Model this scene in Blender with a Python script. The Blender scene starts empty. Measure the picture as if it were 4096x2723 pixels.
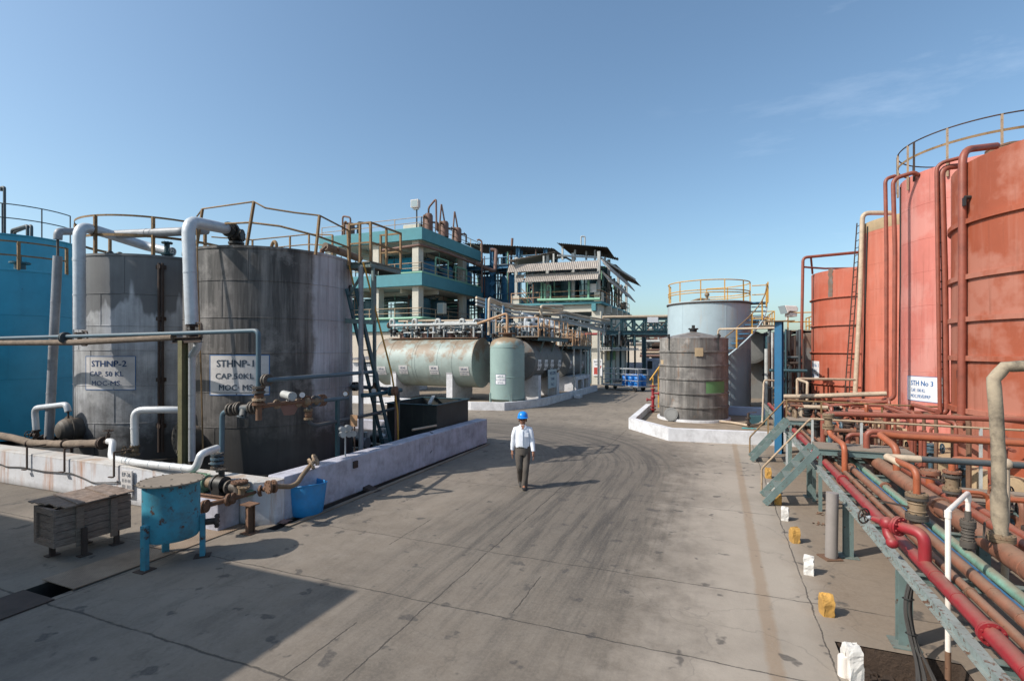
import bpy, bmesh, math, random
from mathutils import Vector, Matrix, noise as mnoise
random.seed(7)
sc = bpy.context.scene
COL = sc.collection
# ------------------------------------------------------------------ camera, sky, sun, exposure
F, EYE, YH = 2050.0, 3.25, 1400.0          # focal length and horizon in photo pixels, eye height in metres
YAW = math.atan(820 / F)
CA, SA = math.cos(YAW), math.sin(YAW)
cam_d = bpy.data.cameras.new('camera')
cam = bpy.data.objects.new('camera', cam_d)
COL.objects.link(cam)
cam.location = (0, 0, EYE)
cam.rotation_euler = (math.pi / 2, 0, YAW)
cam_d.sensor_width = 36.0
cam_d.lens = 36.0 * F / 4096
cam_d.shift_y = (YH - 1361.5) / 4096
cam_d.clip_start, cam_d.clip_end = 0.05, 3000
sc.camera = cam

SUN_DIR = Vector((-0.742, -0.670, 0)).normalized()
SUN_EL = math.radians(42)
world = bpy.data.worlds.new('World')
sc.world = world
world.use_nodes = True
wn = world.node_tree
bg = wn.nodes['Background']
sky = wn.nodes.new('ShaderNodeTexSky')
sky.sky_type = 'NISHITA'
sky.sun_disc = False
sky.sun_elevation = SUN_EL
sky.sun_rotation = math.atan2(SUN_DIR.x, SUN_DIR.y)
sky.altitude = 20
sky.air_density = 1.0
sky.dust_density = 2.0
sky.ozone_density = 2.0
# thin cirrus high in the sky
tcw = wn.nodes.new('ShaderNodeTexCoord'); mpw = wn.nodes.new('ShaderNodeMapping'); nzw = wn.nodes.new('ShaderNodeTexNoise'); rmw = wn.nodes.new('ShaderNodeMapRange'); mxw = wn.nodes.new('ShaderNodeMix')
mpw.inputs['Rotation'].default_value = (0.35, 0.25, 0.6); mpw.inputs['Scale'].default_value = (1.6, 7.0, 9.0)
nzw.inputs['Scale'].default_value = 1.5; nzw.inputs['Detail'].default_value = 9; nzw.inputs['Roughness'].default_value = .62
rmw.inputs[1].default_value = .56; rmw.inputs[2].default_value = .78; rmw.inputs[3].default_value = 0; rmw.inputs[4].default_value = .13
mxw.data_type = 'RGBA'; mxw.inputs[7].default_value = (7.5, 8.2, 9.2, 1)
wn.links.new(tcw.outputs['Generated'], mpw.inputs[0]); wn.links.new(mpw.outputs[0], nzw.inputs['Vector']); wn.links.new(nzw.outputs['Fac'], rmw.inputs[0])
vdw = wn.nodes.new('ShaderNodeVectorMath'); vdw.operation = 'DOT_PRODUCT'
vdw.inputs[1].default_value = Vector((CA * .86 - SA, SA * .86 + CA, .56)).normalized()      # one bank of it, off to the right
rdw = wn.nodes.new('ShaderNodeMapRange'); rdw.inputs[1].default_value = .90; rdw.inputs[2].default_value = .99
mmw = wn.nodes.new('ShaderNodeMath'); mmw.operation = 'MULTIPLY'
wn.links.new(tcw.outputs['Generated'], vdw.inputs[0]); wn.links.new(vdw.outputs['Value'], rdw.inputs[0]); wn.links.new(rdw.outputs[0], mmw.inputs[0]); wn.links.new(rmw.outputs[0], mmw.inputs[1])
wn.links.new(mmw.outputs[0], mxw.inputs[0]); tnw = wn.nodes.new('ShaderNodeMix'); tnw.data_type = 'RGBA'; tnw.blend_type = 'MULTIPLY'; tnw.inputs[0].default_value = 1; tnw.inputs[7].default_value = (.93, 1.035, 1.01, 1)
wn.links.new(sky.outputs[0], tnw.inputs[6]); wn.links.new(tnw.outputs[2], mxw.inputs[6]); wn.links.new(mxw.outputs[2], bg.inputs['Color'])
bg.inputs['Strength'].default_value = 0.15
sun_d = bpy.data.lights.new('sun', 'SUN')
sun_d.energy = 4.4
sun_d.angle = math.radians(0.5)
sun_d.color = (1.0, 0.93, 0.84)
sun = bpy.data.objects.new('sun', sun_d)
COL.objects.link(sun)
sv = Vector((SUN_DIR.x * math.cos(SUN_EL), SUN_DIR.y * math.cos(SUN_EL), math.sin(SUN_EL)))
sun.rotation_euler = sv.to_track_quat('Z', 'Y').to_euler()
sun.location = sv * 60
sc.view_settings.view_transform = 'Standard'
sc.view_settings.look = 'None'
sc.view_settings.exposure = 0.26
sc.view_settings.gamma = 1.0

# ------------------------------------------------------------------ photo pixel + a known plane -> point in the yard
def ray(px, py):
    u = (px - 2048) / F
    return Vector((u * CA - SA, u * SA + CA, (YH - py) / F))
def PZ(px, py, z):
    r = ray(px, py); t = (z - EYE) / r.z
    return Vector((r.x * t, r.y * t, z))
def PX(px, py, x):
    r = ray(px, py); t = x / r.x
    return Vector((x, r.y * t, EYE + r.z * t))
def PY(px, py, y):
    r = ray(px, py); t = y / r.y
    return Vector((r.x * t, y, EYE + r.z * t))
def PD(px, py, d):
    r = ray(px, py)
    return Vector((r.x * d, r.y * d, EYE + r.z * d))
def PC(px, py, c, R):
    """where the sight line meets an upright cylinder: angle and height"""
    r = ray(px, py)
    a = r.x ** 2 + r.y ** 2; b = -2 * (r.x * c[0] + r.y * c[1]); q = c[0] ** 2 + c[1] ** 2 - R * R
    D = b * b - 4 * a * q
    t = (-b - math.sqrt(max(D, 0))) / (2 * a)
    return math.atan2(r.y * t - c[1], r.x * t - c[0]), EYE + r.z * t

# ------------------------------------------------------------------ mesh building
def V(*a):
    return Vector(a)
def frame_of(d):
    d = d.normalized()
    up = Vector((0, 0, 1)) if abs(d.z) < 0.95 else Vector((1, 0, 0))
    x = d.cross(up).normalized()
    return x, x.cross(d).normalized(), d
class MB:
    def __init__(s):
        s.v = []; s.f = []; s.sm = []
    def add(s, vs, fs, smooth=False):
        b = len(s.v)
        s.v += [Vector(p) for p in vs]
        s.f += [tuple(b + i for i in f) for f in fs]
        s.sm += [smooth] * len(fs)
        return s
    def box(s, x0, y0, z0, x1, y1, z1):
        if x0 > x1: x0, x1 = x1, x0
        if y0 > y1: y0, y1 = y1, y0
        if z0 > z1: z0, z1 = z1, z0
        p = [(x0,y0,z0),(x1,y0,z0),(x1,y1,z0),(x0,y1,z0),(x0,y0,z1),(x1,y0,z1),(x1,y1,z1),(x0,y1,z1)]
        return s.add(p, [(3,2,1,0),(4,5,6,7),(0,1,5,4),(1,2,6,5),(2,3,7,6),(3,0,4,7)])
    def hexa(s, p):
        return s.add(p, [(3,2,1,0),(4,5,6,7),(0,1,5,4),(1,2,6,5),(2,3,7,6),(3,0,4,7)])
    def prism(s, poly, z0, z1):
        n = len(poly)
        vs = [(p[0], p[1], z0) for p in poly] + [(p[0], p[1], z1) for p in poly]
        fs = [tuple(range(n - 1, -1, -1)), tuple(range(n, 2 * n))]
        fs += [(i, (i + 1) % n, n + (i + 1) % n, n + i) for i in range(n)]
        return s.add(vs, fs)
    def extrude(s, pts, d):
        """closed planar outline of 3-D points pushed along d"""
        n = len(pts); d = Vector(d); pts = [Vector(p) for p in pts]
        vs = pts + [p + d for p in pts]
        fs = [tuple(range(n - 1, -1, -1)), tuple(range(n, 2 * n))]
        fs += [(i, (i + 1) % n, n + (i + 1) % n, n + i) for i in range(n)]
        return s.add(vs, fs)
    def beam(s, p0, p1, w, h, side=None):
        p0, p1 = Vector(p0), Vector(p1)
        x, y, d = frame_of(p1 - p0)
        if side is not None:
            x = (Vector(side) - d * d.dot(Vector(side))).normalized(); y = x.cross(d)
        x = x * (w / 2); y = y * (h / 2)
        q = [p0 - x - y, p0 + x - y, p0 + x + y, p0 - x + y]
        q += [a + (p1 - p0) for a in q]
        return s.hexa(q)
    def angle_iron(s, p0, p1, w=.05, t=.008):
        p0, p1 = Vector(p0), Vector(p1)
        x, y, d = frame_of(p1 - p0)
        s.beam(p0, p1, w, t)
        return s.beam(p0 + y * (w / 2 + t / 2) - x * (w / 2 - t / 2), p1 + y * (w / 2 + t / 2) - x * (w / 2 - t / 2), t, w)
    def channel(s, p0, p1, w=.12, h=.15, t=.01, side=None):
        """I / H section between two points; w flange width, h depth"""
        p0, p1 = Vector(p0), Vector(p1)
        x, y, d = frame_of(p1 - p0)
        if side is not None:
            x = (Vector(side) - d * d.dot(Vector(side))).normalized(); y = x.cross(d)
        s.beam(p0 + y * (h / 2 - t / 2), p1 + y * (h / 2 - t / 2), w, t, x)
        s.beam(p0 - y * (h / 2 - t / 2), p1 - y * (h / 2 - t / 2), w, t, x)
        return s.beam(p0, p1, t, h - 2 * t, x)
    def cyl(s, p0, p1, r0, r1=None, seg=14, cap=True):
        p0, p1 = Vector(p0), Vector(p1)
        r1 = r0 if r1 is None else r1
        x, y, d = frame_of(p1 - p0)
        vs = []
        for p, r in ((p0, r0), (p1, r1)):
            for i in range(seg):
                a = 2 * math.pi * i / seg
                vs.append(p + x * (r * math.cos(a)) + y * (r * math.sin(a)))
        s.add(vs, [(i, (i + 1) % seg, seg + (i + 1) % seg, seg + i) for i in range(seg)], True)
        if cap:
            b = len(s.v) - 2 * seg
            s.f += [tuple(b + i for i in range(seg - 1, -1, -1)), tuple(b + seg + i for i in range(seg))]
            s.sm += [False, False]
        return s
    def tube(s, pts, r, bend=0.0, seg=10, cap=True, closed=False, steps=5):
        pts = [Vector(p) for p in pts]
        if bend > 0 and len(pts) > 2:
            o = [pts[0]]
            for i in range(1, len(pts) - 1):
                a, b, c = pts[i - 1], pts[i], pts[i + 1]
                u, w = (a - b), (c - b)
                k = min(bend, u.length * .48, w.length * .48)
                p, q = b + u.normalized() * k, b + w.normalized() * k
                for j in range(steps + 1):
                    t = j / steps
                    o.append(p * (1 - t) ** 2 + b * (2 * t * (1 - t)) + q * t * t)
            o.append(pts[-1]); pts = o
        n = len(pts)
        tang = []
        for i in range(n):
            if closed:
                t = pts[(i + 1) % n] - pts[i - 1]
            else:
                t = pts[min(i + 1, n - 1)] - pts[max(i - 1, 0)]
            tang.append(t.normalized())
        x, y, d = frame_of(tang[0])
        vs = []
        rr = r if isinstance(r, (list, tuple)) else [r] * n
        for i in range(n):
            x = (x - tang[i] * x.dot(tang[i])).normalized()
            y = x.cross(tang[i])
            for k in range(seg):
                a = 2 * math.pi * k / seg
                vs.append(pts[i] + x * (rr[i] * math.cos(a)) + y * (rr[i] * math.sin(a)))
        fs = []
        for i in range(n if closed else n - 1):
            j = (i + 1) % n
            fs += [(i * seg + (k + 1) % seg, i * seg + k, j * seg + k, j * seg + (k + 1) % seg) for k in range(seg)]
        s.add(vs, fs, True)
        if cap and not closed:
            b = len(s.v) - n * seg
            s.f += [tuple(b + k for k in range(seg)), tuple(b + (n - 1) * seg + k for k in range(seg - 1, -1, -1))]
            s.sm += [False, False]
        return s
    def lathe(s, c, prof, seg=48, axis='z', a0=0.0, a1=2 * math.pi):
        c = Vector(c); full = abs(a1 - a0 - 2 * math.pi) < 1e-6
        n = seg if full else seg + 1
        vs = []
        for r, z in prof:
            for i in range(n):
                a = a0 + (a1 - a0) * i / seg
                u, w = r * math.cos(a), r * math.sin(a)
                if axis == 'z': vs.append(c + Vector((u, w, z)))
                elif axis == 'x': vs.append(c + Vector((z, u, w)))
                else: vs.append(c + Vector((w, z, u)))
        fs = []
        for j in range(len(prof) - 1):
            for i in range(seg):
                k = (i + 1) % n
                fs.append((j * n + i, j * n + k, (j + 1) * n + k, (j + 1) * n + i))
        return s.add(vs, fs, True)
    def disc(s, c, nrm, r, t, seg=20):
        c = Vector(c); nrm = Vector(nrm).normalized()
        return s.cyl(c - nrm * t / 2, c + nrm * t / 2, r, seg=seg)
    def flange(s, c, nrm, r, t=.03, bolts=8, gap=.0):
        c = Vector(c); nrm = Vector(nrm).normalized()
        s.disc(c, nrm, r, t)
        x, y, d = frame_of(nrm)
        for i in range(bolts):
            a = 2 * math.pi * (i + .5) / bolts
            p = c + (x * math.cos(a) + y * math.sin(a)) * r * .8
            s.cyl(p - d * (t * .5 + .015), p + d * (t * .5 + .015), r * .09, seg=6)
        return s
    def ball(s, c, r, sx=1, sy=1, sz=1, n=10):
        c = Vector(c); prof = []
        for i in range(n + 1):
            a = -math.pi / 2 + math.pi * i / n
            prof.append((max(math.cos(a), 1e-4) * r, math.sin(a) * r * sz))
        b = len(s.v)
        s.lathe(c, prof, seg=16)
        for i in range(b, len(s.v)):
            p = s.v[i] - c
            s.v[i] = c + Vector((p.x * sx, p.y * sy, p.z))
        return s
    def torus(s, c, nrm, R, r, seg=24, rs=6):
        c = Vector(c); x, y, d = frame_of(Vector(nrm))
        return s.tube([c + x * R * math.cos(2 * math.pi * i / seg) + y * R * math.sin(2 * math.pi * i / seg) for i in range(seg)], r, seg=rs, closed=True)
    def wheel(s, c, nrm, R=.09, r=.011):
        s.torus(c, nrm, R, r, 18, 6)
        c = Vector(c); x, y, d = frame_of(Vector(nrm))
        for k in range(2):
            a = k * math.pi / 2 + .3
            u = x * math.cos(a) + y * math.sin(a)
            s.cyl(c - u * R, c + u * R, r * .7, seg=5)
        return s.cyl(c - d * .03, c + d * .03, r * 2, seg=8)
    def corr(s, p, u, v, n, amp, t=.008):
        """corrugated sheet: corner p, along u (n waves), down v"""
        p, u, v = Vector(p), Vector(u), Vector(v)
        nn = u.cross(v).normalized()
        vs = []; m = n * 4
        for i in range(m + 1):
            k = amp * math.sin(i * math.pi / 2)
            for w in (0, 1):
                q = p + u * (i / m) + v * w + nn * k
                vs += [q, q - nn * t]
        fs = []
        for i in range(m):
            a, b = i * 4, i * 4 + 4
            fs += [(a, b, b + 2, a + 2), (a + 1, a + 3, b + 3, b + 1), (a, a + 1, b + 1, b), (a + 2, b + 2, b + 3, a + 3)]
        fs += [(0, 2, 3, 1), (m * 4, m * 4 + 1, m * 4 + 3, m * 4 + 2)]
        return s.add(vs, fs)
    def bounds(s):
        lo = Vector((min(p.x for p in s.v), min(p.y for p in s.v), min(p.z for p in s.v)))
        hi = Vector((max(p.x for p in s.v), max(p.y for p in s.v), max(p.z for p in s.v)))
        return lo, hi

def mesh_of(name, mb, off, mat, ang=40):
    me = bpy.data.meshes.new(name)
    me.from_pydata([tuple(p - off) for p in mb.v], [], mb.f)
    for p, sm in zip(me.polygons, mb.sm):
        p.use_smooth = sm
    if any(mb.sm):
        me.set_sharp_from_angle(angle=math.radians(ang))
    bm = bmesh.new(); bm.from_mesh(me)
    bmesh.ops.recalc_face_normals(bm, faces=bm.faces)
    bm.to_mesh(me); bm.free()
    me.materials.append(mat)
    me.update()
    return me
def tag(o, label=None, cat=None, group=None, kind=None):
    if label: o['label'] = label
    if cat: o['category'] = cat
    if group: o['group'] = group
    if kind: o['kind'] = kind
    return o
class Thing:
    """an Empty at the thing's base that parents its parts; meshes are given in yard coordinates"""
    def __init__(s, name, label, cat, loc, group=None):
        s.o = bpy.data.objects.new(name, None)
        s.o.empty_display_size = .2
        COL.objects.link(s.o)
        s.off = Vector(loc); s.o.location = s.off
        tag(s.o, label, cat, group)
    def part(s, name, mb, mat, under=None, label=None, bevel=0, kind=None):
        o = bpy.data.objects.new(name, mesh_of(name, mb, s.off, mat))
        COL.objects.link(o)
        o.parent = under or s.o
        tag(o, label, None, None, kind)
        if bevel:
            add_bevel(o, bevel)
        return o
def add_bevel(o, w):
    b = o.modifiers.new('bevel', 'BEVEL'); b.width = w; b.segments = 2; b.limit_method = 'ANGLE'; b.angle_limit = math.radians(50)
def single(name, label, cat, mb, mat, group=None, bevel=0, kind=None, loc=None):
    lo, hi = mb.bounds()
    off = Vector(loc) if loc is not None else Vector(((lo.x + hi.x) / 2, (lo.y + hi.y) / 2, lo.z))
    o = bpy.data.objects.new(name, mesh_of(name, mb, off, mat))
    COL.objects.link(o); o.location = off
    tag(o, label, cat, group, kind)
    if bevel: add_bevel(o, bevel)
    return o
def dup(root, loc, rz=0.0, label=None):
    """a copy of a thing with copies of its parts and their sub-parts"""
    def cp(o, parent):
        c = o.copy(); COL.objects.link(c); c.parent = parent
        for ch in [x for x in bpy.data.objects if x.parent == o]:
            cp(ch, c)
        return c
    r = cp(root, None)
    r.location = loc; r.rotation_euler = (0, 0, rz)
    if label: r['label'] = label
    return r
def lift_of(put, rep):
    a, b, c = put(0, 0), put(.01, 0), put(0, .01)
    return (b - a).cross(c - a).normalized() * (.0015 * rep)
def lettering(lines, put, width_fit=None):
    """flat letters; put(u, v) maps a point of the sign (metres from its centre) into the yard. lines: (text, u centre, v baseline, size, bold, width)"""
    mb = MB()
    for text, u0, v0, size, bold, wid in lines:
        cu = bpy.data.curves.new('t', 'FONT')
        cu.body = text; cu.size = size; cu.align_x = 'CENTER'; cu.resolution_u = 2; cu.offset = 0
        ob = bpy.data.objects.new('t', cu); COL.objects.link(ob)
        dg = bpy.context.evaluated_depsgraph_get()
        me = bpy.data.meshes.new_from_object(ob.evaluated_get(dg))
        bpy.data.objects.remove(ob); bpy.data.curves.remove(cu)
        xs = [v.co.x for v in me.vertices]
        k = (wid / (max(xs) - min(xs))) if wid and xs else 1.0
        xm = (max(xs) + min(xs)) / 2 if xs else 0
        for rep in range(2 if bold else 1):          # a second pass a hair's breadth aside and above makes a bold stroke
            mb.add([put(u0 + (v.co.x - xm) * k + rep * bold * 2, v0 + v.co.y + rep * bold) + lift_of(put, rep) for v in me.vertices], [tuple(p.vertices) for p in me.polygons])
        bpy.data.meshes.remove(me)
    return mb
# ------------------------------------------------------------------ procedural materials
def lin(c):
    return tuple((x / 12.92 if x <= .04045 else ((x + .055) / 1.055) ** 2.4) for x in c)
def hexc(h):
    return lin(tuple(int(h[i:i + 2], 16) / 255 for i in (0, 2, 4)))
class NT:
    def __init__(s, name):
        s.m = bpy.data.materials.new(name); s.m.use_nodes = True
        s.t = s.m.node_tree; s.b = s.t.nodes['Principled BSDF']
        tc = s.n('ShaderNodeTexCoord'); oi = s.n('ShaderNodeObjectInfo')
        ml = s.n('ShaderNodeMath', operation='MULTIPLY', i={1: 37.0}); s.l(oi.outputs['Random'], ml.inputs[0])
        cb = s.n('ShaderNodeCombineXYZ')
        for k in range(2): s.l(ml.outputs[0], cb.inputs[k])
        va = s.n('ShaderNodeVectorMath', operation='ADD')
        s.l(tc.outputs['Object'], va.inputs[0]); s.l(cb.outputs[0], va.inputs[1])
        s.obj = tc.outputs['Object']; s.co = va.outputs[0]
    def n(s, typ, i=None, **k):
        nd = s.t.nodes.new(typ)
        for a, v in k.items(): setattr(nd, a, v)
        for a, v in (i or {}).items(): nd.inputs[a].default_value = v
        return nd
    def l(s, a, b): s.t.links.new(a, b)
    def math(s, op, a, b=None, c=None, clamp=False):
        nd = s.n('ShaderNodeMath', operation=op, use_clamp=clamp)
        for k, x in enumerate((a, b, c)):
            if x is None: continue
            if isinstance(x, (int, float)): nd.inputs[k].default_value = x
            else: s.l(x, nd.inputs[k])
        return nd.outputs[0]
    def noise(s, scale, detail=6, rough=.6, stretch=None, co=None, off=None):
        nd = s.n('ShaderNodeTexNoise', i={'Scale': scale, 'Detail': detail, 'Roughness': rough})
        c = co or s.co
        if stretch or off:
            mp = s.n('ShaderNodeMapping', i={'Scale': stretch or (1, 1, 1), 'Location': off or (0, 0, 0)})
            s.l(c, mp.inputs[0]); c = mp.outputs[0]
        s.l(c, nd.inputs['Vector'])
        return nd.outputs['Fac']
    def ramp(s, f, a, b, lo=0.0, hi=1.0):
        nd = s.n('ShaderNodeMapRange', i={1: a, 2: b, 3: lo, 4: hi}); nd.clamp = True
        s.l(f, nd.inputs[0])
        return nd.outputs[0]
    def mix(s, f, a, b, mode='MIX'):
        nd = s.n('ShaderNodeMix', data_type='RGBA', blend_type=mode)
        if isinstance(f, (int, float)): nd.inputs[0].default_value = f
        else: s.l(f, nd.inputs[0])
        for k, x in ((6, a), (7, b)):
            if isinstance(x, tuple): nd.inputs[k].default_value = (*x[:3], 1)
            else: s.l(x, nd.inputs[k])
        return nd.outputs[2]
    def sep(s, co=None):
        nd = s.n('ShaderNodeSeparateXYZ'); s.l(co or s.obj, nd.inputs[0]); return nd.outputs
    def bump(s, f, strength=.2, dist=.02):
        nd = s.n('ShaderNodeBump', i={'Strength': strength, 'Distance': dist}); s.l(f, nd.inputs['Height'])
        s.l(nd.outputs[0], s.b.inputs['Normal'])
    def done(s, col, rough=.6, metal=0.0):
        if isinstance(col, tuple): s.b.inputs['Base Color'].default_value = (*col[:3], 1)
        else: s.l(col, s.b.inputs['Base Color'])
        if isinstance(rough, (int, float)): s.b.inputs['Roughness'].default_value = rough
        else: s.l(rough, s.b.inputs['Roughness'])
        s.b.inputs['Metallic'].default_value = metal
        return s.m
RUST = (.13, .048, .02); RUST2 = (.045, .02, .012); DUST = (.215, .155, .105); SOOT = (.018, .017, .017)
def paint(name, col, var=.25, rust=.0, streak=.0, streak_col=RUST, rough=.55, dust=.0, scale=1.0, metal=0.0, bump=.12, dirt=.0, rust_col=RUST, along=(7, 7, .5), blotch=None):
    m = NT(name)
    n1 = m.noise(1.3 * scale, 8, .65)
    dark = tuple(c * (1 - var) for c in col); lite = tuple(min(1, c * (1 + var * .6)) for c in col)
    c = m.mix(m.ramp(n1, .3, .7), dark, lite)
    if dirt:
        d = m.noise(3.1 * scale, 10, .7, off=(5, 3, 1))
        c = m.mix(m.math('MULTIPLY', m.ramp(d, .45, .75), dirt), c, (.07, .055, .042))
    if streak:
        s_ = m.noise(scale, 7, .65, stretch=along)
        c = m.mix(m.ramp(s_, .56, .72, 0, streak), c, streak_col)
    rr = rough
    if blotch:                                   # broad weathered patches, heavier above a given height over the thing's base
        bc, z0, z1, lo = blotch
        bn = m.noise(1.1, 12, .72, off=(8, 8, 1)); bz = m.sep()[2]
        k = m.math('ADD', bn, m.ramp(bz, z0, z1, -.22, .06))
        c = m.mix(m.ramp(k, lo, lo + .12, 0, .85), c, m.mix(m.noise(6, 8, .7), bc, tuple(x * .62 for x in bc)))
    if rust:
        r_ = m.noise(5.5 * scale, 12, .72, off=(2, 7, 4))
        msk = m.ramp(r_, .70 - .28 * rust, .75 - .24 * rust)
        rn = m.noise(19 * scale, 5, .7)
        c = m.mix(msk, c, m.mix(rn, rust_col, RUST2))
        rr = m.ramp(msk, 0, 1, rough, .85)
    if dust:
        g = m.n('ShaderNodeNewGeometry'); z = m.sep(g.outputs['Normal'])[2]
        dn = m.noise(9, 6, .7)
        k = m.math('MULTIPLY', m.ramp(m.math('ADD', z, m.math('MULTIPLY', dn, .7)), .75, 1.35), dust)
        c = m.mix(k, c, DUST)
    fine = m.noise(26 * scale, 6, .7)
    m.bump(m.math('ADD', m.math('MULTIPLY', n1, 2.0), fine), bump, .012)
    return m.done(c, rr, metal)
M = {}
def P(key, *a, **k):
    if 'scale' not in k and any(q in key for q in ('pipe', 'rail', 'valve', 'crimson', 'teal_steel', 'teal_chip', 'iron', 'rust', 'insulation')): k['scale'] = 2.4
    M[key] = paint(key, *a, **k)
P('grimy_shaded_wash', (.45, .45, .52), var=.22, streak=.4, streak_col=(.20, .19, .20), dirt=.55, rough=.85, bump=.35)  # grimy whitewash; base colour also darkened to imitate shade on the side wall
P('white_plain', (.60, .60, .62), var=.12, rough=.85, dirt=.4, bump=.2)
P('insulation', (.50, .53, .56), var=.12, rough=.42, dirt=.25, metal=.15, bump=.06)
P('insulation_bright', (.66, .67, .68), var=.10, rough=.38, dirt=.12, metal=.2, bump=.06)
P('insulation_grey', (.25, .26, .28), var=.2, rough=.5, dirt=.3, streak=.2, streak_col=(.12, .12, .12))
P('blue_tank', (.03, .30, .45), var=.14, rough=.38, rust=.12, streak=.14, streak_col=(.02, .10, .13), bump=.08, rust_col=(.02, .05, .06))
P('blue_vat', (.05, .28, .385), var=.28, rough=.6, rust=.55, dirt=.7, bump=.2)
P('blue_plastic', (.025, .25, .56), var=.2, rough=.45, streak=.3, streak_col=(.22, .32, .42), dirt=.4, bump=.05)
P('drum_blue', (.012, .16, .52), var=.10, rough=.35, dirt=.1, bump=.04)
P('helmet_blue', (.01, .21, .68), var=.05, rough=.3, bump=.02)
P('rust_brown', (.16, .085, .05), var=.4, rust=.45, rough=.8, dirt=.3)
P('rust_dark', (.055, .036, .028), var=.4, rust=.4, rough=.8)
P('rail_ochre', (.22, .135, .06), var=.4, rust=.5, rough=.75)
P('rail_yellow', (.50, .27, .05), var=.25, rust=.32, rough=.65)
P('rail_tan', (.36, .26, .17), var=.3, rust=.4, rough=.75)
P('teal_steel', (.125, .18, .175), var=.25, rust=.40, rough=.6, dirt=.2, dust=.25)
P('teal_chip', (.225, .275, .27), var=.25, rust=.60, rough=.7, dirt=.25, dust=.2)
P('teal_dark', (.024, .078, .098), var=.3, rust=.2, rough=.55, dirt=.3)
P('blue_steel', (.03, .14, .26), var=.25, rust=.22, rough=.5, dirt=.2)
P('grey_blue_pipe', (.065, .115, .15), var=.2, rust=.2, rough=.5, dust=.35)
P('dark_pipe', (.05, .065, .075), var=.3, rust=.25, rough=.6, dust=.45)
P('beige_wall', (.50, .44, .37), var=.10, rough=.9, streak=.25, streak_col=(.33, .25, .18), bump=.2)
P('cream_paint', (.52, .49, .42), var=.08, rough=.85, dirt=.12, streak=.1, streak_col=(.3, .27, .22))
P('teal_wall', (.078, .245, .285), var=.10, rough=.8, dirt=.14, bump=.15, streak=.12, streak_col=(.04, .17, .2))
P('pale_green_pipe', (.20, .40, .28), var=.2, rust=.12, rough=.5)
P('ht_green', (.30, .36, .335), var=.2, rust=.2, blotch=((.25, .165, .10), .5, 2.4, .475), rough=.55, streak=.35, streak_col=(.24, .165, .10), dirt=.25, rust_col=(.24, .15, .085), along=(9, .9, .7), scale=.6)
P('vessel_green', (.235, .325, .305), var=.12, blotch=((.30, .18, .09), 2.9, 3.6, .40), rust=.12, rough=.5, streak=.30, streak_col=(.27, .19, .10), rust_col=(.2, .12, .06), along=(5, 5, .35))
P('tank_dull', (.15, .15, .145), var=.25, rust=.12, blotch=((.17, .10, .065), 1.2, 2.3, .48), rough=.7, streak=.35, streak_col=(.16, .10, .06), rust_col=(.17, .11, .07), along=(.9, 9, .7))
P('light_blue_tank', (.345, .43, .47), var=.10, rust=.10, rough=.5, streak=.38, streak_col=(.42, .27, .12), along=(4, 4, .3))
P('pipe_grey', (.42, .43, .42), var=.2, rust=.22, rough=.6, dirt=.3)
P('pipe_tan', (.47, .37, .27), var=.22, rust=.30, rough=.65, dirt=.3, dust=.2)
P('pipe_copper', (.40, .235, .13), var=.3, rust=.35, rough=.65, dirt=.2)
P('scrubber_brown', (.17, .095, .075), var=.2, rust=.25, rough=.7)
P('red_pipe', (.25, .068, .042), var=.3, rust=.22, rough=.5, dust=.34, dirt=.15)
P('orange_pipe', (.32, .085, .035), var=.25, rust=.25, rough=.5, dust=.25, dirt=.2)
P('rust_pipe', (.225, .09, .052), var=.4, rust=.4, rough=.7, dust=.55, dirt=.4)
P('crimson', (.27, .014, .022), var=.25, rough=.5, rust=.14, dust=.5, dirt=.35, bump=.06)
P('mint_pipe', (.16, .31, .24), var=.3, rust=.35, rough=.6, dust=.75, dirt=.5)
P('pvc_white', (.74, .68, .62), var=.06, rough=.35, dirt=.12, bump=.02)
P('lagged_pipe', (.34, .28, .20), var=.3, rough=.85, dirt=.5, blotch=((.06, .048, .038), -2, -1, .50), scale=1.6, bump=.4)
P('olive_steel', (.125, .115, .055), var=.3, rust=.25, rough=.7, scale=2.4)
P('rag_wrap', (.22, .17, .13), var=.3, rough=.95, dirt=.4, scale=3, bump=.8)
P('valve_iron', (.075, .065, .055), var=.4, rust=.35, rough=.65, dust=.35)
P('valve_brown', (.20, .14, .085), var=.4, rust=.4, rough=.7, dust=.3)
P('deck_plate', (.23, .19, .15), var=.2, rough=.9, dirt=.35, bump=.3)
P('dark_bin', (.030, .033, .030), var=.4, rust=.3, rough=.7, streak=.25, streak_col=(.11, .10, .07))
P('asbestos', (.46, .41, .37), var=.18, rough=.9, dirt=.25, streak=.25, streak_col=(.2, .16, .13))
P('roof_dark', (.10, .085, .07), var=.4, rough=.9, rust=.25)
P('galv', (.36, .38, .40), var=.2, rough=.45, metal=.5, rust=.1)
P('black_rubber', (.02, .02, .02), var=.3, rough=.8)
P('cable_black', (.035, .032, .03), var=.3, rough=.7, dirt=.2)
P('blue_post', (.018, .12, .24), var=.2, rust=.2, rough=.45, dirt=.2)
P('stone_white', (.62, .60, .57), var=.12, rough=.9, dirt=.3, bump=.6)
P('stone_yellow', (.45, .25, .06), var=.2, rough=.9, dirt=.45, bump=.6)
P('plinth_tan', (.42, .31, .19), var=.15, rough=.9, dirt=.25, bump=.3)
P('bund_floor', (.24, .19, .14), var=.3, rough=.9, dirt=.4, bump=.3)
P('oily_floor', (.045, .04, .036), var=.5, rough=.6, dirt=.4, bump=.4)
P('motor_green', (.13, .24, .16), var=.15, rough=.5, dirt=.3)
P('black_iron', (.018, .018, .018), var=.3, rough=.5, dust=.2)
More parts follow.
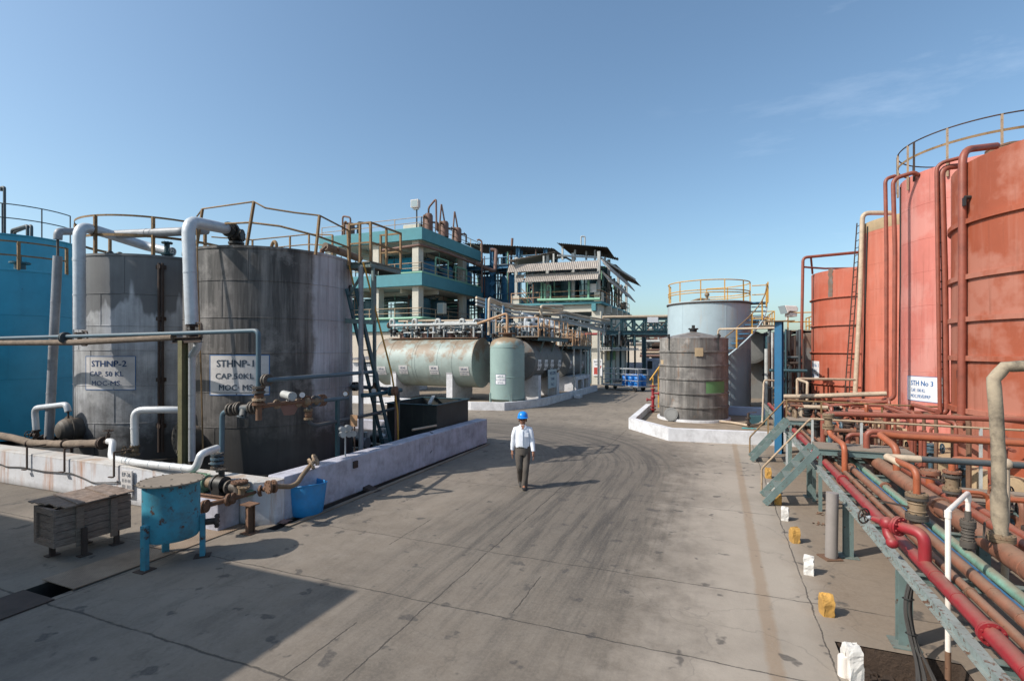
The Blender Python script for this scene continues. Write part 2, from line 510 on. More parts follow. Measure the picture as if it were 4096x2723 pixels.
P('sign_white', (.68, .68, .70), var=.05, rough=.6, dirt=.08, bump=.02)
P('sign_aged', (.56, .54, .53), var=.14, rough=.7, dirt=.3, bump=.03)
P('ink_navy', (.02, .055, .15), var=.15, rough=.7, bump=.0)
P('ink_faded', (.05, .07, .10), var=.4, rough=.8, bump=.0)
P('ink_blue', (.03, .13, .33), var=.15, rough=.7, bump=.0)
P('ink_red', (.4, .05, .04), var=.1, rough=.7, bump=.0)
P('poster_yellow', (.40, .36, .16), var=.1, rough=.7, bump=.0)
P('skin', (.27, .125, .075), var=.08, rough=.55, bump=.05)
P('hair', (.012, .010, .009), var=.2, rough=.6)
P('shirt', (.70, .73, .80), var=.05, rough=.85, bump=.1)
P('trousers', (.085, .072, .062), var=.12, rough=.85, bump=.1)
P('shoe', (.03, .028, .027), var=.1, rough=.4)
P('lamp_white', (.70, .62, .58), var=.06, rough=.5, dirt=.15)
P('glass_pane', (.30, .36, .38), var=.05, rough=.12, bump=.0)
P('cloth_teal', (.02, .30, .33), var=.3, rough=.95)
P('litter', (.30, .18, .15), var=.6, rough=.9, scale=6)
P('stub_column', (.24, .215, .20), var=.25, rust=.2, streak=.7, streak_col=(.19, .10, .05), along=(4, 4, 1.2), rough=.75)
P('green_patch', (.12, .25, .10), var=.12, rough=.7, rust=.06)
P('ice_blue_paint', (.36, .45, .60), var=.06, rough=.8, dirt=.1)
def chequer():
    m = NT('chequer_plate')
    n1 = m.noise(2.5, 8, .65)
    c = m.mix(m.ramp(n1, .3, .7), (.17, .12, .082), (.29, .22, .16))
    w = m.n('ShaderNodeTexWave', i={'Scale': 16.0, 'Distortion': 2.0}, bands_direction='DIAGONAL'); m.l(m.obj, w.inputs[0])
    m.bump(w.outputs['Fac'], .3, .01)
    c = m.mix(m.math('MULTIPLY', w.outputs['Fac'], .12), c, (.06, .045, .035))
    M['chequer'] = m.done(c, .7)
chequer()
def wood():
    m = NT('old_wood')
    g = m.noise(3, 8, .7, stretch=(3, 3, 22)); g2 = m.noise(1.6, 6, .6)
    c = m.mix(m.ramp(g, .3, .7), (.095, .068, .052), (.29, .225, .185))
    c = m.mix(m.math('MULTIPLY', m.ramp(g2, .45, .7), .5), c, (.22, .14, .09))
    m.bump(g, .5, .01)
    M['wood'] = m.done(c, .9)
wood()
def soil():
    m = NT('dug_soil')
    n = m.noise(14, 10, .75)
    c = m.mix(n, (.022, .014, .010), (.105, .066, .043))
    m.bump(n, 1.0, .06)
    M['soil'] = m.done(c, .95)
soil()
def red_tank(key, col, pale, patch=0.5, band=True):
    m = NT(key)
    n1 = m.noise(.8, 8, .65); n2 = m.noise(1, 6, .6, stretch=(3.5, 3.5, .25)); n3 = m.noise(.55, 5, .6, off=(9, 1, 3))
    dark = tuple(c * .78 for c in col)
    c = m.mix(m.ramp(n1, .3, .7), dark, col)
    c = m.mix(m.ramp(n2, .5, .72, 0, .55), c, pale)
    c = m.mix(m.ramp(n3, .5, .58, 0, patch), c, pale)
    st = m.noise(1, 8, .7, stretch=(9, 9, .3), off=(3, 3, 3))
    c = m.mix(m.ramp(st, .56, .70, 0, .5), c, (.17, .05, .026))
    f = m.noise(30, 6, .7); w = m.noise(2.2, 3, .5)
    m.bump(m.math('ADD', f, m.math('MULTIPLY', w, 5)), .15, .015)
    M[key] = m.done(c, .62)
red_tank('red_tank_a', (.42, .10, .055), (.44, .18, .13), .3)
red_tank('red_tank_b', (.51, .15, .095), (.50, .195, .145), .4)
red_tank('red_tank_c', (.54, .175, .14), (.54, .26, .225), .55)
red_tank('red_tank_d', (.32, .075, .033), (.37, .15, .105), .8)

def grimy_tank(key, base, clean_from=None, grime=.7, top=None, zlo=.9, rusty=False):
    """weathered cladding: vertical soot runs, black oil around the foot, one run of clean sheets between two bearings"""
    m = NT(key)
    n1 = m.noise(1.1, 8, .65)
    c = m.mix(m.ramp(n1, .3, .7), tuple(x * .72 for x in base), tuple(x * 1.12 for x in base))
    xyz = m.sep()
    run = m.noise(1, 8, .7, stretch=(2.3, 2.3, .16)); run2 = m.noise(1, 8, .7, stretch=(6.5, 6.5, .25), off=(4, 4, 4))
    if clean_from:
        ang = m.math('ARCTAN2', xyz[1], xyz[0])
        wob = m.math('MULTIPLY', m.math('SUBTRACT', m.noise(2.2, 4, .6), .5), .16)
        k = m.ramp(m.math('ADD', ang, wob), clean_from - .03, clean_from + .03)
        c = m.mix(k, c, m.mix(n1, (.40, .405, .44), (.55, .555, .60)))
        grime_k = m.ramp(k, 0, 1, grime, .35)
    else:
        grime_k = grime
    c = m.mix(m.math('MULTIPLY', m.ramp(run, .42, .58), grime_k), c, SOOT)
    c = m.mix(m.math('MULTIPLY', m.ramp(run2, .50, .64), m.math('MULTIPLY', grime_k, .85)), c, (.03, .025, .022))
    bl = m.noise(.75, 9, .68, off=(2, 8, 6)); c = m.mix(m.math('MULTIPLY', m.ramp(bl, .50, .60, 0, .8), grime_k), c, (.035, .032, .03)); pl = m.noise(.9, 9, .7, off=(9, 4, 1)); c = m.mix(m.ramp(pl, .55, .66, 0, .5), c, tuple(min(.6, x * 1.7) for x in base))
    pan = m.noise(1, 2, .5, stretch=(.9, .9, 1.15), off=(6, 1, 9))
    c = m.mix(m.ramp(pan, .35, .62, .32, 0), c, m.mix(n1, (.05, .047, .045), (.13, .12, .115)))
    if rusty:
        rs = m.noise(1, 8, .7, stretch=(5, 5, .4), off=(1, 9, 2)); rb = m.noise(1.5, 10, .7, off=(3, 3, 8))
        c = m.mix(m.ramp(rs, .55, .7, 0, .7), c, (.17, .085, .04)); c = m.mix(m.ramp(rb, .58, .68, 0, .55), c, (.21, .13, .08))
    if top:
        z0, soft = top                       # old lagging stain hanging from the rim with a scalloped edge
        sc_ = m.noise(1, 3, .5, stretch=(1.6, 1.6, .4), off=(1, 6, 2))
        e = m.math('ADD', xyz[2], m.math('MULTIPLY', m.math('SUBTRACT', sc_, .5), 3.2))
        c = m.mix(m.math('MULTIPLY', m.ramp(e, z0, z0 + soft), .86), c, m.mix(n1, (.075, .076, .08), (.13, .128, .128)))
    low = m.noise(1.4, 8, .7, off=(7, 2, 5))
    e = m.math('ADD', xyz[2], m.math('MULTIPLY', m.math('SUBTRACT', low, .5), 2.6))
    c = m.mix(m.ramp(e, zlo + .9, zlo - .2, 0, .93), c, m.mix(n1, (.012, .012, .012), (.045, .042, .04)))
    m.bump(m.math('ADD', run2, m.math('MULTIPLY', n1, 2)), .2, .015)
    M[key] = m.done(c, .6)
grimy_tank('sooty_cladding', (.20, .185, .175), clean_from=-.30, grime=.9, zlo=1.0)
grimy_tank('streaked_cladding', (.56, .57, .59), grime=.34, top=(4.0, .15), zlo=.75)
grimy_tank('grey_ringed', (.29, .27, .25), grime=.5, zlo=-.3, rusty=True)

def concrete_yard():
    m = NT('yard_concrete')
    xyz = m.sep(); x, y = xyz[0], xyz[1]
    n1 = m.noise(.35, 8, .6, co=m.obj); n2 = m.noise(2.2, 10, .7, co=m.obj); n3 = m.noise(24, 8, .75, co=m.obj)
    c = m.mix(m.ramp(n1, .3, .7), (.122, .101, .080), (.222, .185, .147))
    c = m.mix(m.ramp(n2, .42, .68, 0, .55), c, (.235, .203, .168))
    n5 = m.noise(1, 9, .7, co=m.obj, stretch=(2.6, .8, 1), off=(4, 0, 0)); c = m.mix(m.ramp(n5, .50, .66, 0, .45), c, (.085, .073, .062))
    n6 = m.noise(7, 8, .75, co=m.obj, off=(0, 9, 0)); c = m.mix(m.ramp(n6, .55, .72, 0, .45), c, (.06, .05, .042))
    # traffic lane: straight along the yard, then swinging left round the end of the bund
    yy = m.math('MAXIMUM', m.math('SUBTRACT', y, 13.5), 0)
    r = m.math('SQRT', m.math('ADD', m.math('POWER', m.math('ADD', x, 9.0), 2), m.math('POWER', yy, 2)))
    s = m.math('ADD', m.math('MULTIPLY', y, .06), m.math('MULTIPLY', x, .05))
    cb = m.n('ShaderNodeCombineXYZ'); m.l(r, cb.inputs[0]); m.l(s, cb.inputs[1])
    t1 = m.noise(3.4, 8, .72, co=cb.outputs[0]); t2 = m.noise(9, 8, .7, co=cb.outputs[0], off=(3, 1, 0))
    lane = m.math('MULTIPLY', m.ramp(r, 3.6, 5.0), m.ramp(m.math('ADD', r, m.math('MULTIPLY', n2, 1.6)), 10.1, 8.2))
    fw = m.math('MULTIPLY', lane, m.ramp(y, 4.5, 9.0, .25, 1.0))
    c = m.mix(m.math('MULTIPLY', fw, .58), c, (.072, .063, .054))
    c = m.mix(m.math('MULTIPLY', m.math('MULTIPLY', m.ramp(t1, .47, .62), fw), .76), c, (.034, .031, .029))
    c = m.mix(m.math('MULTIPLY', m.math('MULTIPLY', m.ramp(t2, .54, .66), fw), .55), c, (.036, .033, .031))
    # pale dusty strip near the pipe rack
    d = m.math('MULTIPLY', m.ramp(m.math('ADD', x, m.math('MULTIPLY', n2, 2.4)), .0, 1.3), m.ramp(n1, .25, .55, .25, 1))
    c = m.mix(m.math('MULTIPLY', d, .75), c, (.345, .30, .25))
    # brown edge strip along the rack kerb
    e = m.math('ABSOLUTE', m.math('SUBTRACT', m.math('ADD', x, m.math('MULTIPLY', n2, .12)), .62))
    c = m.mix(m.ramp(e, .10, .05, 0, .55), c, (.22, .145, .085))
    # brown earth dust under and beyond the pipe rack
    q = m.math('MULTIPLY', m.ramp(m.math('ADD', x, m.math('MULTIPLY', n2, .8)), 1.35, 1.9), m.ramp(n1, .25, .6, .45, .95))
    c = m.mix(q, c, m.mix(n6, (.085, .058, .038), (.25, .19, .135)))
    # oil spots
    sp = m.noise(2.6, 3, .5, co=m.obj, off=(11, 4, 0))
    c = m.mix(m.ramp(sp, .64, .68, 0, .75), c, (.05, .045, .042))
    c = m.mix(m.ramp(n3, .45, .75, 0, .35), c, (.27, .23, .185))
    # slab joints with ragged mortar edges
    wob = m.math('MULTIPLY', m.math('SUBTRACT', m.noise(1.7, 6, .7, co=m.obj), .5), .12)
    lines = None
    def line(src, at, w, lo=None, hi=None, other=None):
        k = m.ramp(m.math('ABSOLUTE', m.math('SUBTRACT', m.math('ADD', src, wob), at)), w, w * .35)
        if lo is not None:
            k = m.math('MULTIPLY', k, m.math('MULTIPLY', m.math('GREATER_THAN', other, lo), m.math('LESS_THAN', other, hi)))
        return k
    L = [line(x, -3.42, .014), line(x, 1.12, .012), line(y, 5.75, .014), line(y, 7.55, .014), line(y, 11.3, .014, -7, 1.1, x), line(y, 3.9, .02), line(y, 15.1, .014), line(y, 18.9, .014),
         line(x, -2.35, .012, 5.9, 7.0, y), line(x, -5.1, .012, 7.2, 8.6, y), line(x, -4.0, .014, 3.0, 5.0, y), line(x, -8.0, .012, 1, 6, y)]
    k = L[0]
    for q in L[1:]: k = m.math('MAXIMUM', k, q)
    brk = m.ramp(m.noise(3.3, 5, .6, co=m.obj), .35, .5, .35, 1)
    c = m.mix(m.math('MULTIPLY', m.math('MULTIPLY', k, brk), .8), c, (.034, .029, .024))
    # cracks
    vo = m.n('ShaderNodeTexVoronoi', feature='DISTANCE_TO_EDGE', i={'Scale': .42})
    mp = m.n('ShaderNodeVectorMath', operation='ADD')
    nn = m.n('ShaderNodeTexNoise', i={'Scale': 1.4, 'Detail': 6}); m.l(m.obj, nn.inputs[0])
    m.l(m.obj, mp.inputs[0]); m.l(nn.outputs['Color'], mp.inputs[1]); m.l(mp.outputs[0], vo.inputs[0])
    c = m.mix(m.math('MULTIPLY', m.ramp(vo.outputs['Distance'], .008, .001), m.math('MULTIPLY', brk, .22)), c, (.05, .045, .04))
    m.bump(m.math('SUBTRACT', m.math('ADD', m.math('MULTIPLY', n3, .5), m.math('MULTIPLY', n2, 1.2)), m.math('MULTIPLY', k, 2.5)), .35, .02)
    M['yard'] = m.done(c, .88)
concrete_yard()
def rusty_white():
    """whitewashed front wall with orange rust runs"""
    m = NT('front_wash')
    n1 = m.noise(1.4, 8, .65); n2 = m.noise(1, 8, .7, stretch=(1.6, 1.6, .14), off=(2, 2, 2)); n3 = m.noise(5, 10, .7)
    c = m.mix(m.ramp(n1, .3, .7), (.50, .51, .54), (.64, .65, .68))
    c = m.mix(m.ramp(n2, .53, .66, 0, .9), c, (.36, .15, .05))
    c = m.mix(m.ramp(n3, .55, .72, 0, .5), c, (.33, .32, .31))
    xyz = m.sep()
    c = m.mix(m.ramp(m.math('ADD', xyz[2], m.math('MULTIPLY', n3, .12)), .80, .86, 0, .6), c, (.33, .29, .23))
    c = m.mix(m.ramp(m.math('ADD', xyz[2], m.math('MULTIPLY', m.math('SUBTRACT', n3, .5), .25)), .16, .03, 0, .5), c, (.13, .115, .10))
    m.bump(m.math('ADD', n3, n1), .6, .02)
    M['front_wash'] = m.done(c, .9)
rusty_white()
# ------------------------------------------------------------------ ground
g = MB(); g.add([(-600, -200, 0), (600, -200, 0), (600, 1200, 0), (-600, 1200, 0)], [(0, 1, 2, 3)])
# cut the dug pit and the open drain out of the yard sheet by building it from strips around them
def sheet_with_holes(x0, x1, y0, y1, holes):
    xs = sorted({x0, x1, *[h[0] for h in holes], *[h[1] for h in holes]})
    ys = sorted({y0, y1, *[h[2] for h in holes], *[h[3] for h in holes]})
    mb = MB(); idx = {}
    for j, y in enumerate(ys):
        for i, x in enumerate(xs):
            idx[i, j] = len(mb.v); mb.v.append(Vector((x, y, 0)))
    for j in range(len(ys) - 1):
        for i in range(len(xs) - 1):
            mx, my = (xs[i] + xs[i + 1]) / 2, (ys[j] + ys[j + 1]) / 2
            if any(h[0] < mx < h[1] and h[2] < my < h[3] for h in holes): continue
            mb.f.append((idx[i, j], idx[i + 1, j], idx[i + 1, j + 1], idx[i, j + 1])); mb.sm.append(False)
    return mb
PIT = (1.22, 2.35, 5.35, 6.66)
DRAIN = (-8.72, -8.12, 2.2, 7.0)
SIDEDRAIN = (-7.62, -7.40, 7.0, 16.3)
yard = sheet_with_holes(-600, 600, -200, 1200, [PIT, DRAIN, SIDEDRAIN])
single('yard', 'worn grey concrete yard with slab joints and curved tyre marks', 'ground', yard, M['yard'], kind='structure', loc=(0, 0, 0))
def pit_box(name, label, h, depth, mat):
    mb = MB(); x0, x1, y0, y1 = h
    p = [(x0,y0,-depth),(x1,y0,-depth),(x1,y1,-depth),(x0,y1,-depth),(x0,y0,-.002),(x1,y0,-.002),(x1,y1,-.002),(x0,y1,-.002)]
    mb.add(p, [(0,1,2,3),(4,5,1,0),(5,6,2,1),(6,7,3,2),(7,4,0,3)])
    single(name, label, 'ground', mb, mat, kind='structure')
pit_box('drain_channel', 'dark open drain under the plates beside the blue vat', DRAIN, .35, M['oily_floor'])
pit_box('gutter', 'narrow dark gutter at the foot of the side bund wall', SIDEDRAIN, .12, M['oily_floor'])
# dug pit with rough earth
mb = MB(); nx, ny = 46, 40
x0, x1, y0, y1 = PIT
for j in range(ny + 1):
    for i in range(nx + 1):
        u, v = i / nx, j / ny
        e = min(u, 1 - u, v, 1 - v) * 2
        z = -.01 - .36 * min(1, e * 7) + .11 * mnoise.noise(Vector((u * 7, v * 6, 3))) * min(1, e * 6) + .06 * mnoise.noise(Vector((u * 24, v * 22, 1)))* min(1, e * 6)
        mb.v.append(Vector((x0 + (x1 - x0) * u, y0 + (y1 - y0) * v, z)))
for j in range(ny):
    for i in range(nx):
        a = j * (nx + 1) + i
        mb.f.append((a, a + 1, a + nx + 2, a + nx + 1)); mb.sm.append(True)
rn_ = random.Random(4)
for k in range(190):
    c_ = Vector((rn_.uniform(x0 + .05, x1 - .05), rn_.uniform(y0 + .05, y1 - .05), -.34 + rn_.uniform(0, .1))); s_ = rn_.uniform(.02, .075)
    q_ = [c_ + Vector((dx * s_ * rn_.uniform(.6, 1.2), dy * s_ * rn_.uniform(.6, 1.2), dz * s_ * rn_.uniform(.5, 1))) for dz in (-1, 1) for dx, dy in ((-1, -1), (1, -1), (1, 1), (-1, 1))]
    mb.hexa(q_)
single('soil', 'dark crumbly earth in the hole dug under the pipe rack', 'ground', mb, M['soil'], kind='structure')

# ------------------------------------------------------------------ bunds on the left
WX = -7.66                                   # outer face of the side wall
def wall_strip(poly_outer, poly_inner, z0, z1, wav=.012):
    """a low wall between two parallel lines, with a slightly uneven top"""
    mb = MB(); n = 14; o0, o1 = map(Vector, poly_outer); i0, i1 = map(Vector, poly_inner)
    vs = []
    for k in range(n + 1):
        t = k / n
        o, i = o0.lerp(o1, t), i0.lerp(i1, t)
        w = wav * mnoise.noise(Vector((t * 11, z1, o0.x)))
        vs += [(o.x, o.y, z0), (i.x, i.y, z0), (i.x, i.y, z1 + w * .7), (o.x, o.y, z1 + w)]
    fs = []
    for k in range(n):
        a, b = 4 * k, 4 * k + 4
        fs += [(a + 3, b + 3, b + 2, a + 2), (a, b, b + 3, a + 3), (a + 1, a + 2, b + 2, b + 1), (a, a + 1, b + 1, b)]
    fs += [(0, 3, 2, 1), (4 * n, 4 * n + 1, 4 * n + 2, 4 * n + 3)]
    return mb.add(vs, fs)
t = Thing('bund_wall', 'low whitewashed bund wall with rust runs round the black stained tanks', 'wall', (-12, 7.2, 0))
t.part('front_wall', wall_strip(((-40, 7.02, 0), (-7.95, 7.02, 0)), ((-40, 7.46, 0), (-7.95, 7.46, 0)), 0, .80), M['front_wash'], bevel=.02, label='rust streaked front length')
corner = MB(); corner.prism([(-7.95, 7.02), (-7.66, 7.25), (-7.66, 7.46), (-7.95, 7.46)], 0, .80)
t.part('wall_corner', corner, M['front_wash'])
t.part('side_wall', wall_strip(((WX, 7.462, 0), (-7.50, 16.4, 0)), ((WX - .42, 7.462, 0), (-7.92, 16.4, 0)), 0, .83), M['grimy_shaded_wash'], bevel=.02)
kb = MB(); kb.box(-7.39, 7.2, 0, -7.28, 16.2, .03)
single('gutter_kerb', 'thin kerb along the gutter beside the side bund wall', 'kerb', kb, M['bund_floor'], bevel=.008)
fl = MB(); fl.box(-45, 7.47, .01, -7.95, 16.6, .14)
single('bund_floor', 'oil blackened floor inside the tank bund', 'floor', fl, M['oily_floor'], kind='structure')
bk = MB(); bk.box(-45, 16.6, .005, -7.9, 16.9, .5)
single('bund_wall', 'back bund wall behind the black stained tanks', 'wall', bk, M['grimy_shaded_wash'], bevel=.02)

# ------------------------------------------------------------------ upright tanks
def shell_prof(R, z0, z1, rings=(), rw=.06, rh=.06, lip=.05, roof=.25):
    pr = [(R, z0)]
    for z in sorted(rings):
        pr += [(R, z - rh / 2), (R + rw, z - rh / 2 + .005), (R + rw, z + rh / 2 - .005), (R, z + rh / 2)]
    pr += [(R, z1 - .06), (R + lip, z1 - .06), (R + lip, z1)]
    return pr, [(R + lip, z1), (R - .02, z1 + .006), (.02, z1 + roof)]
def tank(name, label, c, R, z0, z1, mat, rings=(), rw=.012, rh=.02, lip=.02, roof=.22, roof_mat=None, seams=None, base=None, base_mat=None, group=None):
    t = Thing(name, label, 'tank', (c[0], c[1], z0), group)
    o = Vector((c[0], c[1], 0))
    sh, rf = shell_prof(R, z0, z1, rings, rw, rh, lip, roof)
    mb = MB(); mb.lathe(o, sh, seg=72); shell_mb = mb
    mb = MB(); mb.lathe(o, rf, seg=72)
    t.part('roof', mb, roof_mat or mat)
    if seams:                                   # lapped vertical sheet joints
        zs = [z0] + sorted(rings) + [z1 - .06]
        for k in range(len(zs) - 1):
            for j in range(seams):
                a = 2 * math.pi * (j + .5 * (k % 2) + .13 * math.sin(k * 5.1)) / seams
                p = o + Vector((math.cos(a) * (R + .002), math.sin(a) * (R + .002), 0))
                q = Vector((-math.sin(a), math.cos(a), 0))
                shell_mb.beam(p + Vector((0, 0, zs[k] + .02)), p + Vector((0, 0, zs[k + 1] - .02)), .03, .012, q)
    t.part('shell', shell_mb, mat)
    if base:
        mb = MB(); n = base[2] if len(base) > 2 else 48
        mb.prism([(c[0] + base[0] * math.cos(2 * math.pi * (i + .5) / n), c[1] + base[0] * math.sin(2 * math.pi * (i + .5) / n)) for i in range(n)], base[1], z0 + .003)
        t.part('plinth', mb, base_mat or M['white_plain'])
    t.c, t.R, t.z0, t.z1 = c, R, z0, z1
    return t
def arc_pts(c, R, z, a0, a1, n):
    return [Vector((c[0] + R * math.cos(a0 + (a1 - a0) * i / n), c[1] + R * math.sin(a0 + (a1 - a0) * i / n), z)) for i in range(n + 1)]
def rim_rail(t, mat, R, z, hs, angs, r=.02, flat=None, square=.05, under=None):
    """railing round a tank top: curved rails at heights hs and one post per bearing"""
    mb = MB(); a0, a1 = angs[0], angs[-1]
    for k, h in enumerate(hs):
        pts = arc_pts(t.c, R, z + h, a0, a1, 40)
        if flat and k in flat:
            for i in range(40):
                rad = (pts[i] + pts[i + 1]) / 2 - Vector((t.c[0], t.c[1], z + h))
                mb.beam(pts[i], pts[i + 1], .012, flat[k], rad)
        else: mb.tube(pts, r, seg=6)
    rail = t.part('railing', mb, mat)
    for a in angs:
        mb = MB(); p = Vector((t.c[0] + R * math.cos(a), t.c[1] + R * math.sin(a), 0))
        mb.beam(p + V(0, 0, z - .02), p + V(0, 0, z + max(hs) + .01), square, square * .8)
        t.part('post', mb, mat, under=rail)
    return rail
def wrap_sign(t, px, size, lines, mat, ink, border=None, bord_w=.02, R=None, label=None):
    """a painted sign bent round the shell: px is the photo pixel at its middle, size its width and height"""
    R = R or t.R
    a, z = PC(px[0], px[1], t.c, R)
    w, h = size
    def put(lift):
        return lambda u, v: Vector((t.c[0] + (R + lift) * math.cos(a + u / R), t.c[1] + (R + lift) * math.sin(a + u / R), z + v))
    def patch(x0, x1, y0, y1, lift):
        mb = MB(); n = max(2, int(abs(x1 - x0) / .08)); f = put(lift); b = put(.001)
        vs = []
        for i in range(n + 1):
            u = x0 + (x1 - x0) * i / n
            vs += [f(u, y0), f(u, y1), b(u, y0), b(u, y1)]
        fs = []
        for i in range(n):
            k, j = 4 * i, 4 * i + 4
            fs += [(k, j, j + 1, k + 1), (k, k + 2, j + 2, j), (k + 1, j + 1, j + 3, k + 3)]
        fs += [(0, 1, 3, 2), (4 * n, 4 * n + 2, 4 * n + 3, 4 * n + 1)]
        return mb.add(vs, fs)
    p = t.part('sign_panel', patch(-w / 2, w / 2, -h / 2, h / 2, .006), mat, label=label)
    if border:
        mb = MB()
        for q in ((-w / 2, w / 2, -h / 2, -h / 2 + bord_w), (-w / 2, w / 2, h / 2 - bord_w, h / 2), (-w / 2, -w / 2 + bord_w, -h / 2, h / 2), (w / 2 - bord_w, w / 2, -h / 2, h / 2)):
            s_ = patch(*q, .009); mb.add(s_.v, s_.f)
        t.part('sign_border', mb, border, under=p)
    for ln in lines: t.part('lettering', lettering([ln], put(.010)), ink, under=p)
    return p
def dome_manhole(t, px, r, R=None, out=.35, mat=None, flatcover=False, name='manhole'):
    R = R or t.R
    a, z = PC(px[0], px[1], t.c, R)
    n = Vector((math.cos(a), math.sin(a), 0)); p = Vector((t.c[0], t.c[1], z)) + n * (R - .05)
    mb = MB(); mb.cyl(p, p + n * out, r * .82, seg=24); mb.flange(p + n * out, n, r, .03, 16)
    o = t.part(name, mb, mat or M['rust_dark'])
    mb = MB(); mb.flange(p + n * (out + .035), n, r, .03, 16)
    if not flatcover:
        x, y, d = frame_of(n)
        for k in range(5):
            f0, f1 = k / 5, (k + 1) / 5
            mb.cyl(p + n * (out + .05 + .75 * r * math.sin(f0 * 1.57)), p + n * (out + .05 + .75 * r * math.sin(f1 * 1.57)), r * .85 * math.cos(f0 * 1.57), r * .85 * math.cos(f1 * 1.57) + .004, seg=24)
    t.part('cover', mb, mat or M['rust_dark'], under=o)
    return o

R1 = 2.1
T1 = tank('storage_tank', 'soot blackened upright tank marked STHNP-1 with a clean white right flank', (-11.4, 10.7), R1, .3, 5.72, M['sooty_cladding'],
          rings=(1.42, 2.25, 3.18, 4.02, 4.9), seams=9, base=(2.25, .14), base_mat=M['oily_floor'])
wrap_sign(T1, (951, 1500), (1.40, .96), [('STHNP-1', -.08, .19, .235, .007, .86), ('CAP.50KL', -.09, -.09, .19, .004, .90), ('MOC· MS.', -.04, -.36, .19, .005, .82)],
          M['sign_aged'], M['ink_faded'], M['ink_blue'], .018)
T2 = tank('storage_tank', 'dirty white upright tank marked STHNP-2 with a grey stain under its rim', (-15.75, 10.6), R1, .3, 5.82, M['streaked_cladding'],
          rings=(1.3, 2.3, 3.25, 3.9, 4.75), seams=9, base=(2.25, .14), base_mat=M['oily_floor'])
wrap_sign(T2, (430, 1492), (1.38, .90), [('STHNP-2', 0, .17, .225, .007, .94), ('CAP. 50 KL', -.06, -.08, .18, .003, .93), ('MOC-MS.', -.05, -.33, .18, .003, .82)],
          M['sign_aged'], M['ink_navy'], M['ink_blue'], .016)
T3 = tank('storage_tank', 'bright blue upright tank cut off by the left picture edge', (-23.2, 10.5), R1, .3, 5.9, M['blue_tank'], rings=(2.3, 3.5, 4.4), seams=7)
T4 = tank('storage_tank', 'taller bright blue tank rising behind the front blue one', (-37.5, 17.0), 2.6, .3, 9.5, M['blue_tank'], rings=(3, 5, 7), seams=8, lip=.06)
wrap_sign(T3, (-108, 1543), (1.2, .9), [('CAP 50 KL', 0, .0, .18, .002, .8)], M['sign_white'], M['ink_navy'], M['ink_blue'])
dome_manhole(T2, (318, 1712), .36, out=.25, mat=M['valve_iron'])
dome_manhole(T1, (775, 1752), .44, out=.28, flatcover=True, mat=M['valve_iron'])

# top of the black tank: bent angle-iron rail, nozzles, hatch
def ang_of(t, px, py, z):
    p = PZ(px, py, z); return p
zt = 5.72
def topo(px, py, d): return PD(px, py, d)
mb = MB()
c1 = Vector((-11.4, 10.7, 0))
posts1 = []
for (bx, by, tx, ty, dd) in ((787, 970, 810, 836, 13.9), (986, 974, 1016, 807, 12.5), (1262, 1003, 1278, 862, 12.7), (1396, 1046, 1392, 921, 13.5)):
    posts1.append((PD(bx, by, dd), PD(tx, ty, dd)))
top = [p[1] for p in posts1]
mid = [p[0].lerp(p[1], f) for p, f in zip(posts1, (.45, .48, .42, .45))]
pts = [PD(782, 873, 15.5), top[0], top[1], PD(1062, 832, 12.5), PD(1116, 841, 12.5), PD(1180, 851, 12.6), top[2], top[3]]
mb.tube(pts, .022, seg=5)
mb.tube([PD(875, 897, 12.9), mid[1] + V(0, 0, .02), PD(1120, 905, 12.5), mid[2], mid[3]], .026, seg=5)
mb.tube([mid[0], PD(875, 897, 12.9)], .02, seg=5)
# far side of the railing
rl = T1.part('railing', mb, M['rail_ochre']); mb = MB()
back = [PD(846, 948, 16.3), PD(1010, 960, 16.6), PD(1160, 945, 16.6), PD(1236, 937, 16.2), PD(1330, 940, 15.4)]
mb.tube(back, .022, seg=5)
mb.tube([b - V(0, 0, .32) for b in back], .02, seg=5)
rl2 = T1.part('railing', mb, M['rail_ochre'])
for a, b in posts1:
    mb = MB(); mb.beam(a - V(0, 0, .1), b, .06, .05); T1.part('post', mb, M['rail_ochre'], under=rl)
for b in back[1:]:
    mb = MB(); mb.beam(V(b.x, b.y, zt - .02), b, .045, .045); T1.part('post', mb, M['rail_ochre'], under=rl2)
mb = MB(); h = PD(855, 968, 13.9); mb.cyl(V(h.x, h.y, zt), V(h.x, h.y, zt + .22), .36, seg=24); mb.flange(V(h.x, h.y, zt + .24), (0, 0, 1), .43, .04, 16)
T1.part('hatch', mb, M['teal_dark'])
mb = MB(); h = PD(1086, 985, 14.2); mb.tube([V(h.x, h.y, zt), V(h.x, h.y, zt + .42), V(h.x + .10, h.y, zt + .55), V(h.x + .20, h.y - .02, zt + .46), V(h.x + .20, h.y - .02, zt + .34)], .045, .08, 8)
T1.part('vent_pipe', mb, M['rail_ochre'])
mb = MB(); h = PD(945, 960, 13.3)
mb.cyl(V(h.x, h.y, zt), V(h.x, h.y, zt + .3), .11, seg=14); mb.flange(V(h.x, h.y, zt + .3), (0, 0, 1), .19, .05); mb.ball(V(h.x, h.y, zt + .5), .17); mb.flange(V(h.x - .02, h.y, zt + .62), (0, .2, 1), .2, .05)
mb.flange(V(h.x - .12, h.y - .05, zt + .52), (1, .5, 0), .18, .05); mb.flange(V(h.x + .14, h.y + .05, zt + .5), (1, .5, 0), .16, .05)
T1.part('top_valve', mb, M['black_iron'])
mb = MB(); mb.angle_iron(PD(1305, 990, 13), PD(1285, 1010, 12.8), .05); h = PD(1287, 995, 13.4); mb.tube([V(h.x, h.y, zt - .05), V(h.x, h.y, zt + .16), V(h.x + .3, h.y + .3, zt + .2)], .06, .08)
T1.part('side_nozzle', mb, M['rust_brown'])
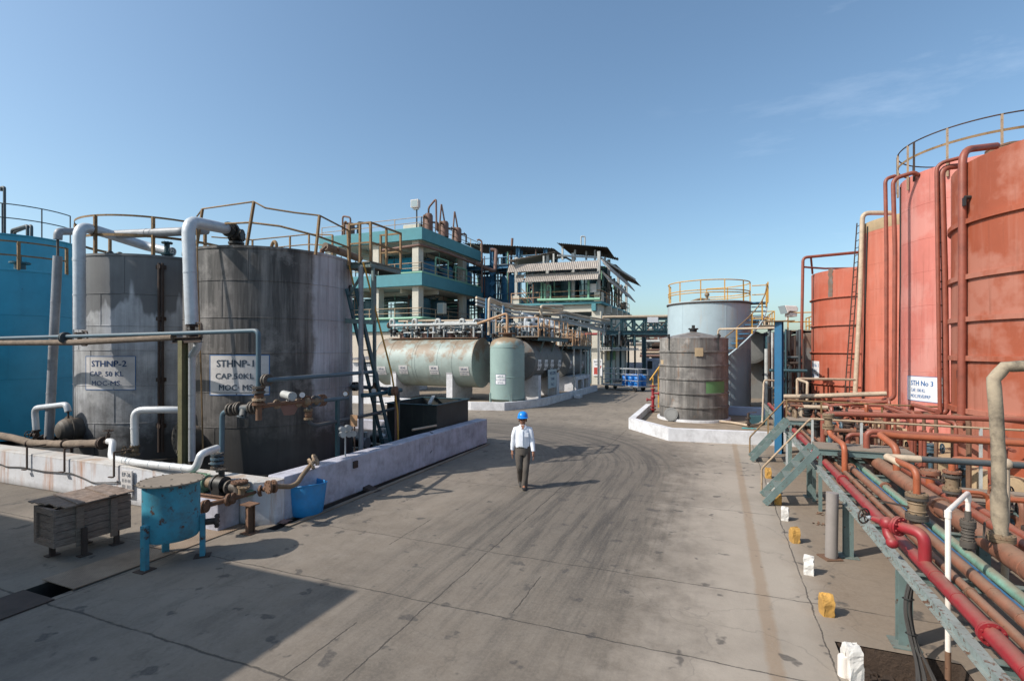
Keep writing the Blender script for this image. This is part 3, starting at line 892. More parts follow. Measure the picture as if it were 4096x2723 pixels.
mb = MB(); a, z = PC(1399, 1158, T1.c, R1); mb.disc(V(T1.c[0] + R1 * math.cos(a), T1.c[1] + R1 * math.sin(a), z), (math.cos(a), math.sin(a), 0), .13, .1)
T1.part('side_port', mb, M['black_iron'])
def bearing(c, p): return math.atan2(p.y - c[1], p.x - c[0])
# top of STHNP-2
c2 = (-15.75, 10.6)
rim_rail(T2, M['rail_ochre'], R1 - .03, 5.82, (.50, 1.02), [math.radians(a) for a in (-172, -128, -80, -40, -5, 40, 80)], r=.026, flat={0: .07, 1: .05}, square=.075)
mb = MB()
for px, dd in ((440, 15.3), (479, 15.5)):
    h = PD(px, 1000, dd); mb.cyl(V(h.x, h.y, 5.8), V(h.x, h.y, 6.02), .07); mb.flange(V(h.x, h.y, 6.03), (.2, 0, 1), .14, .04); mb.ball(V(h.x, h.y, 6.12), .1)
T2.part('top_fitting', mb, M['black_iron'])
mb = MB(); h = PD(668, 1020, 14.6); mb.cyl(V(h.x, h.y, 5.8), V(h.x, h.y, 6.3), .07); mb.flange(V(h.x, h.y, 5.98), (0, 0, 1), .15, .05); mb.flange(V(h.x, h.y, 6.3), (0, 0, 1), .14, .04); mb.wheel(V(h.x + .2, h.y, 6.05), (1, 0, 0))
T2.part('top_nozzle', mb, M['teal_dark'])
mb = MB()
for px in (636, 650):
    a, z = PC(px, 1300, T2.c, R1 + .07)
    p = Vector((T2.c[0] + (R1 + .07) * math.cos(a), T2.c[1] + (R1 + .07) * math.sin(a), 0))
    mb.cyl(p + V(0, 0, .5), p + V(0, 0, 5.6), .035, seg=8)
for z in (1.2, 2.45, 4.1, 5.5):
    a, _ = PC(643, 1300, T2.c, R1 + .07)
    mb.box(*(Vector((T2.c[0] + R1 * math.cos(a), T2.c[1] + R1 * math.sin(a), z)) - V(.09, .09, .05)), *(Vector((T2.c[0] + R1 * math.cos(a), T2.c[1] + R1 * math.sin(a), z)) + V(.09, .09, .05)))
T2.part('sight_tube', mb, M['rust_dark'])
# blue tank tops
rim_rail(T4, M['dark_pipe'], 2.6, 9.5, (.85, 1.6), [math.radians(a) for a in (-150, -112, -75, -40, -5, 30)], r=.03, square=.05)
mb = MB(); h = PD(18, 920, 34.5); mb.tube([V(h.x, h.y, 9.5), V(h.x, h.y, 14.2), V(h.x - .4, h.y, 14.25), V(h.x - .4, h.y, 14.0)], .085, .12, 8)
T4.part('vent_pipe', mb, M['dark_pipe'])
mb = MB()
for k, px in enumerate((110, 126)):
    a = PD(px, 902, 30.6); b = PD(px, 1100, 30.6); c_ = PD(48 + 10 * k, 920 + 8 * k, 32.5)
    mb.tube([b, a, c_, V(c_.x, c_.y, 9.4)], .085, .2, 8)
T4.part('overflow_pipe', mb, M['dark_pipe'])
rim_rail(T3, M['rail_ochre'], R1, 5.9, (.45, .9), [math.radians(a) for a in (-95, -62, -25, 10)], r=.024, flat={0: .05, 1: .05}, square=.08)
mb = MB(); h = PD(80, 1075, 18.3); mb.cyl(V(h.x, h.y, 5.9), V(h.x, h.y, 6.35), .16, seg=16); mb.flange(V(h.x, h.y, 6.35), (0, 0, 1), .30, .05, 12); mb.cyl(V(h.x, h.y, 6.4), V(h.x, h.y, 6.65), .05)
T3.part('top_nozzle', mb, M['teal_dark'])
# ------------------------------------------------------------------ pipework of the left bund
def pipe(name, label, pts, r, mat, bend=.12, seg=10, group=None, loc=None):
    """a pipe run as a thing; joints are added as parts by the callers"""
    lo = min(pts, key=lambda p: p.z)
    t = Thing(name, label, 'pipe', lo if loc is None else loc, group)
    mb = MB(); mb.tube(pts, r, bend, seg)
    t.part('pipe_run', mb, mat)
    return t
def bands(t, pts, r, mat, step=.9):
    """thin lap joints of the lagging sheets"""
    mb = MB()
    for a, b in zip(pts[:-1], pts[1:]):
        d = b - a; n = int(d.length / step)
        for k in range(1, n + 1):
            p = a + d * (k / (n + 1))
            mb.cyl(p - d.normalized() * .018, p + d.normalized() * .018, r + .007, seg=14)
    if mb.v: t.part('joint_band', mb, mat)
def valve_at(t, p, axis, r, mat, wheel=(0, 0, 1), length=.22, wheel_r=.09, name='valve'):
    p = Vector(p); ax = Vector(axis).normalized(); w = Vector(wheel).normalized()
    mb = MB()
    mb.flange(p - ax * length / 2, ax, r * 2.0, .03); mb.flange(p + ax * length / 2, ax, r * 2.0, .03)
    mb.cyl(p - ax * length / 2, p + ax * length / 2, r * 1.25, seg=12); mb.ball(p, r * 1.55)
    mb.cyl(p, p + w * r * 3.4, r * .75, seg=10); mb.disc(p + w * r * 2.4, w, r * 1.25, .025)
    mb.cyl(p + w * r * 3.2, p + w * r * 5.2, r * .22, seg=6)
    o = t.part(name, mb, mat)
    h = MB(); h.wheel(p + w * r * 5.0, w, wheel_r, .011)
    t.part('handwheel', h, mat, under=o)
    return o
def flanges(t, ps, r, mat, thick=.035):
    for p, ax in ps:
        mb = MB(); mb.flange(p, ax, r, thick); t.part('flange', mb, mat)

# tall leaning grey down pipe in front of the blue tank
pa = [PD(196, 1755, 14.0), PD(231, 1025, 14.0)]
t = pipe('lagged_pipe', 'grey leaning down pipe between the blue tank and the streaked tank', [*pa], .105, M['insulation_grey'], seg=14)
mb = MB(); mb.cyl(PD(231, 1026, 14.0), PD(231, 955, 14.0), .03)
t.part('stem', mb, M['valve_iron'])
bands(t, pa, .105, M['insulation_grey'], 1.3)
valve_at(t, PD(185, 1752, 14.0), (1, 0, 0), .05, M['rust_dark'], (-.6, -1, .3))
pb = [PD(231, 958, 14.0), PD(233, 926, 14.0), PD(330, 926, 15.0)]
t = pipe('lagged_pipe', 'short grey elbow pipe crossing the top rail of the streaked tank', pb, .10, M['insulation_grey'], .18, 14)
# white lagged risers
pB = [PY(319, 1318, 8.15), PY(316, 905, 8.15), PD(400, 925, 14.0), PD(585, 985, 15.2), PD(690, 1008, 15.0)]
t = pipe('lagged_pipe', 'fat white lagged riser bent over the streaked tank marked STHNP-2', pB, .135, M['insulation'], .30, 18)
bands(t, pB[:2], .135, M['insulation'], 1.2)
mb = MB(); q = PY(319, 1330, 8.15)
mb.flange(q + V(0, 0, -.02), (0, 0, 1), .12, .03); mb.cyl(q, q - V(0, 0, .32), .05); mb.flange(q - V(0, 0, .12), (0, 0, 1), .11, .03); mb.flange(q - V(0, 0, .2), (0, 0, 1), .11, .03)
mb.tube([q + V(.1, 0, .03), q + V(.32, 0, .03), q + V(.32, 0, -.33), q + V(.1, 0, -.33)], .022, .08, 6)
t.part('drip_valve', mb, M['rust_dark'])
pC = [PY(768, 1298, 8.0), PY(752, 884, 8.0), PD(905, 915, 13.0)]
t = pipe('lagged_pipe', 'fat white lagged riser bent over the black tank marked STHNP-1', pC, .135, M['insulation'], .30, 18)
bands(t, pC[:2], .135, M['insulation'], 1.2)
mb = MB(); q = PY(769, 1303, 8.0)
mb.flange(q, (0, 0, 1), .12, .03); mb.cyl(q, q - V(0, 0, .34), .05); mb.flange(q - V(0, 0, .12), (0, 0, 1), .12, .03); mb.flange(q - V(0, 0, .22), (0, 0, 1), .12, .03)
mb.tube([q + V(.08, 0, .06), q + V(.3, 0, .06), q + V(.3, 0, -.33), q + V(.05, 0, -.33)], .022, .08, 6)
t.part('drip_valve', mb, M['rust_dark'])
mb = MB(); e = PD(915, 918, 13.0); mb.flange(e, (pC[2] - pC[1]), .19, .05, 10); mb.flange(PD(928, 921, 13.05), (pC[2] - pC[1]), .19, .05, 10)
t.part('flange', mb, M['black_iron'])
pD = [PD(455, 938, 14.4), PD(730, 926, 13.6), PD(828, 921, 14.2)]
t = pipe('lagged_pipe', 'straight grey lagged pipe running between the two tank tops', pD, .115, M['insulation_grey'], .1, 14)
bands(t, pD, .115, M['insulation_grey'], 1.4)
# long pair at mid height with its post
yv = 7.75
pts = [PY(-500, 1352, yv), PY(0, 1353, yv), PY(690, 1334, yv), PY(1034, 1322, yv), PY(1034, 1545, yv)]
t = pipe('steel_pipe', 'thin blue grey pipe crossing both stained tanks and dropping to a valve stack', pts, .048, M['grey_blue_pipe'], .12, 10)
mb = MB(); p = PY(258, 1351, yv); mb.flange(p, (1, 0, 0), .14, .03); mb.flange(p + V(.06, 0, 0), (1, 0, 0), .14, .03)
t.part('flange', mb, M['dark_pipe'])
o = PY(1035, 1550, yv)
for dz, m_ in ((0, 'valve_iron'), (-.09, 'valve_iron'), (-.24, 'rail_tan'), (-.33, 'rust_brown')):
    mb = MB(); mb.flange(o + V(0, 0, dz), (0, 0, 1), .125, .045); t.part('flange', mb, M[m_])
mb = MB(); mb.cyl(o, o - V(0, 0, .66), .06); mb.ball(o - V(0, 0, .17), .085); t.part('check_valve', mb, M['rust_brown'])
pts = [PY(-500, 1372, yv + .02), PY(0, 1371, yv + .02), PY(300, 1369, yv + .02), PY(694, 1348, yv + .02)]
t = pipe('lagged_pipe', 'thicker dusty lagged pipe slung right under the thin blue grey one', pts, .075, M['rag_wrap'], .1, 12)
post = MB(); a = PY(732, 1362, 7.8); b = V(a.x, 7.8, .1)
post.channel(b, a, .13, .15, .012, side=(1, 0, 0)); 
t = Thing('pipe_support', 'olive steel post holding the pipes in front of the black tank', 'post', b)
t.part('post', post, M['olive_steel'])
mb = MB(); mb.channel(PY(690, 1362, 7.8), PY(805, 1358, 7.8), .10, .12, .01); t.part('bracket_arm', mb, M['rust_dark'])
mb = MB(); mb.beam(b + V(-.14, 0, .06), b + V(.14, 0, .06), .28, .02); t.part('base_plate', mb, M['rust_dark'])
pts = [PY(792, 1352, 8.1), PY(790, 1392, 8.1), PY(768, 1420, 8.1), PY(766, 1446, 8.1), PY(766, 1842, 8.1)]
t = pipe('lagged_pipe', 'slim white lagged drop pipe right beside the olive post', pts, .082, M['insulation'], .12, 14)
bands(t, pts[-2:], .082, M['insulation'], 1.0)
mb = MB(); q = PY(766, 1850, 8.1); mb.cyl(q + V(0, 0, .1), q - V(0, 0, .3), .035); mb.flange(q - V(0, 0, .05), (0, 0, 1), .08, .025); mb.flange(q - V(0, 0, .14), (0, 0, 1), .08, .025); mb.wheel(q + V(.16, -.05, -.1), (1, -.4, 0), .06)
t.part('drain_valve', mb, M['rust_dark'])
# thin rust rod
pts = [PY(787, 905, 8.35), PY(792, 1150, 8.3), PY(804, 1480, 8.3), PY(812, 1800, 8.3)]
pipe('conduit', 'thin rust coloured conduit running down the front of the black tank', pts, .018, M['rail_ochre'], .05, 6)
# loops low in front of the tanks
pts = [PY(145, 1719, 8.2), PY(138, 1632, 8.2), PY(266, 1617, 8.25), PY(273, 1645, 8.25)]
t = pipe('lagged_pipe', 'small white lagged loop beside the leaning grey pipe', pts, .075, M['insulation'], .18, 14)
mb = MB(); mb.cyl(pts[-1], pts[-1] - V(0, 0, .3), .022); t.part('stem', mb, M['rust_dark'])
valve_at(t, PY(145, 1738, 8.2), (0, 0, 1), .05, M['rust_dark'], (-1, -.3, 0))
pts = [PY(540, 1781, 7.85), PY(537, 1640, 7.85), PY(665, 1638, 8.2), PY(745, 1640, 8.5)]
t = pipe('lagged_pipe', 'bright white lagged loop entering the black tank behind the olive post', pts, .082, M['insulation_bright'], .2, 16)
bands(t, pts[:2], .082, M['insulation_bright'], .5)
valve_at(t, PY(540, 1800, 7.85), (0, 0, 1), .05, M['valve_brown'], (-1, -.5, 0), .2)
# rag wrapped pipe along the wall
pts = [PY(-420, 1742, 7.7), PY(0, 1742, 7.7), PY(55, 1752, 7.7), PY(125, 1772, 7.7), PY(250, 1776, 7.7), PY(402, 1772, 7.7)]
mb = MB()
fine = []
for a, b in zip(pts[:-1], pts[1:]):
    n = max(2, int((b - a).length / .12))
    fine += [a.lerp(b, k / n) for k in range(n)]
fine.append(pts[-1])
rr = [.095 + .014 * mnoise.noise(Vector((i * .45, 0, 1))) for i in range(len(fine))]
t = Thing('lagged_pipe', 'lumpy brown rag wrapped pipe resting above the front bund wall', 'pipe', pts[-1])
mb.tube(fine, rr, 0, 12); t.part('pipe_run', mb, M['rag_wrap'])
mb = MB(); mb.flange(PY(408, 1772, 7.7), (1, 0, 0), .15, .04); mb.flange(PY(416, 1770, 7.7), (1, 0, 0), .15, .04); mb.cyl(PY(402, 1772, 7.7), PY(440, 1764, 7.7), .06); t.part('flange', mb, M['rust_dark'])
for px in (120, 262):
    mb = MB(); p = PY(px, 1774, 7.7); mb.torus(p, (1, 0, 0), .10, .02, 16, 6); t.part('strap', mb, M['rust_dark'])
for px in (0, 285):
    mb = MB(); p = PY(px, 1780, 7.7); mb.cyl(V(p.x, 7.7, .1), V(p.x, 7.7, p.z), .03); t.part('stand', mb, M['rust_dark'])
pts = [PY(434, 1764, 7.5), PY(452, 1766, 7.5), PY(444, 1832, 7.35), PY(560, 1852, 7.05), PY(783, 1876, 6.92), PY(803, 1818, 6.95), PY(822, 1808, 7.05), PY(868, 1792, 7.4)]
t = pipe('lagged_pipe', 'bright white lagged pipe lying along the front bund wall with two upturned ends', pts, .072, M['insulation_bright'], .16, 16)
bands(t, pts[2:5], .072, M['insulation_bright'], .45)
mb = MB(); p = PY(434, 1760, 7.5); mb.cyl(p - V(.05, 0, .02), p + V(0, 0, .15), .04); mb.wheel(p + V(0, 0, .22), (0, 0, 1), .1); mb.cyl(p, p + V(0, 0, .22), .014, seg=6)
t.part('valve', mb, M['rust_dark'])
# small brackets hung over the wall and the sagging cable
for px, py in ((112, 1815), (262, 1822), (460, 1838)):
    mb = MB(); p = PY(px, py, 6.98); mb.beam(p + V(0, .35, .16), p + V(0, -.02, .16), .03, .03); mb.beam(p + V(0, -.02, .17), p - V(0, .02, .36), .03, .03); mb.beam(p + V(-.10, -.06, -.36), p + V(.03, -.06, -.36), .05, .02)
    single('pipe_bracket', {112: 'rusty hook bracket over the front bund wall next to the longest rust run', 262: 'rusty hook bracket over the front bund wall left of the crate', 460: 'rusty hook bracket just left of the EP-36 notice'}[px], 'bracket', mb, M['rust_dark'], group='hook brackets on the front bund wall')
pts = [PY(-300, 1846, 7.0), PY(0, 1855, 7.0), PY(25, 1866, 7.0), PY(90, 1868, 7.0), PY(170, 1884, 6.99), PY(285, 1892, 6.99), PY(330, 1910, 6.99), PY(370, 1930, 6.99), PY(480, 1928, 6.99), PY(560, 1945, 6.99), PY(640, 1950, 6.99)]
single('cable', 'black cable sagging along the whitewashed front bund wall', 'cable', MB().tube(pts, .012, .1, 6), M['cable_black'])
# notice EP-36
p = PY(508, 1932, 6.97)
t = Thing('notice_board', 'small pale EP-36 notice on the front bund wall behind the crate', 'sign', V(p.x, p.y, p.z - .26))
mb = MB(); mb.box(p.x - .17, 6.955, p.z - .27, p.x + .17, 6.985, p.z + .27); t.part('panel', mb, M['sign_aged'])
t.part('lettering', lettering([('EP-36', 0, .14, .12, .003, .27), ('II·II·III', 0, .02, .10, .0, .26), ('III III', 0, -.10, .10, 0, .26), ('I I I I', 0, -.22, .10, 0, .24)], lambda u, v: V(p.x + u, 6.952, p.z + v)), M['ink_faded'])

# process piping in front of the black tank
yv = 7.8
pts = [PY(887, 1815, yv), PY(889, 1648, yv), PY(980, 1636, yv), PY(1046, 1626, yv)]
t = pipe('steel_pipe', 'dark pipe rising from the pump and turning into a row of flanged valves', pts, .052, M['grey_blue_pipe'], .13, 12)
for px, py, m_ in ((922, 1638, 'valve_iron'), (935, 1637, 'valve_iron'), (952, 1633, 'valve_iron'), (962, 1632, 'valve_iron'), (1008, 1630, 'valve_iron'), (1018, 1629, 'valve_iron'), (1034, 1626, 'valve_iron')):
    mb = MB(); mb.flange(PY(px, py, yv), (1, 0, .06), .135, .035); t.part('flange', mb, M[m_])
mb = MB(); mb.cyl(PY(962, 1634, yv), PY(1010, 1632, yv), .085); mb.cyl(PY(975, 1640, yv - .02), PY(970, 1668, yv - .12), .075); mb.flange(PY(970, 1668, yv - .12), (-.1, -.3, -1), .11, .03)
t.part('strainer', mb, M['dark_pipe'])
q = PY(886, 1815, yv)
for dz, m_ in ((.02, 'dark_pipe'), (-.07, 'grey_blue_pipe'), (-.16, 'grey_blue_pipe'), (-.27, 'valve_iron'), (-.34, 'valve_iron')):
    mb = MB(); mb.flange(q + V(0, -.1, dz), (0, 0, 1), .13, .045); t.part('flange', mb, M[m_])
mb = MB(); mb.cyl(q + V(0, -.1, .05), q + V(0, -.16, -.62), .06); mb.tube([q + V(-.05, -.1, -.2), q + V(-.22, -.12, -.2)], .02, 0, 6); t.part('riser', mb, M['dark_pipe'])
mb = MB(); w = q + V(.30, -.25, -.32); mb.cyl(w, w + V(-.1, .05, .03), .06); mb.torus(w, (1, -.6, .2), .09, .025, 14, 6); t.part('hand_valve', mb, M['black_iron'])
HA, HB = PY(1046, 1620, 7.8), PX(1390, 1590, -8.72)
def PP(px, py):
    """a point on the upright plane that holds the header pipe and follows the flank of the black tank"""
    r_ = ray(px, py); d = HB - HA; n_ = V(-d.y, d.x, 0)
    t_ = (HA.x * n_.x + HA.y * n_.y) / (r_.x * n_.x + r_.y * n_.y)
    return V(r_.x * t_, r_.y * t_, EYE + r_.z * t_)
# red brown header with instrument
pts = [PP(1046, 1540), PP(1046, 1625), PP(1108, 1615), PP(1222, 1605), PP(1290, 1598)]
t = pipe('steel_pipe', 'red brown header pipe with a gauge and transmitter before the black tank', pts, .045, M['rust_brown'], .05, 10)
tri = [PP(1116, 1618), PP(1186, 1608), PP(1158, 1660), PP(1136, 1660)]
mb = MB(); mb.extrude(tri, (0, .14, 0)); t.part('hopper_plate', mb, M['scrubber_brown'])
mb = MB(); p = PP(1150, 1592); mb.cyl(p - V(0, 0, .12), p, .03); mb.cyl(p + V(-.14, .02, .08), p + V(.17, -.05, .05), .085, seg=18); mb.flange(p + V(.18, -.05, .05), (1, -.3, 0), .10, .03)
o = t.part('transmitter', mb, M['pipe_grey'])
mb = MB(); mb.disc(p + V(.20, -.055, .05), (1, -.3, 0), .07, .01); t.part('display_glass', mb, M['glass_pane'], under=o)
mb = MB(); p = PP(1209, 1578); mb.cyl(p - V(0, 0, .22), p, .012, seg=6); mb.cyl(p, p + V(.05, -.05, 0), .075, seg=20)
o = t.part('pressure_gauge', mb, M['black_iron'])
mb = MB(); mb.disc(p + V(.053, -.053, 0), (1, -1, 0), .06, .008); t.part('gauge_face', mb, M['sign_white'], under=o)
for px, py, m_, s_ in ((1108, 1616, 'valve_brown', .1), (1194, 1610, 'valve_brown', .1), (1220, 1606, 'rust_brown', .13), (1230, 1605, 'rust_brown', .13), (1258, 1604, 'dark_pipe', .13), (1268, 1603, 'grey_blue_pipe', .13), (1282, 1601, 'rust_brown', .14), (1292, 1600, 'rust_brown', .14)):
    mb = MB(); mb.flange(PP(px, py), (1, 0, .06), s_, .035); t.part('flange', mb, M[m_])
mb = MB(); mb.ball(PP(1226, 1606), .1); mb.ball(PP(1263, 1604), .09); mb.cyl(PP(1240, 1605), PP(1290, 1601), .05); t.part('ball_valve', mb, M['valve_brown'])
pts = [PP(1290, 1601), PP(1330, 1597), PP(1390, 1590)]
t2 = pipe('steel_pipe', 'short blue grey pipe stub on a leg ending under a round gauge', pts, .05, M['grey_blue_pipe'], .05, 10)
mb = MB(); p = PP(1350, 1596); mb.beam(V(p.x, p.y, .12), p, .09, .07); t2.part('leg', mb, M['teal_dark'])
mb = MB(); p = PP(1382, 1574); mb.cyl(p - V(0, 0, .12), p, .014, seg=6); mb.cyl(p + V(.0, .02, 0), p + V(.03, -.04, 0), .07, seg=20); o = t2.part('pressure_gauge', mb, M['rail_ochre'])
mb = MB(); mb.disc(p + V(.032, -.045, 0), (.5, -1, 0), .055, .008); t2.part('gauge_face', mb, M['sign_white'], under=o)
pts = [PP(1234, 1620), PP(1234, 1690), PP(1262, 1702), PD(1500, 1653, 14.2), PD(1585, 1632, 15.2)]
t = pipe('steel_pipe', 'dark dusty pipe dropping from the header and running off to the steel bin', pts, .045, M['dark_pipe'], .12, 10)
for py in (1640, 1674):
    mb = MB(); mb.flange(PP(1234, py), (0, 0, 1), .10, .035); t.part('flange', mb, M['valve_brown'])
mb = MB(); mb.ball(PP(1234, 1657), .085, sz=1.2); t.part('ball_valve', mb, M['rust_brown'])
pts = [PY(1056, 1522, yv), PY(1080, 1519, yv), PD(1505, 1486, 14.6), PD(1512, 1546, 14.7)]
t = pipe('steel_pipe', 'long level grey blue pipe crossing the black tank towards the ladder', pts, .05, M['grey_blue_pipe'], .12, 10)
for px in (1062, 1072):
    mb = MB(); mb.flange(PY(px, 1520, yv), (1, 0, 0), .125, .035); t.part('flange', mb, M['valve_iron'])
pts = [PD(1405, 1545, 14.2), PD(1520, 1553, 14.6), PD(1605, 1560, 15.0), PD(1440, 1581, 13.6)]
t = pipe('steel_pipe', 'dark hairpin pipe looping out from the ladder foot towards the bin', [PD(1405, 1545, 14.2), PD(1520, 1553, 14.6), PD(1606, 1559, 15.2)], .055, M['dark_pipe'], .1, 10)
pipe('steel_pipe', 'dark blue lower arm of the hairpin pipe near the steel bin', [PD(1448, 1581, 13.7), PD(1490, 1579, 14.0), PD(1560, 1566, 14.6), PD(1604, 1560, 15.2)], .06, M['teal_dark'], .1, 10)
for px, py, m_ in ((1417, 1545, 'black_iron'), (1500, 1548, 'rust_dark'), (1560, 1564, 'teal_dark'), (1575, 1563, 'rust_brown')):
    mb = MB(); mb.flange(PD(px, py, 14.4), (1, .2, 0), .13, .05); mb.flange(PD(px + 8, py, 14.45), (1, .2, 0), .13, .05); t.part('flange', mb, M[m_])
mb = MB(); p = PD(1495, 1562, 14.2); mb.cyl(p, p + V(.03, -.04, 0), .08, seg=20); mb.cyl(p, p + V(0, 0, .12), .014, seg=6); o = t.part('pressure_gauge', mb, M['rail_ochre'])
mb = MB(); mb.disc(p + V(.034, -.046, 0), (.5, -.8, 0), .066, .008); t.part('gauge_face', mb, M['sign_aged'], under=o)
mb = MB(); a = PD(1593, 1566, 15.0); mb.cyl(a, V(a.x, a.y, .9), .045); mb.cyl(a + V(-.09, -.05, -.24), a + V(.1, -.05, -.24), .02, seg=6); t.part('drop_leg', mb, M['dark_pipe'])
# junction boxes on a thin post at the wall
b = PZ(1381, 1830, .83); b = V(-7.85, PX(1381, 1800, -7.85).y, .83)
t = Thing('junction_boxes', 'cluster of silvery junction boxes on a thin post over the side bund wall', 'electrical box', b)
tp = PX(1383, 1745, -7.85)
mb = MB(); mb.cyl(b - V(0, 0, .02), V(b.x, b.y, tp.z + .1), .018, seg=8); t.part('post', mb, M['pipe_grey'])
for px, py in ((1372, 1714), (1394, 1709), (1372, 1736), (1395, 1734), (1412, 1732)):
    mb = MB(); p = PX(px, py, -7.85); mb.cyl(p - V(.05, .0, 0), p + V(.07, -.07, 0), .062, seg=16); mb.disc(p + V(.075, -.075, 0), (1, -1, 0), .068, .02, 16)
    t.part('junction_box', mb, M['galv'])
b = V(-8.25, PX(1418, 1800, -8.25).y, .14); tp = PX(1418, 1678, -8.25)
t = Thing('sign_post', 'faded orange notice plate standing behind the junction boxes', 'sign', b)
mb = MB(); mb.cyl(b, V(b.x, b.y, tp.z), .02, seg=6); t.part('post', mb, M['rust_dark'])
mb = MB(); mb.box(b.x - .11, b.y - .03, tp.z - .16, b.x + .11, b.y - .022, tp.z + .12); t.part('panel', mb, M['pipe_copper'])
# small socket boxes on the side wall
for px, py, lab in ((1703, 1772, 'small white socket box on the side bund wall below the steel bin'), (1417, 1856, 'small dark switch box on the side bund wall below the junction boxes')):
    p = PX(px, py, -7.64); mb = MB(); mb.box(-7.66, p.y - .07, p.z - .08, -7.58, p.y + .07, p.z + .08); mb.box(-7.585, p.y - .03, p.z - .03, -7.56, p.y + .03, p.z + .03)
    single('socket_box', lab, 'electrical box', mb, M['sign_aged'] if px > 1500 else M['rust_dark'], bevel=.008)
pts = [PX(1720, 1728, -7.7) , PX(1745, 1738, -7.63), PX(1742, 1770, -7.6), PX(1730, 1795, -7.58), PX(1722, 1810, -7.56)]
single('cable', 'thin black cable hooked over the side bund wall beside the white socket box', 'cable', MB().tube(pts, .011, .1, 6), M['cable_black'])
# tan suction pipe over the wall
pts = [PX(1258, 1842, -7.72), PX(1240, 1862, -7.62), PX(1222, 1884, -7.55), PX(1208, 1902, -7.5), PX(1190, 1932, -7.44), PX(1162, 1946, -7.45), PX(1090, 1944, -7.5)]
t = pipe('suction_pipe', 'tan bent pipe climbing over the side bund wall behind the blue tub', pts, .045, M['valve_brown'], .12, 12)
flanges(t, [(PX(1262, 1838, -7.73), (1, .6, .6)), (PX(1245, 1855, -7.62), (.6, .9, .5))], .125, M['rail_tan'], .035)
flanges(t, [(PX(1095, 1944, -7.5), (.3, 1, 0)), (PX(1074, 1947, -7.5), (.3, 1, 0))], .12, M['rust_brown'], .04)
# pump set on its plinth
pl = [PZ(872, 2127, 0), PZ(1000, 2085, 0), PZ(905, 2018, 0), PZ(760, 2060, 0)]
pz = MB(); X0, Y0 = PZ(872, 2127, 0).x, PZ(872, 2127, 0).y
pz.box(X0 - 1.1, Y0, 0, X0, 7.0, .52)
single('pump_plinth', 'white block plinth under the pump in front of the bund wall', 'plinth', pz, M['grimy_shaded_wash'], bevel=.02)
pc = V(X0 - .36, Y0 + .36, .735)
t = Thing('pump', 'black round pump with a green motor on a white plinth', 'pump', V(pc.x, pc.y, .52))
mb = MB(); mb.cyl(pc - V(.10, 0, 0), pc + V(.10, 0, 0), .15, seg=28); mb.flange(pc - V(.11, 0, 0), (1, 0, 0), .17, .05, 12); mb.cyl(pc + V(.1, 0, 0), pc + V(.26, 0, 0), .07); mb.cyl(pc + V(0, 0, .1), pc + V(0, 0, .27), .055); mb.flange(pc + V(0, 0, .26), (0, 0, 1), .10, .035)
mb.box(pc.x - .10, pc.y - .14, .52, pc.x + .10, pc.y + .14, .68)
t.part('pump_casing', mb, M['black_iron'])
mb = MB(); mb.cyl(pc - V(.36, 0, 0), pc - V(.14, 0, 0), .10); t.part('coupling', mb, M['valve_brown'])
mb = MB(); mb.cyl(pc - V(.85, 0, 0), pc - V(.36, 0, 0), .14, seg=20)
for k in range(12):
    a = 2 * math.pi * k / 12
    mb.beam(pc + V(-.82, math.cos(a) * .15, math.sin(a) * .15), pc + V(-.40, math.cos(a) * .15, math.sin(a) * .15), .012, .03, V(0, math.sin(a), -math.cos(a)))
mb.box(pc.x - .8, pc.y - .12, .54, pc.x - .42, pc.y + .12, .70)
t.part('motor', mb, M['motor_green'])
mb = MB(); mb.channel(V(pc.x - .95, pc.y - .2, .55), V(pc.x + .3, pc.y - .2, .55), .06, .06); mb.channel(V(pc.x - .95, pc.y + .2, .55), V(pc.x + .3, pc.y + .2, .55), .06, .06); t.part('base_frame', mb, M['rust_brown'])
s0 = pc + V(.46, -.04, -.02)
mb = MB(); mb.cyl(s0 - V(.2, 0, 0), s0 + V(.05, 0, 0), .085); mb.flange(s0 - V(.2, 0, 0), (1, 0, 0), .13, .035); mb.cyl(s0 + V(.05, .0, -.1), s0 + V(.05, 0, .10), .10, seg=20)
o = t.part('strainer', mb, M['valve_iron'])
mb = MB(); mb.flange(s0 + V(.05, 0, .12), (0, 0, 1), .145, .035, 12); t.part('strainer_cover', mb, M['rust_brown'], under=o)
# suction line across the front of the plinth
pts = [PZ(795, 2029, .55), PZ(842, 2016, .57), PZ(905, 1999, .59), PZ(1011, 1969, .62), PZ(1046, 1958, .64), PX(1092, 1944, -7.5)]
t = pipe('suction_pipe', 'rusty flanged pipe along the front of the pump plinth', pts, .045, M['rust_brown'], .05, 10)
for px, py, s_ in ((815, 2026, .11), (825, 2023, .11), (914, 1998, .11), (932, 1992, .10), (1045, 1960, .11)):
    z = .56 + (px - 800) * .00035
    mb = MB(); mb.flange(PZ(px, py, z), (.9, .35, 0), s_, .035); t.part('flange', mb, M['rust_brown'])
mb = MB(); mb.cyl(PZ(985, 1976, .61), PZ(1040, 1960, .63), .055); t.part('green_sleeve', mb, M['motor_green'])
p = PZ(967, 1982, .6); mb = MB(); mb.cyl(p, p + V(0, 0, .16), .06); mb.flange(p + V(.02, .02, .18), (.4, -.2, 1), .11, .035); t.part('branch', mb, M['valve_brown'])
a, b = PZ(1001, 2130, 0), PZ(1003, 1985, .52)
t = Thing('pipe_support', 'rusty I-beam stub carrying the pump suction pipe', 'post', a)
mb = MB(); mb.channel(V(a.x, a.y, 0), V(a.x, a.y, .50), .13, .12, .012, side=(1, -.4, 0)); t.part('post', mb, M['rust_brown'])
mb = MB(); mb.box(a.x - .14, a.y - .1, .50, a.x + .12, a.y + .1, .52); t.part('top_plate', mb, M['rust_brown'])
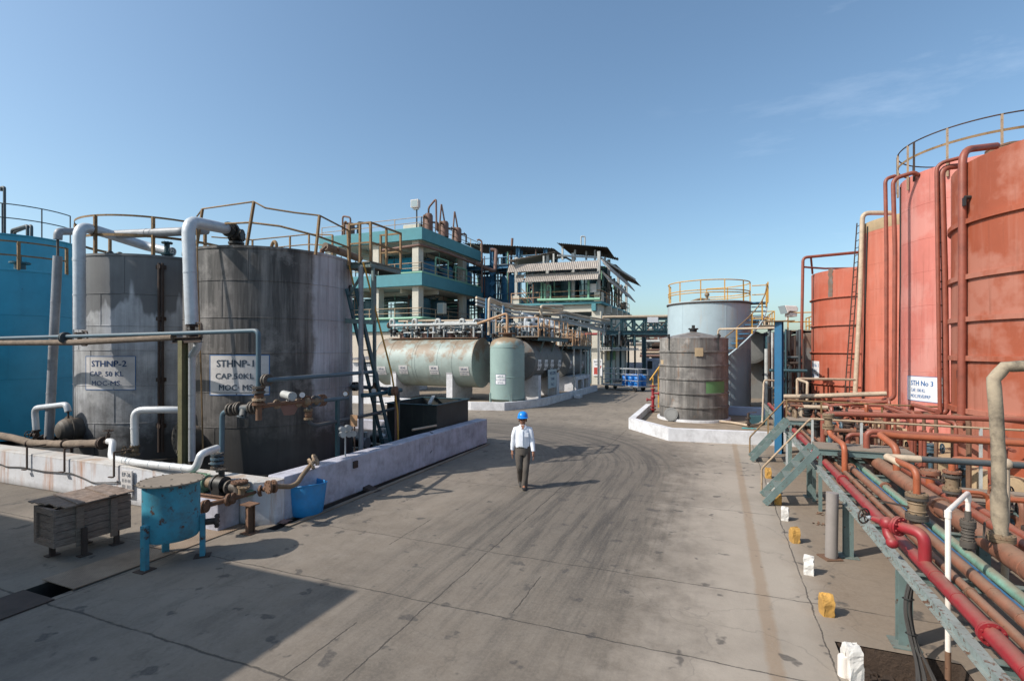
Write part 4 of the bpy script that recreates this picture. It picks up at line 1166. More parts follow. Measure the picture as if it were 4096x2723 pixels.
mb = MB(); mb.box(a.x - .12, a.y - .12, .004, a.x + .12, a.y + .12, .016); t.part('base_plate', mb, M['rust_brown'])

# ------------------------------------------------------------------ blue plastic tub
b = PZ(1226, 2052, 0)
t = Thing('plastic_tub', 'bright blue plastic tub with a buckled rim beside the bund corner', 'tub', V(b.x, b.y, 0))
mb = MB(); n = 40
prof = [(.245, .0), (.262, .03), (.285, .25), (.305, .48), (.312, .60), (.325, .612), (.318, .625), (.300, .61), (.285, .45), (.262, .2), (.245, .03), (.01, .025)]
mb.lathe(V(b.x, b.y, .004), prof, seg=n)
for i, q in enumerate(mb.v):
    a = math.atan2(q.y - b.y, q.x - b.x); k = max(0, q.z) / .62
    s_ = 1.18 + .07 * k * math.cos(2 * (a - .2)) + .02 * k * math.sin(3 * a + 1)
    mb.v[i] = V(b.x + (q.x - b.x) * s_, b.y + (q.y - b.y) * s_, q.z + .022 * k * math.cos(2 * a + .8))
t.part('tub', mb, M['blue_plastic'])
p = PZ(1128, 2085, 0)
mb = MB(); pts = []
n = 12
for j in range(n + 1):
    for i in range(n + 1):
        u, v = i / n - .5, j / n - .5
        mb.v.append(V(p.x + u * .32 + .05 * mnoise.noise(V(u * 5, v * 5, 1)), p.y + v * .24, .012 + .07 * abs(mnoise.noise(V(u * 6, v * 6, 4))) * (1 - 2 * max(abs(u), abs(v))) + .004))
for j in range(n):
    for i in range(n):
        a = j * (n + 1) + i
        mb.f.append((a, a + 1, a + n + 2, a + n + 1)); mb.sm.append(True)
single('rag', 'crumpled pinkish rag on the ground left of the blue tub', 'rag', mb, M['litter'])

# ------------------------------------------------------------------ wooden crate on its iron stand
A_ = PZ(221, 2193, .22); B_ = PZ(524, 2108, .22); ux = (B_ - A_); L_ = V(ux.x, ux.y, 0).length; ux = V(ux.x, ux.y, 0).normalized()
Cc = PZ(147, 2166, .22); uy = V(-ux.y, ux.x, 0); Wd = .62
H0, H1 = .22, .80
def cw(a, b_, z): return V(A_.x, A_.y, 0) + ux * a + uy * b_ + V(0, 0, z)
t = Thing('wooden_crate', 'weathered plank crate with a loose lid on a low iron stand', 'crate', cw(L_ / 2, Wd / 2, 0))
def cbox(mb, a0, a1, b0, b1, z0, z1):
    p = [cw(a0, b0, z0), cw(a1, b0, z0), cw(a1, b1, z0), cw(a0, b1, z0), cw(a0, b0, z1), cw(a1, b0, z1), cw(a1, b1, z1), cw(a0, b1, z1)]
    return mb.hexa(p)
mb = MB(); npl = 5
for k in range(npl):
    z0 = H0 + (H1 - H0) * k / npl + .004; z1 = H0 + (H1 - H0) * (k + 1) / npl - .004
    j = .004 * random.uniform(-1, 1)
    cbox(mb, 0, L_, j, .025, z0, z1); cbox(mb, 0, L_, Wd - .025, Wd + j, z0, z1)
    cbox(mb, .012, .035, .025, Wd - .025, z0, z1); cbox(mb, L_ - .035, L_ - .012, .025, Wd - .025, z0, z1)
cbox(mb, .03, L_ - .03, .03, Wd - .03, H0, H0 + .02)
t.part('planks', mb, M['wood'])
for a in (.37, 1.05):
    mb = MB(); cbox(mb, a * L_ / 1.5, a * L_ / 1.5 + .10, -.03, 0.0 - .005, H0 - .06, H1 - .01); t.part('batten', mb, M['wood'])
mb = MB()
for z0, z1 in ((H0, H0 + .09), (H1 - .09, H1)): cbox(mb, -.02, .011, .0, Wd, z0, z1)
for b0 in (0, Wd - .09): cbox(mb, -.021, .0105, b0, b0 + .09, H0 + .09, H1 - .09)
t.part('end_frame', mb, M['wood'])
lid = MB()
def lp(a, b_, z): return cw(a, b_, H1 + .02 + z + .05 * b_ + .025 * a)
for k in range(6):
    b0, b1 = -.10 + k * .135, -.10 + (k + 1) * .135 - .006
    sh = (.06, .02, .03, -.02, -.05, -.08)[k]
    q = [lp(.02 + sh, b0, 0), lp(L_ - .02 + sh * .4, b0, 0), lp(L_ - .02 + sh * .4, b1, 0), lp(.02 + sh, b1, 0)]
    lid.hexa(q + [p + V(0, 0, .02) for p in q])
o = t.part('lid', lid, M['wood'])
for a in (.33, .95):
    mb = MB(); a0 = a * L_ / 1.5
    q = [lp(a0, -.12, .0205), lp(a0 + .10, -.12, .0205), lp(a0 + .13, .70, .0205), lp(a0 + .03, .70, .0205)]
    mb.hexa(q + [p + V(0, 0, .022) for p in q]); t.part('lid_batten', mb, M['wood'], under=o)
for a, b_ in ((.12, .40), (.33, -.06), (.80, .02), (.60, Wd - .08)):
    mb = MB(); a0 = a * L_
    mb.beam(cw(a0, b_, .004), cw(a0, b_, .44 if b_ < 0 else H0), .07, .05, ux); mb.beam(cw(a0, b_, .004), cw(a0, b_, .018), .17, .13, ux)
    t.part('leg', mb, M['rust_dark'])
# ------------------------------------------------------------------ blue vat on three legs
vc = PZ(687, 2246, 0)
vc = V(PD(687, 2000, 7.95).x, PD(687, 2000, 7.95).y, 0)
t = Thing('vat', 'rust pitted blue steel vat with a flat lid on three legs', 'vat', vc)
mb = MB(); mb.lathe(vc, [(.02, .345), (.25, .35), (.355, .37), (.378, .41), (.38, .65), (.382, 1.20), (.39, 1.222)], seg=56); t.part('vat_body', mb, M['blue_vat'])
mb = MB(); mb.lathe(vc, [(.37, 1.223), (.445, 1.223), (.445, 1.243), (.02, 1.247)], seg=56)
for k in range(20):
    a = 2 * math.pi * k / 20; mb.cyl(vc + V(.42 * math.cos(a), .42 * math.sin(a), 1.24), vc + V(.42 * math.cos(a), .42 * math.sin(a), 1.258), .012, seg=6)
t.part('vat_lid', mb, M['deck_plate'])
for px, py in ((580, 2281), (795, 2224), (661, 2207)):
    f_ = PZ(px, py, 0); d = (f_ - vc).normalized(); a = vc + d * .415
    mb = MB(); mb.beam(a + V(0, 0, .012), a + V(0, 0, .66), .095, .07, V(-d.y, d.x, 0))
    o = t.part('leg', mb, M['blue_vat'])
    mb = MB(); mb.beam(a, a + V(0, 0, .013), .22, .2, d); t.part('foot_plate', mb, M['rust_dark'], under=o)
mb = MB(); e = vc + V(.24, .28, .52); mb.tube([e, e + V(.16, .16, 0)], .05, 0, 10); mb.flange(e + V(.17, .17, 0), (1, 1, 0), .11, .04); t.part('outlet', mb, M['rust_dark'])
# ------------------------------------------------------------------ drain cover plates
def plate(y0, y1, label, tilt=0.0, mat='chequer', x0=-8.78, x1=-8.06):
    mb = MB(); p = [V(x0, y0, .006), V(x1, y0, .006), V(x1, y1, .006), V(x0, y1, .006)]
    p[0].z += tilt; p[1].z += tilt * .6
    mb.hexa([q for q in p] + [q + V(0, 0, .012) for q in p])
    single('cover_plate', label, 'cover plate', mb, M[mat], group='plates over the open drain')
plate(5.62, 6.98, 'chequered drain plate next to the pump plinth')
plate(4.22, 5.60, 'chequered drain plate with a lifted edge under the crate end', .03)
plate(2.3, 3.98, 'dark flat drain plate past the open gap', .0, 'rust_dark', -8.7, -8.0)
# ------------------------------------------------------------------ steel bin, ladder, platform
BX0, BX1, BY0, BY1 = -9.85, -8.02, 13.8, 15.95
t = Thing('steel_bin', 'open dark steel bin standing inside the end of the bund', 'bin', V(-8.9, 14.9, .14))
mb = MB()
for q in ((BX0, BY0, BX1, BY0 + .02), (BX0, BY1 - .02, BX1, BY1), (BX0, BY0 + .021, BX0 + .02, BY1 - .021), (BX1 - .02, BY0 + .021, BX1, BY1 - .021)):
    mb.box(q[0], q[1], .14, q[2], q[3], 1.54)
mb.box(BX0 + .021, BY0 + .021, .15, BX1 - .021, BY1 - .021, .17)
t.part('bin_walls', mb, M['dark_bin'])
mb = MB(); mb.box(BX0 - .05, BY0 - .05, 1.541, BX1 + .05, BY0 + .03, 1.565); mb.box(BX0 - .05, BY1 - .03, 1.541, BX1 + .05, BY1 + .05, 1.565); mb.box(BX0 - .05, BY0 + .031, 1.541, BX0 + .03, BY1 - .031, 1.565); mb.box(BX1 - .03, BY0 + .031, 1.541, BX1 + .05, BY1 - .031, 1.565)
t.part('rim', mb, M['teal_dark'])
mb = MB(); mb.beam(V(BX0 + .45, BY1, 1.60), V(BX1 - .25, BY0, 1.60), .10, .06); t.part('cross_bar', mb, M['galv'])
for k, (a, b_, r_) in enumerate(((PX(1690, 1722, -8.15), PX(1600, 1735, -8.3), .04), (PX(1745, 1726, -8.0), PX(1650, 1745, -8.2), .035))):
    pipe('steel_pipe', ('loose dusty pipe lying against the foot of the steel bin', 'second loose pipe lying below the first at the steel bin')[k], [V(a.x, a.y, .24 + .7 * k), V(b_.x, b_.y, .24 + .7 * k)], r_, M['pipe_tan'])
pl = V(-8.9, 11.3, .14)
t = Thing('steel_column', 'thick purplish pipe column at the right flank of the black tank', 'column', pl)
mb = MB(); mb.cyl(pl, V(pl.x, pl.y, 5.5), .068, seg=14); t.part('column', mb, M['insulation_grey'])
px0, px1, py0, py1, pz = -9.42, -8.62, 11.35, 12.75, 5.62
t = Thing('access_platform', 'teal access platform with rusty rails at the rim of the black tank', 'platform', V(-9, 12, .14))
mb = MB(); mb.box(px0, py0, pz, px1, py1, pz + .02); t.part('deck', mb, M['deck_plate'])
mb = MB(); mb.channel(V(px1, py0, pz - .075), V(px1, py1, pz - .075), .08, .14); mb.channel(V(px0, py0, pz - .075), V(px0, py1, pz - .075), .08, .14); mb.channel(V(px0 + .05, py0 + .04, pz - .076), V(px1 - .05, py0 + .04, pz - .076), .08, .138); mb.channel(V(px0 + .05, py1 - .04, pz - .076), V(px1 - .05, py1 - .04, pz - .076), .08, .138)
t.part('frame', mb, M['teal_steel'])
mb = MB(); mb.beam(V(px1, py0 + .1, pz - .15), V(px1, py0 + .1, 4.05), .07, .07); mb.beam(V(px1, py0 + .1, 4.0), V(px0 - .0, py0 - .1, 4.05), .07, .12); mb.beam(V(px0 + .1, py0, 4.75), V(px1 - .25, py0 + .1, pz - .16), .06, .06)
mb.beam(V(px0 - .05, py1 - .1, pz - .16), V(px0 - .05, py1 - .1, .14), .08, .08); t.part('bracket', mb, M['teal_steel'])
cs = [V(px0 + .1, py0, pz), V(px1, py0, pz), V(px1, py1, pz), V(px0 + .1, py1, pz)]
mb = MB()
for a, b_ in zip(cs[:-1], cs[1:]):
    for h in (.52, 1.05): mb.beam(a + V(0, 0, h), b_ + V(0, 0, h), .045, .045)
rl = t.part('railing', mb, M['rail_ochre'])
for a in cs + [cs[0].lerp(cs[1], .5), cs[1].lerp(cs[2], .5)]:
    mb = MB(); mb.beam(a, a + V(0, 0, 1.07), .06, .05); t.part('post', mb, M['rail_ochre'], under=rl)
mb = MB(); mb.cyl(PD(1300, 985, 13.2), PD(1440, 1035, 14.6), .10, seg=14); t2 = Thing('lagged_pipe', 'short grey lagged pipe entering the rim of the black tank at the platform', 'pipe', PD(1440, 1035, 14.6)); t2.part('pipe_run', mb, M['rag_wrap'])
# ladder
a0, a1 = V(-9.25, 11.15, 4.9), V(-9.0, 12.55, .14)
t = Thing('ladder', 'teal steel ladder leaning against the black tank behind the column', 'ladder', a1)
for s_ in (0, .30):
    mb = MB(); mb.beam(a0 + V(s_, 0, 0), a1 + V(s_, 0, 0), .05, .10, (1, 0, 0)); t.part('stringer', mb, M['teal_dark'])
for k in range(13):
    q = a0.lerp(a1, (k + .5) / 13); mb = MB(); mb.beam(q, q + V(.30, 0, 0), .10, .025, (0, 1, 0)); t.part('rung', mb, M['teal_dark'])
mb = MB(); mb.tube([V(-8.82, 11.3, 5.6), V(-8.55, 12.2, 2.6), V(-8.52, 12.45, 1.5), V(-8.52, 12.5, .14)], .024, .1, 6); mb.tube([V(-9.3, 11.3, 5.6), V(-9.1, 12.1, 2.6)], .024, .1, 6); t.part('handrail', mb, M['rail_yellow'])
mb = MB(); mb.cyl(V(-8.62, 12.5, .14), V(-8.62, 12.5, 2.1), .035); t3 = Thing('conduit', 'rust red conduit standing at the ladder foot', 'pipe', V(-8.62, 12.5, .14)); t3.part('pipe_run', mb, M['scrubber_brown'])
# clutter of low pumps on the oily floor
for k, (px, py) in enumerate(((1520, 1745), (1440, 1760))):
    p = PZ(px, py, .5); p = V(p.x, p.y, .14)
    if p.y > 15: p = V(-9 - k * .4, 13.0 - k, .14)
    t = Thing('pump', ('grimy pump half hidden on the bund floor by the ladder foot', 'grimy pump half hidden on the bund floor near the junction boxes')[k], 'pump', p)
    mb = MB(); mb.box(p.x - .3, p.y - .15, p.z, p.x + .3, p.y + .15, p.z + .12); t.part('base_frame', mb, M['black_iron'])
    mb = MB(); mb.cyl(p + V(-.28, 0, .30), p + V(.05, 0, .30), .15, seg=18); t.part('motor', mb, M['black_iron'])
    mb = MB(); mb.cyl(p + V(.10, 0, .30), p + V(.28, 0, .30), .17, seg=18); mb.cyl(p + V(.2, 0, .4), p + V(.2, 0, .62), .06); t.part('pump_casing', mb, M['galv'])
# ------------------------------------------------------------------ building that throws the big shadow (just outside the frame, behind on the left)
sc_h = 6.0
cx_, cy_ = -4.54 - .818 * sc_h, 5.62 - .738 * sc_h
t = Thing('plant_building', 'plain cream plant building beside the yard', 'building', (cx_ - 10, cy_ - 8, 0))
mb = MB(); mb.box(cx_ - 30, cy_ - 20, 0, cx_ - .3, cy_ - .3, sc_h - .25); t.part('wall', mb, M['cream_paint'])
mb = MB(); mb.box(cx_ - 30.3, cy_ - 20.3, sc_h - .249, cx_, cy_, sc_h); t.part('roof', mb, M['cream_paint'])
for k in range(4):
    mb = MB(); x = cx_ - 4 - k * 5; mb.box(x, cy_ - .31, 1.2, x + 1.8, cy_ - .26, 2.6); t.part('window', mb, M['glass_pane'])

# ------------------------------------------------------------------ middle bund with the lying tanks
bp = [V(-30, 26.4, 0), V(-12.4, 25.0, 0), V(-10.6, 25.4, 0), V(-9.75, 27.0, 0), V(-9.3, 28.8, 0), V(-8.9, 40.7, 0)]
t = Thing('bund_wall', 'low white bund wall round the lying green tanks', 'wall', (-10.6, 25.4, 0))
def kerb_run(t, pts, w, h, mat, name='wall_run', z0=0.0, sgn=1):
    """a mitred low wall along a polyline, one part per straight length"""
    n = len(pts); offs = []
    for i in range(n):
        a = (pts[i] - pts[i - 1]).normalized() if i else (pts[1] - pts[0]).normalized()
        b = (pts[i + 1] - pts[i]).normalized() if i < n - 1 else a
        na, nb = V(-a.y, a.x, 0), V(-b.y, b.x, 0)
        m_ = (na + nb).normalized(); offs.append(m_ * (w / max(.5, m_.dot(na))) * sgn)
    for i in range(n - 1):
        mb = MB(); a, b = pts[i], pts[i + 1]
        q = [a, b, b + offs[i + 1], a + offs[i]]
        mb.hexa([V(p.x, p.y, z0) for p in q] + [V(p.x, p.y, h) for p in q])
        t.part(name, mb, mat)
kerb_run(t, bp, .25, .43, M['white_plain'])
mb = MB(); mb.prism([(-29.8, 26.7), (-12.4, 25.3), (-10.7, 25.7), (-9.6, 28.9), (-9.2, 40.6), (-30, 40.6)], .008, .2)
single('bund_floor', 'concrete floor inside the middle bund', 'floor', mb, M['bund_floor'], kind='structure')
mb = MB(); p = PZ(2300, 1590, .0); mb.box(-9.0, p.y - .4, 0, -8.6, p.y + .4, .22)
single('step_block', 'small white step block against the middle bund wall', 'step', mb, M['white_plain'], bevel=.015)

def lying_tank(name, label, axis, a, b, c, R, mat, seams, dish=.0):
    """a cylinder lying along x or y from a to b; c: the other two centre coordinates"""
    o = V(0, c[0], c[1]) if axis == 'x' else V(c[0], 0, c[1])
    base = V((a + b) / 2, c[0], c[1] - R) if axis == 'x' else V(c[0], (a + b) / 2, c[1] - R)
    t = Thing(name, label, 'tank', base)
    mb = MB()
    shell_mb = mb; mb.lathe(o, [(R, a), (R, b)], seg=64, axis=axis)
    for s_, e in ((-1, a), (1, b)):
        mb = MB(); prof = [(R + .015, e - s_ * .06), (R + .015, e)] + [(R * math.cos(k / 5 * math.pi / 2) if k < 5 else .01, e + s_ * dish * math.sin(k / 5 * math.pi / 2)) for k in range(6)]
        if dish == 0: prof = [(R + .015, e - s_ * .06), (R + .015, e), (R * .5, e + s_ * .004), (.01, e + s_ * .006)]
        mb.lathe(o, prof, seg=64, axis=axis); t.part('end_plate', mb, mat)
    mb = shell_mb
    for x in seams: mb.lathe(o, [(R, x - .03), (R + .012, x - .025), (R + .012, x + .025), (R, x + .03)], seg=64, axis=axis)
    t.part('shell', mb, mat)
    t.R, t.cc, t.axis = R, c, axis
    return t
def side_sign(t, px, py, size, lines, mat, ink, border=None, flip=1):
    """a small painted sign on the flank of a lying tank"""
    R = t.R; r_ = ray(px, py)
    if t.axis == 'x': dy, oy = r_.y, 0
    else: dy, oy = r_.x, 0
    # the sight line against the circle (dy, z)
    a = dy ** 2 + r_.z ** 2; b = 2 * (-dy * t.cc[0] + r_.z * (EYE - t.cc[1])); q = t.cc[0] ** 2 + (EYE - t.cc[1]) ** 2 - R * R
    s_ = (-b - math.sqrt(max(b * b - 4 * a * q, 0))) / (2 * a)
    hit = V(r_.x * s_, r_.y * s_, EYE + r_.z * s_)
    th = math.atan2(hit.z - t.cc[1], (hit.y if t.axis == 'x' else hit.x) - t.cc[0])
    def put(lift):
        def f(u, v):
            k = th - v / R if t.axis == 'x' else th + v / R
            rr = (t.cc[0] + (R + lift) * math.cos(k), t.cc[1] + (R + lift) * math.sin(k))
            return V(hit.x + u, rr[0], rr[1]) if t.axis == 'x' else V(rr[0], hit.y + u, rr[1])
        return f
    w, h = size; n = 6; mb = MB(); f, g_ = put(.02), put(.002)
    vs = []
    for i in range(n + 1):
        v = -h / 2 + h * i / n; vs += [f(-w / 2, v), f(w / 2, v), g_(-w / 2, v), g_(w / 2, v)]
    fs = []
    for i in range(n):
        k, j = 4 * i, 4 * i + 4
        fs += [(k, k + 1, j + 1, j), (k, j, j + 2, k + 2), (k + 1, k + 3, j + 3, j + 1)]
    fs += [(0, 2, 3, 1), (4 * n, 4 * n + 1, 4 * n + 3, 4 * n + 2)]
    mb.add(vs, fs)
    p = t.part('sign_panel', mb, mat)
    t.part('lettering', lettering(lines, put(.028)), ink, under=p)
HT = lying_tank('horizontal_tank', 'big pale green tank lying on white saddles with rust blotches and four notices', 'x', -20.1, -13.25, (28.3, 2.48), 1.5, M['ht_green'], (-19.0, -17.35, -17.15, -15.6, -14.6))
for k, (px, py) in enumerate(((1527, 1482), (1613, 1478), (1736, 1480), (1857, 1484))):
    n_ = k + 1
    side_sign(HT, px, py, (.62, .55), [('HT-4/%d' % n_, 0, .06, .17, .003, .34), ('MOC.MS.FRP LINED', 0, -.08, .11, .0, .54), ('CAP.10 KL', 0, -.22, .12, .0, .38)], M['sign_aged'], M['ink_navy'])
def saddle(label, x0, x1, y0, y1, cy, cz, R, z0=.2, top=1.9, group=None):
    """a block with a round seat cut into its top, seen from along the tank's axis in y"""
    mb = MB(); pts = [V(x0, y0, z0), V(x0, y1, z0), V(x0, y1, top)]
    n = 16
    a0 = math.asin(min(1, (cz - top) / R))
    for k in range(n + 1):
        a = -a0 - (math.pi - 2 * a0) * k / n
        pts.append(V(x0, cy + R * math.cos(a), cz + R * math.sin(a)))
    pts.append(V(x0, y0, top))
    mb.extrude(pts, (x1 - x0, 0, 0))
    single('tank_saddle', label, 'support', mb, M['white_plain'], group=group)
saddle('white concrete saddle under the left part of the big green lying tank', -18.95, -18.55, 26.95, 29.65, 28.3, 2.48, 1.515, top=1.92)
saddle('rust topped white saddle under the right part of the big green lying tank', -15.0, -14.6, 26.95, 29.65, 28.3, 2.48, 1.515, top=1.92)
# upright vessel HT-7
vc_ = (-11.08, 26.98); Rv = .98
VS = t = Thing('pressure_vessel', 'upright pale green vessel with domed top and the notice HT-7', 'vessel', (vc_[0], vc_[1], .2))
prof = [(.02, .30), (Rv * .8, .34), (Rv, .52), (Rv, 3.42), (Rv * .985, 3.56), (Rv * .93, 3.70), (Rv * .82, 3.82), (Rv * .62, 3.91), (.36, 3.97), (.30, 3.99)]
mb = MB(); mb.lathe(V(*vc_, 0), prof, seg=64); mb.lathe(V(*vc_, 0), [(Rv, 1.72), (Rv + .012, 1.73), (Rv + .012, 1.76), (Rv, 1.77)], seg=64); mb.lathe(V(*vc_, 0), [(Rv, 3.38), (Rv + .012, 3.39), (Rv + .012, 3.42), (Rv, 3.43)], seg=64); t.part('shell', mb, M['vessel_green'])
mb = MB(); mb.cyl(V(*vc_, 3.95), V(*vc_, 4.17), .27, seg=24); mb.flange(V(*vc_, 4.19), (0, 0, 1), .50, .06, 16); t.part('neck', mb, M['rust_brown'])
for a in (-2.45, -1.0, .6, 2.2):
    mb = MB(); p = V(vc_[0] + Rv * math.cos(a), vc_[1] + Rv * math.sin(a), 0); mb.beam(p + V(0, 0, .2), p + V(0, 0, .85), .16, .10, V(-math.sin(a), math.cos(a), 0)); t.part('leg', mb, M['vessel_green'])
t.c, t.R = vc_, Rv
wrap_sign(t, (2001, 1517), (.62, .56), [('HT-7', 0, .09, .15, .003, .30), ('MOC.MS.FRP LINED', 0, -.07, .12, 0, .56), ('CAP.10 KL', 0, -.22, .13, 0, .36)], M['sign_white'], M['ink_navy'], M['ink_navy'], .018)
HT2 = lying_tank('horizontal_tank', 'shaded rust streaked lying tank with two rows of square labels behind the upright vessel', 'y', 28.6, 34.4, (-11.24, 2.62), 1.28, M['tank_dull'], (29.6, 31.0, 32.6), dish=.12)
HT3 = lying_tank('horizontal_tank', 'smallest lying tank farthest along the middle bund', 'y', 36.4, 41.3, (-11.0, 2.3), 1.03, M['tank_dull'], (37.6, 39.6), dish=.1)
for k, px in enumerate((2158, 2184, 2208, 2237)):
    for py, tx in ((1451, 'HT-%d' % (k + 1)), (1468, 'KL')):
        side_sign(HT2, px, py, (.52, .40), [(tx, 0, -.08, .22, .004, .30)], M['sign_white'], M['ink_faded'])
for px in (2284, 2330):
    side_sign(HT3, px, 1458, (.5, .55), [('KL', 0, -.08, .22, .004, .3)], M['sign_aged'], M['ink_red'])
for k, (y0, lab) in enumerate(((29.3, 'white concrete saddle under the front of the shaded lying tank'), (33.2, 'white concrete saddle under the back of the shaded lying tank'))):
    mb = MB(); mb.box(-12.4, y0, .2, -10.0, y0 + .5, 1.72); single('tank_saddle', lab, 'support', mb, M['white_plain'], bevel=.015)
t = Thing('instruction_board', 'grey instruction board between the white saddles of the shaded tank', 'sign', (-9.98, 31.9, .2))
mb = MB(); mb.box(-9.99, 31.1, .8, -9.95, 32.9, 2.0); t.part('panel', mb, M['light_blue_tank'])
t.part('lettering', lettering([('WELCOME', 0, .25, .30, .004, 1.3), ('TANK', 0, -.1, .26, .004, .8), ('No.2', 0, -.45, .26, .004, .6)], lambda u, v: V(-9.945, 32.0 + u, 1.4 + v)), M['ink_navy'])
for y_ in (31.2, 32.8):
    mb = MB(); mb.box(-9.99, y_ - .04, .2, -9.96, y_ + .04, .799); t.part('leg', mb, M['galv'])
t = Thing('concrete_stand', 'white concrete table under the farthest lying tank', 'stand', (-10.4, 38.8, .2))
mb = MB(); mb.box(-11.6, 36.8, 1.02, -9.6, 41.0, 1.30); t.part('top', mb, M['white_plain'])
for y0 in (36.8, 38.7, 40.6):
    mb = MB(); mb.box(-11.5, y0, .2, -9.6, y0 + .38, 1.019); t.part('leg', mb, M['white_plain'])

# ------------------------------------------------------------------ the tangle of pipes over the lying tanks
rnd = random.Random(11)
walk = Thing('tank_top_walkway', 'rusty walkway plate along the top of the big green lying tank', 'walkway', (-16.6, 28.4, 3.95))
mb = MB(); mb.box(-19.6, 27.7, 3.97, -13.3, 29.2, 4.02); walk.part('deck', mb, M['rust_brown'])
man = Thing('pipe_manifold', 'grey pipe manifold with gooseneck vents over the big green lying tank', 'pipework', (-16.6, 28.4, 4.02))
yv = 27.75
def MP(px, py, y=yv): return PY(px, py, y)
hdr = [MP(1555, 1302), MP(1910, 1295)]
mb = MB(); mb.tube(hdr, .10, 0, 12); man.part('header_pipe', mb, M['pipe_grey'])
mb = MB(); mb.flange(MP(1556, 1302), (1, 0, 0), .2, .06); man.part('flange', mb, M['rust_brown'])
for k, (dy, py, m_) in enumerate(((.4, 1312, 'pipe_grey'), (.9, 1283, 'pipe_tan'), (1.2, 1323, 'pipe_grey'), (.2, 1330, 'pipe_grey'))):
    mb = MB(); mb.tube([MP(1585 + 10 * k, py + 2, yv + dy), MP(1925, py - 2, yv + dy)], .05 + .012 * (k % 2), 0, 8); man.part('header_pipe', mb, M[m_])
for px in (1571, 1661, 1754, 1850):
    a = MP(px, 1345); b = MP(px, 1292); c_ = MP(px + 15, 1280); 
    top = MP(px, 1279)
    mb = MB(); mb.tube([MP(px - 9, 1302), MP(px - 9, 1278), MP(px + 6, 1278), MP(px + 6, 1346)], .085, .16, 10); man.part('gooseneck_vent', mb, M['pipe_grey'])
    mb = MB()
    for py in (1318, 1328, 1338): mb.flange(MP(px + 6, py), (0, 0, 1), .15, .05, 6)
    mb.ball(MP(px + 6, 1333), .13); man.part('valve', mb, M['black_iron'])
    mb = MB(); mb.cyl(V(MP(px + 30, 1340).x, 28.3, 4.02), V(MP(px + 30, 1340).x, 28.3, 4.28), .34, seg=20); mb.flange(V(MP(px + 30, 1340).x, 28.3, 4.3), (0, 0, 1), .42, .05, 14); man.part('manway', mb, M['scrubber_brown'])
for k in range(13):
    px = 1566 + k * 28 + rnd.uniform(-8, 8); dy = rnd.uniform(.1, .9)
    a = MP(px, 1347, yv + dy); h = rnd.uniform(10, 42)
    mb = MB(); pts = [a, MP(px, 1347 - h, yv + dy)]
    if rnd.random() < .6: pts += [MP(px + rnd.choice((-16, 16)), 1347 - h - 4, yv + dy - .1), MP(px + rnd.choice((-15, 14)), 1302, yv)]
    mb.tube(pts, rnd.uniform(.04, .065), .1, 8); man.part('branch_pipe', mb, M[rnd.choice(('pipe_grey', 'pipe_grey', 'pipe_tan', 'dark_pipe'))])
    mb = MB(); z = rnd.uniform(.15, .4)
    for dz in (0, .12): mb.flange(a + V(0, 0, z + dz), (0, 0, 1), .12, .04, 6)
    mb.ball(a + V(0, 0, z + .06), .09)
    if k % 3 == 0: mb.wheel(a + V(0, -.2, z + .06), (0, 1, 0), .11, .015); mb.cyl(a + V(0, 0, z + .06), a + V(0, -.2, z + .06), .02, seg=6)
    man.part('valve', mb, M[rnd.choice(('black_iron', 'black_iron', 'grey_blue_pipe', 'rust_dark'))])
# raised walkways with rails over the second and third tanks
def deck_rail(label, x0, x1, y0, y1, z, hs, mat, railmat, npost, name='tank_top_walkway'):
    t = Thing(name, label, 'walkway', ((x0 + x1) / 2, (y0 + y1) / 2, z))
    mb = MB(); mb.box(x0, y0, z, x1, y1, z + .06); t.part('deck', mb, mat)
    mb = MB(); mb.channel(V(x1, y0, z - .11), V(x1, y1, z - .11), .1, .2); mb.channel(V(x0, y0, z - .11), V(x0, y1, z - .11), .1, .2); t.part('beam', mb, M['teal_dark'])
    mb = MB()
    for h in hs: mb.tube([V(x0, y0, z + h), V(x1, y0, z + h), V(x1, y1, z + h)], .035, 0, 6)
    rl = t.part('railing', mb, railmat)
    for k in range(npost):
        y = y0 + (y1 - y0) * k / (npost - 1); mb = MB(); mb.beam(V(x1, y, z), V(x1, y, z + max(hs) + .02), .07, .06); t.part('post', mb, railmat, under=rl)
    mb = MB(); mb.beam(V(x0, y0, z), V(x0, y0, z + max(hs) + .02), .07, .06); t.part('post', mb, railmat, under=rl)
    return t
w2 = deck_rail('dark edged walkway with orange posts over the shaded lying tank', -12.4, -9.7, 28.4, 34.8, 4.02, (.62, 1.15), M['deck_plate'], M['pipe_copper'], 7)
for y in (29.8, 32.2, 34.4):
    mb = MB(); mb.beam(V(-9.75, y, 4.0), V(-10.1, y, 3.1), .09, .09); w2.part('knee_brace', mb, M['teal_steel'])
w3 = deck_rail('farther walkway with copper coloured posts over the smallest lying tank', -12.2, -9.7, 36.0, 42.0, 3.55, (.6, 1.15), M['deck_plate'], M['pipe_copper'], 8)
for y in (36.6, 38.6, 40.2, 41.6):
    mb = MB(); mb.beam(V(-9.75, y, .2), V(-9.75, y, 3.54), .10, .10); w3.part('leg', mb, M['pipe_grey'])
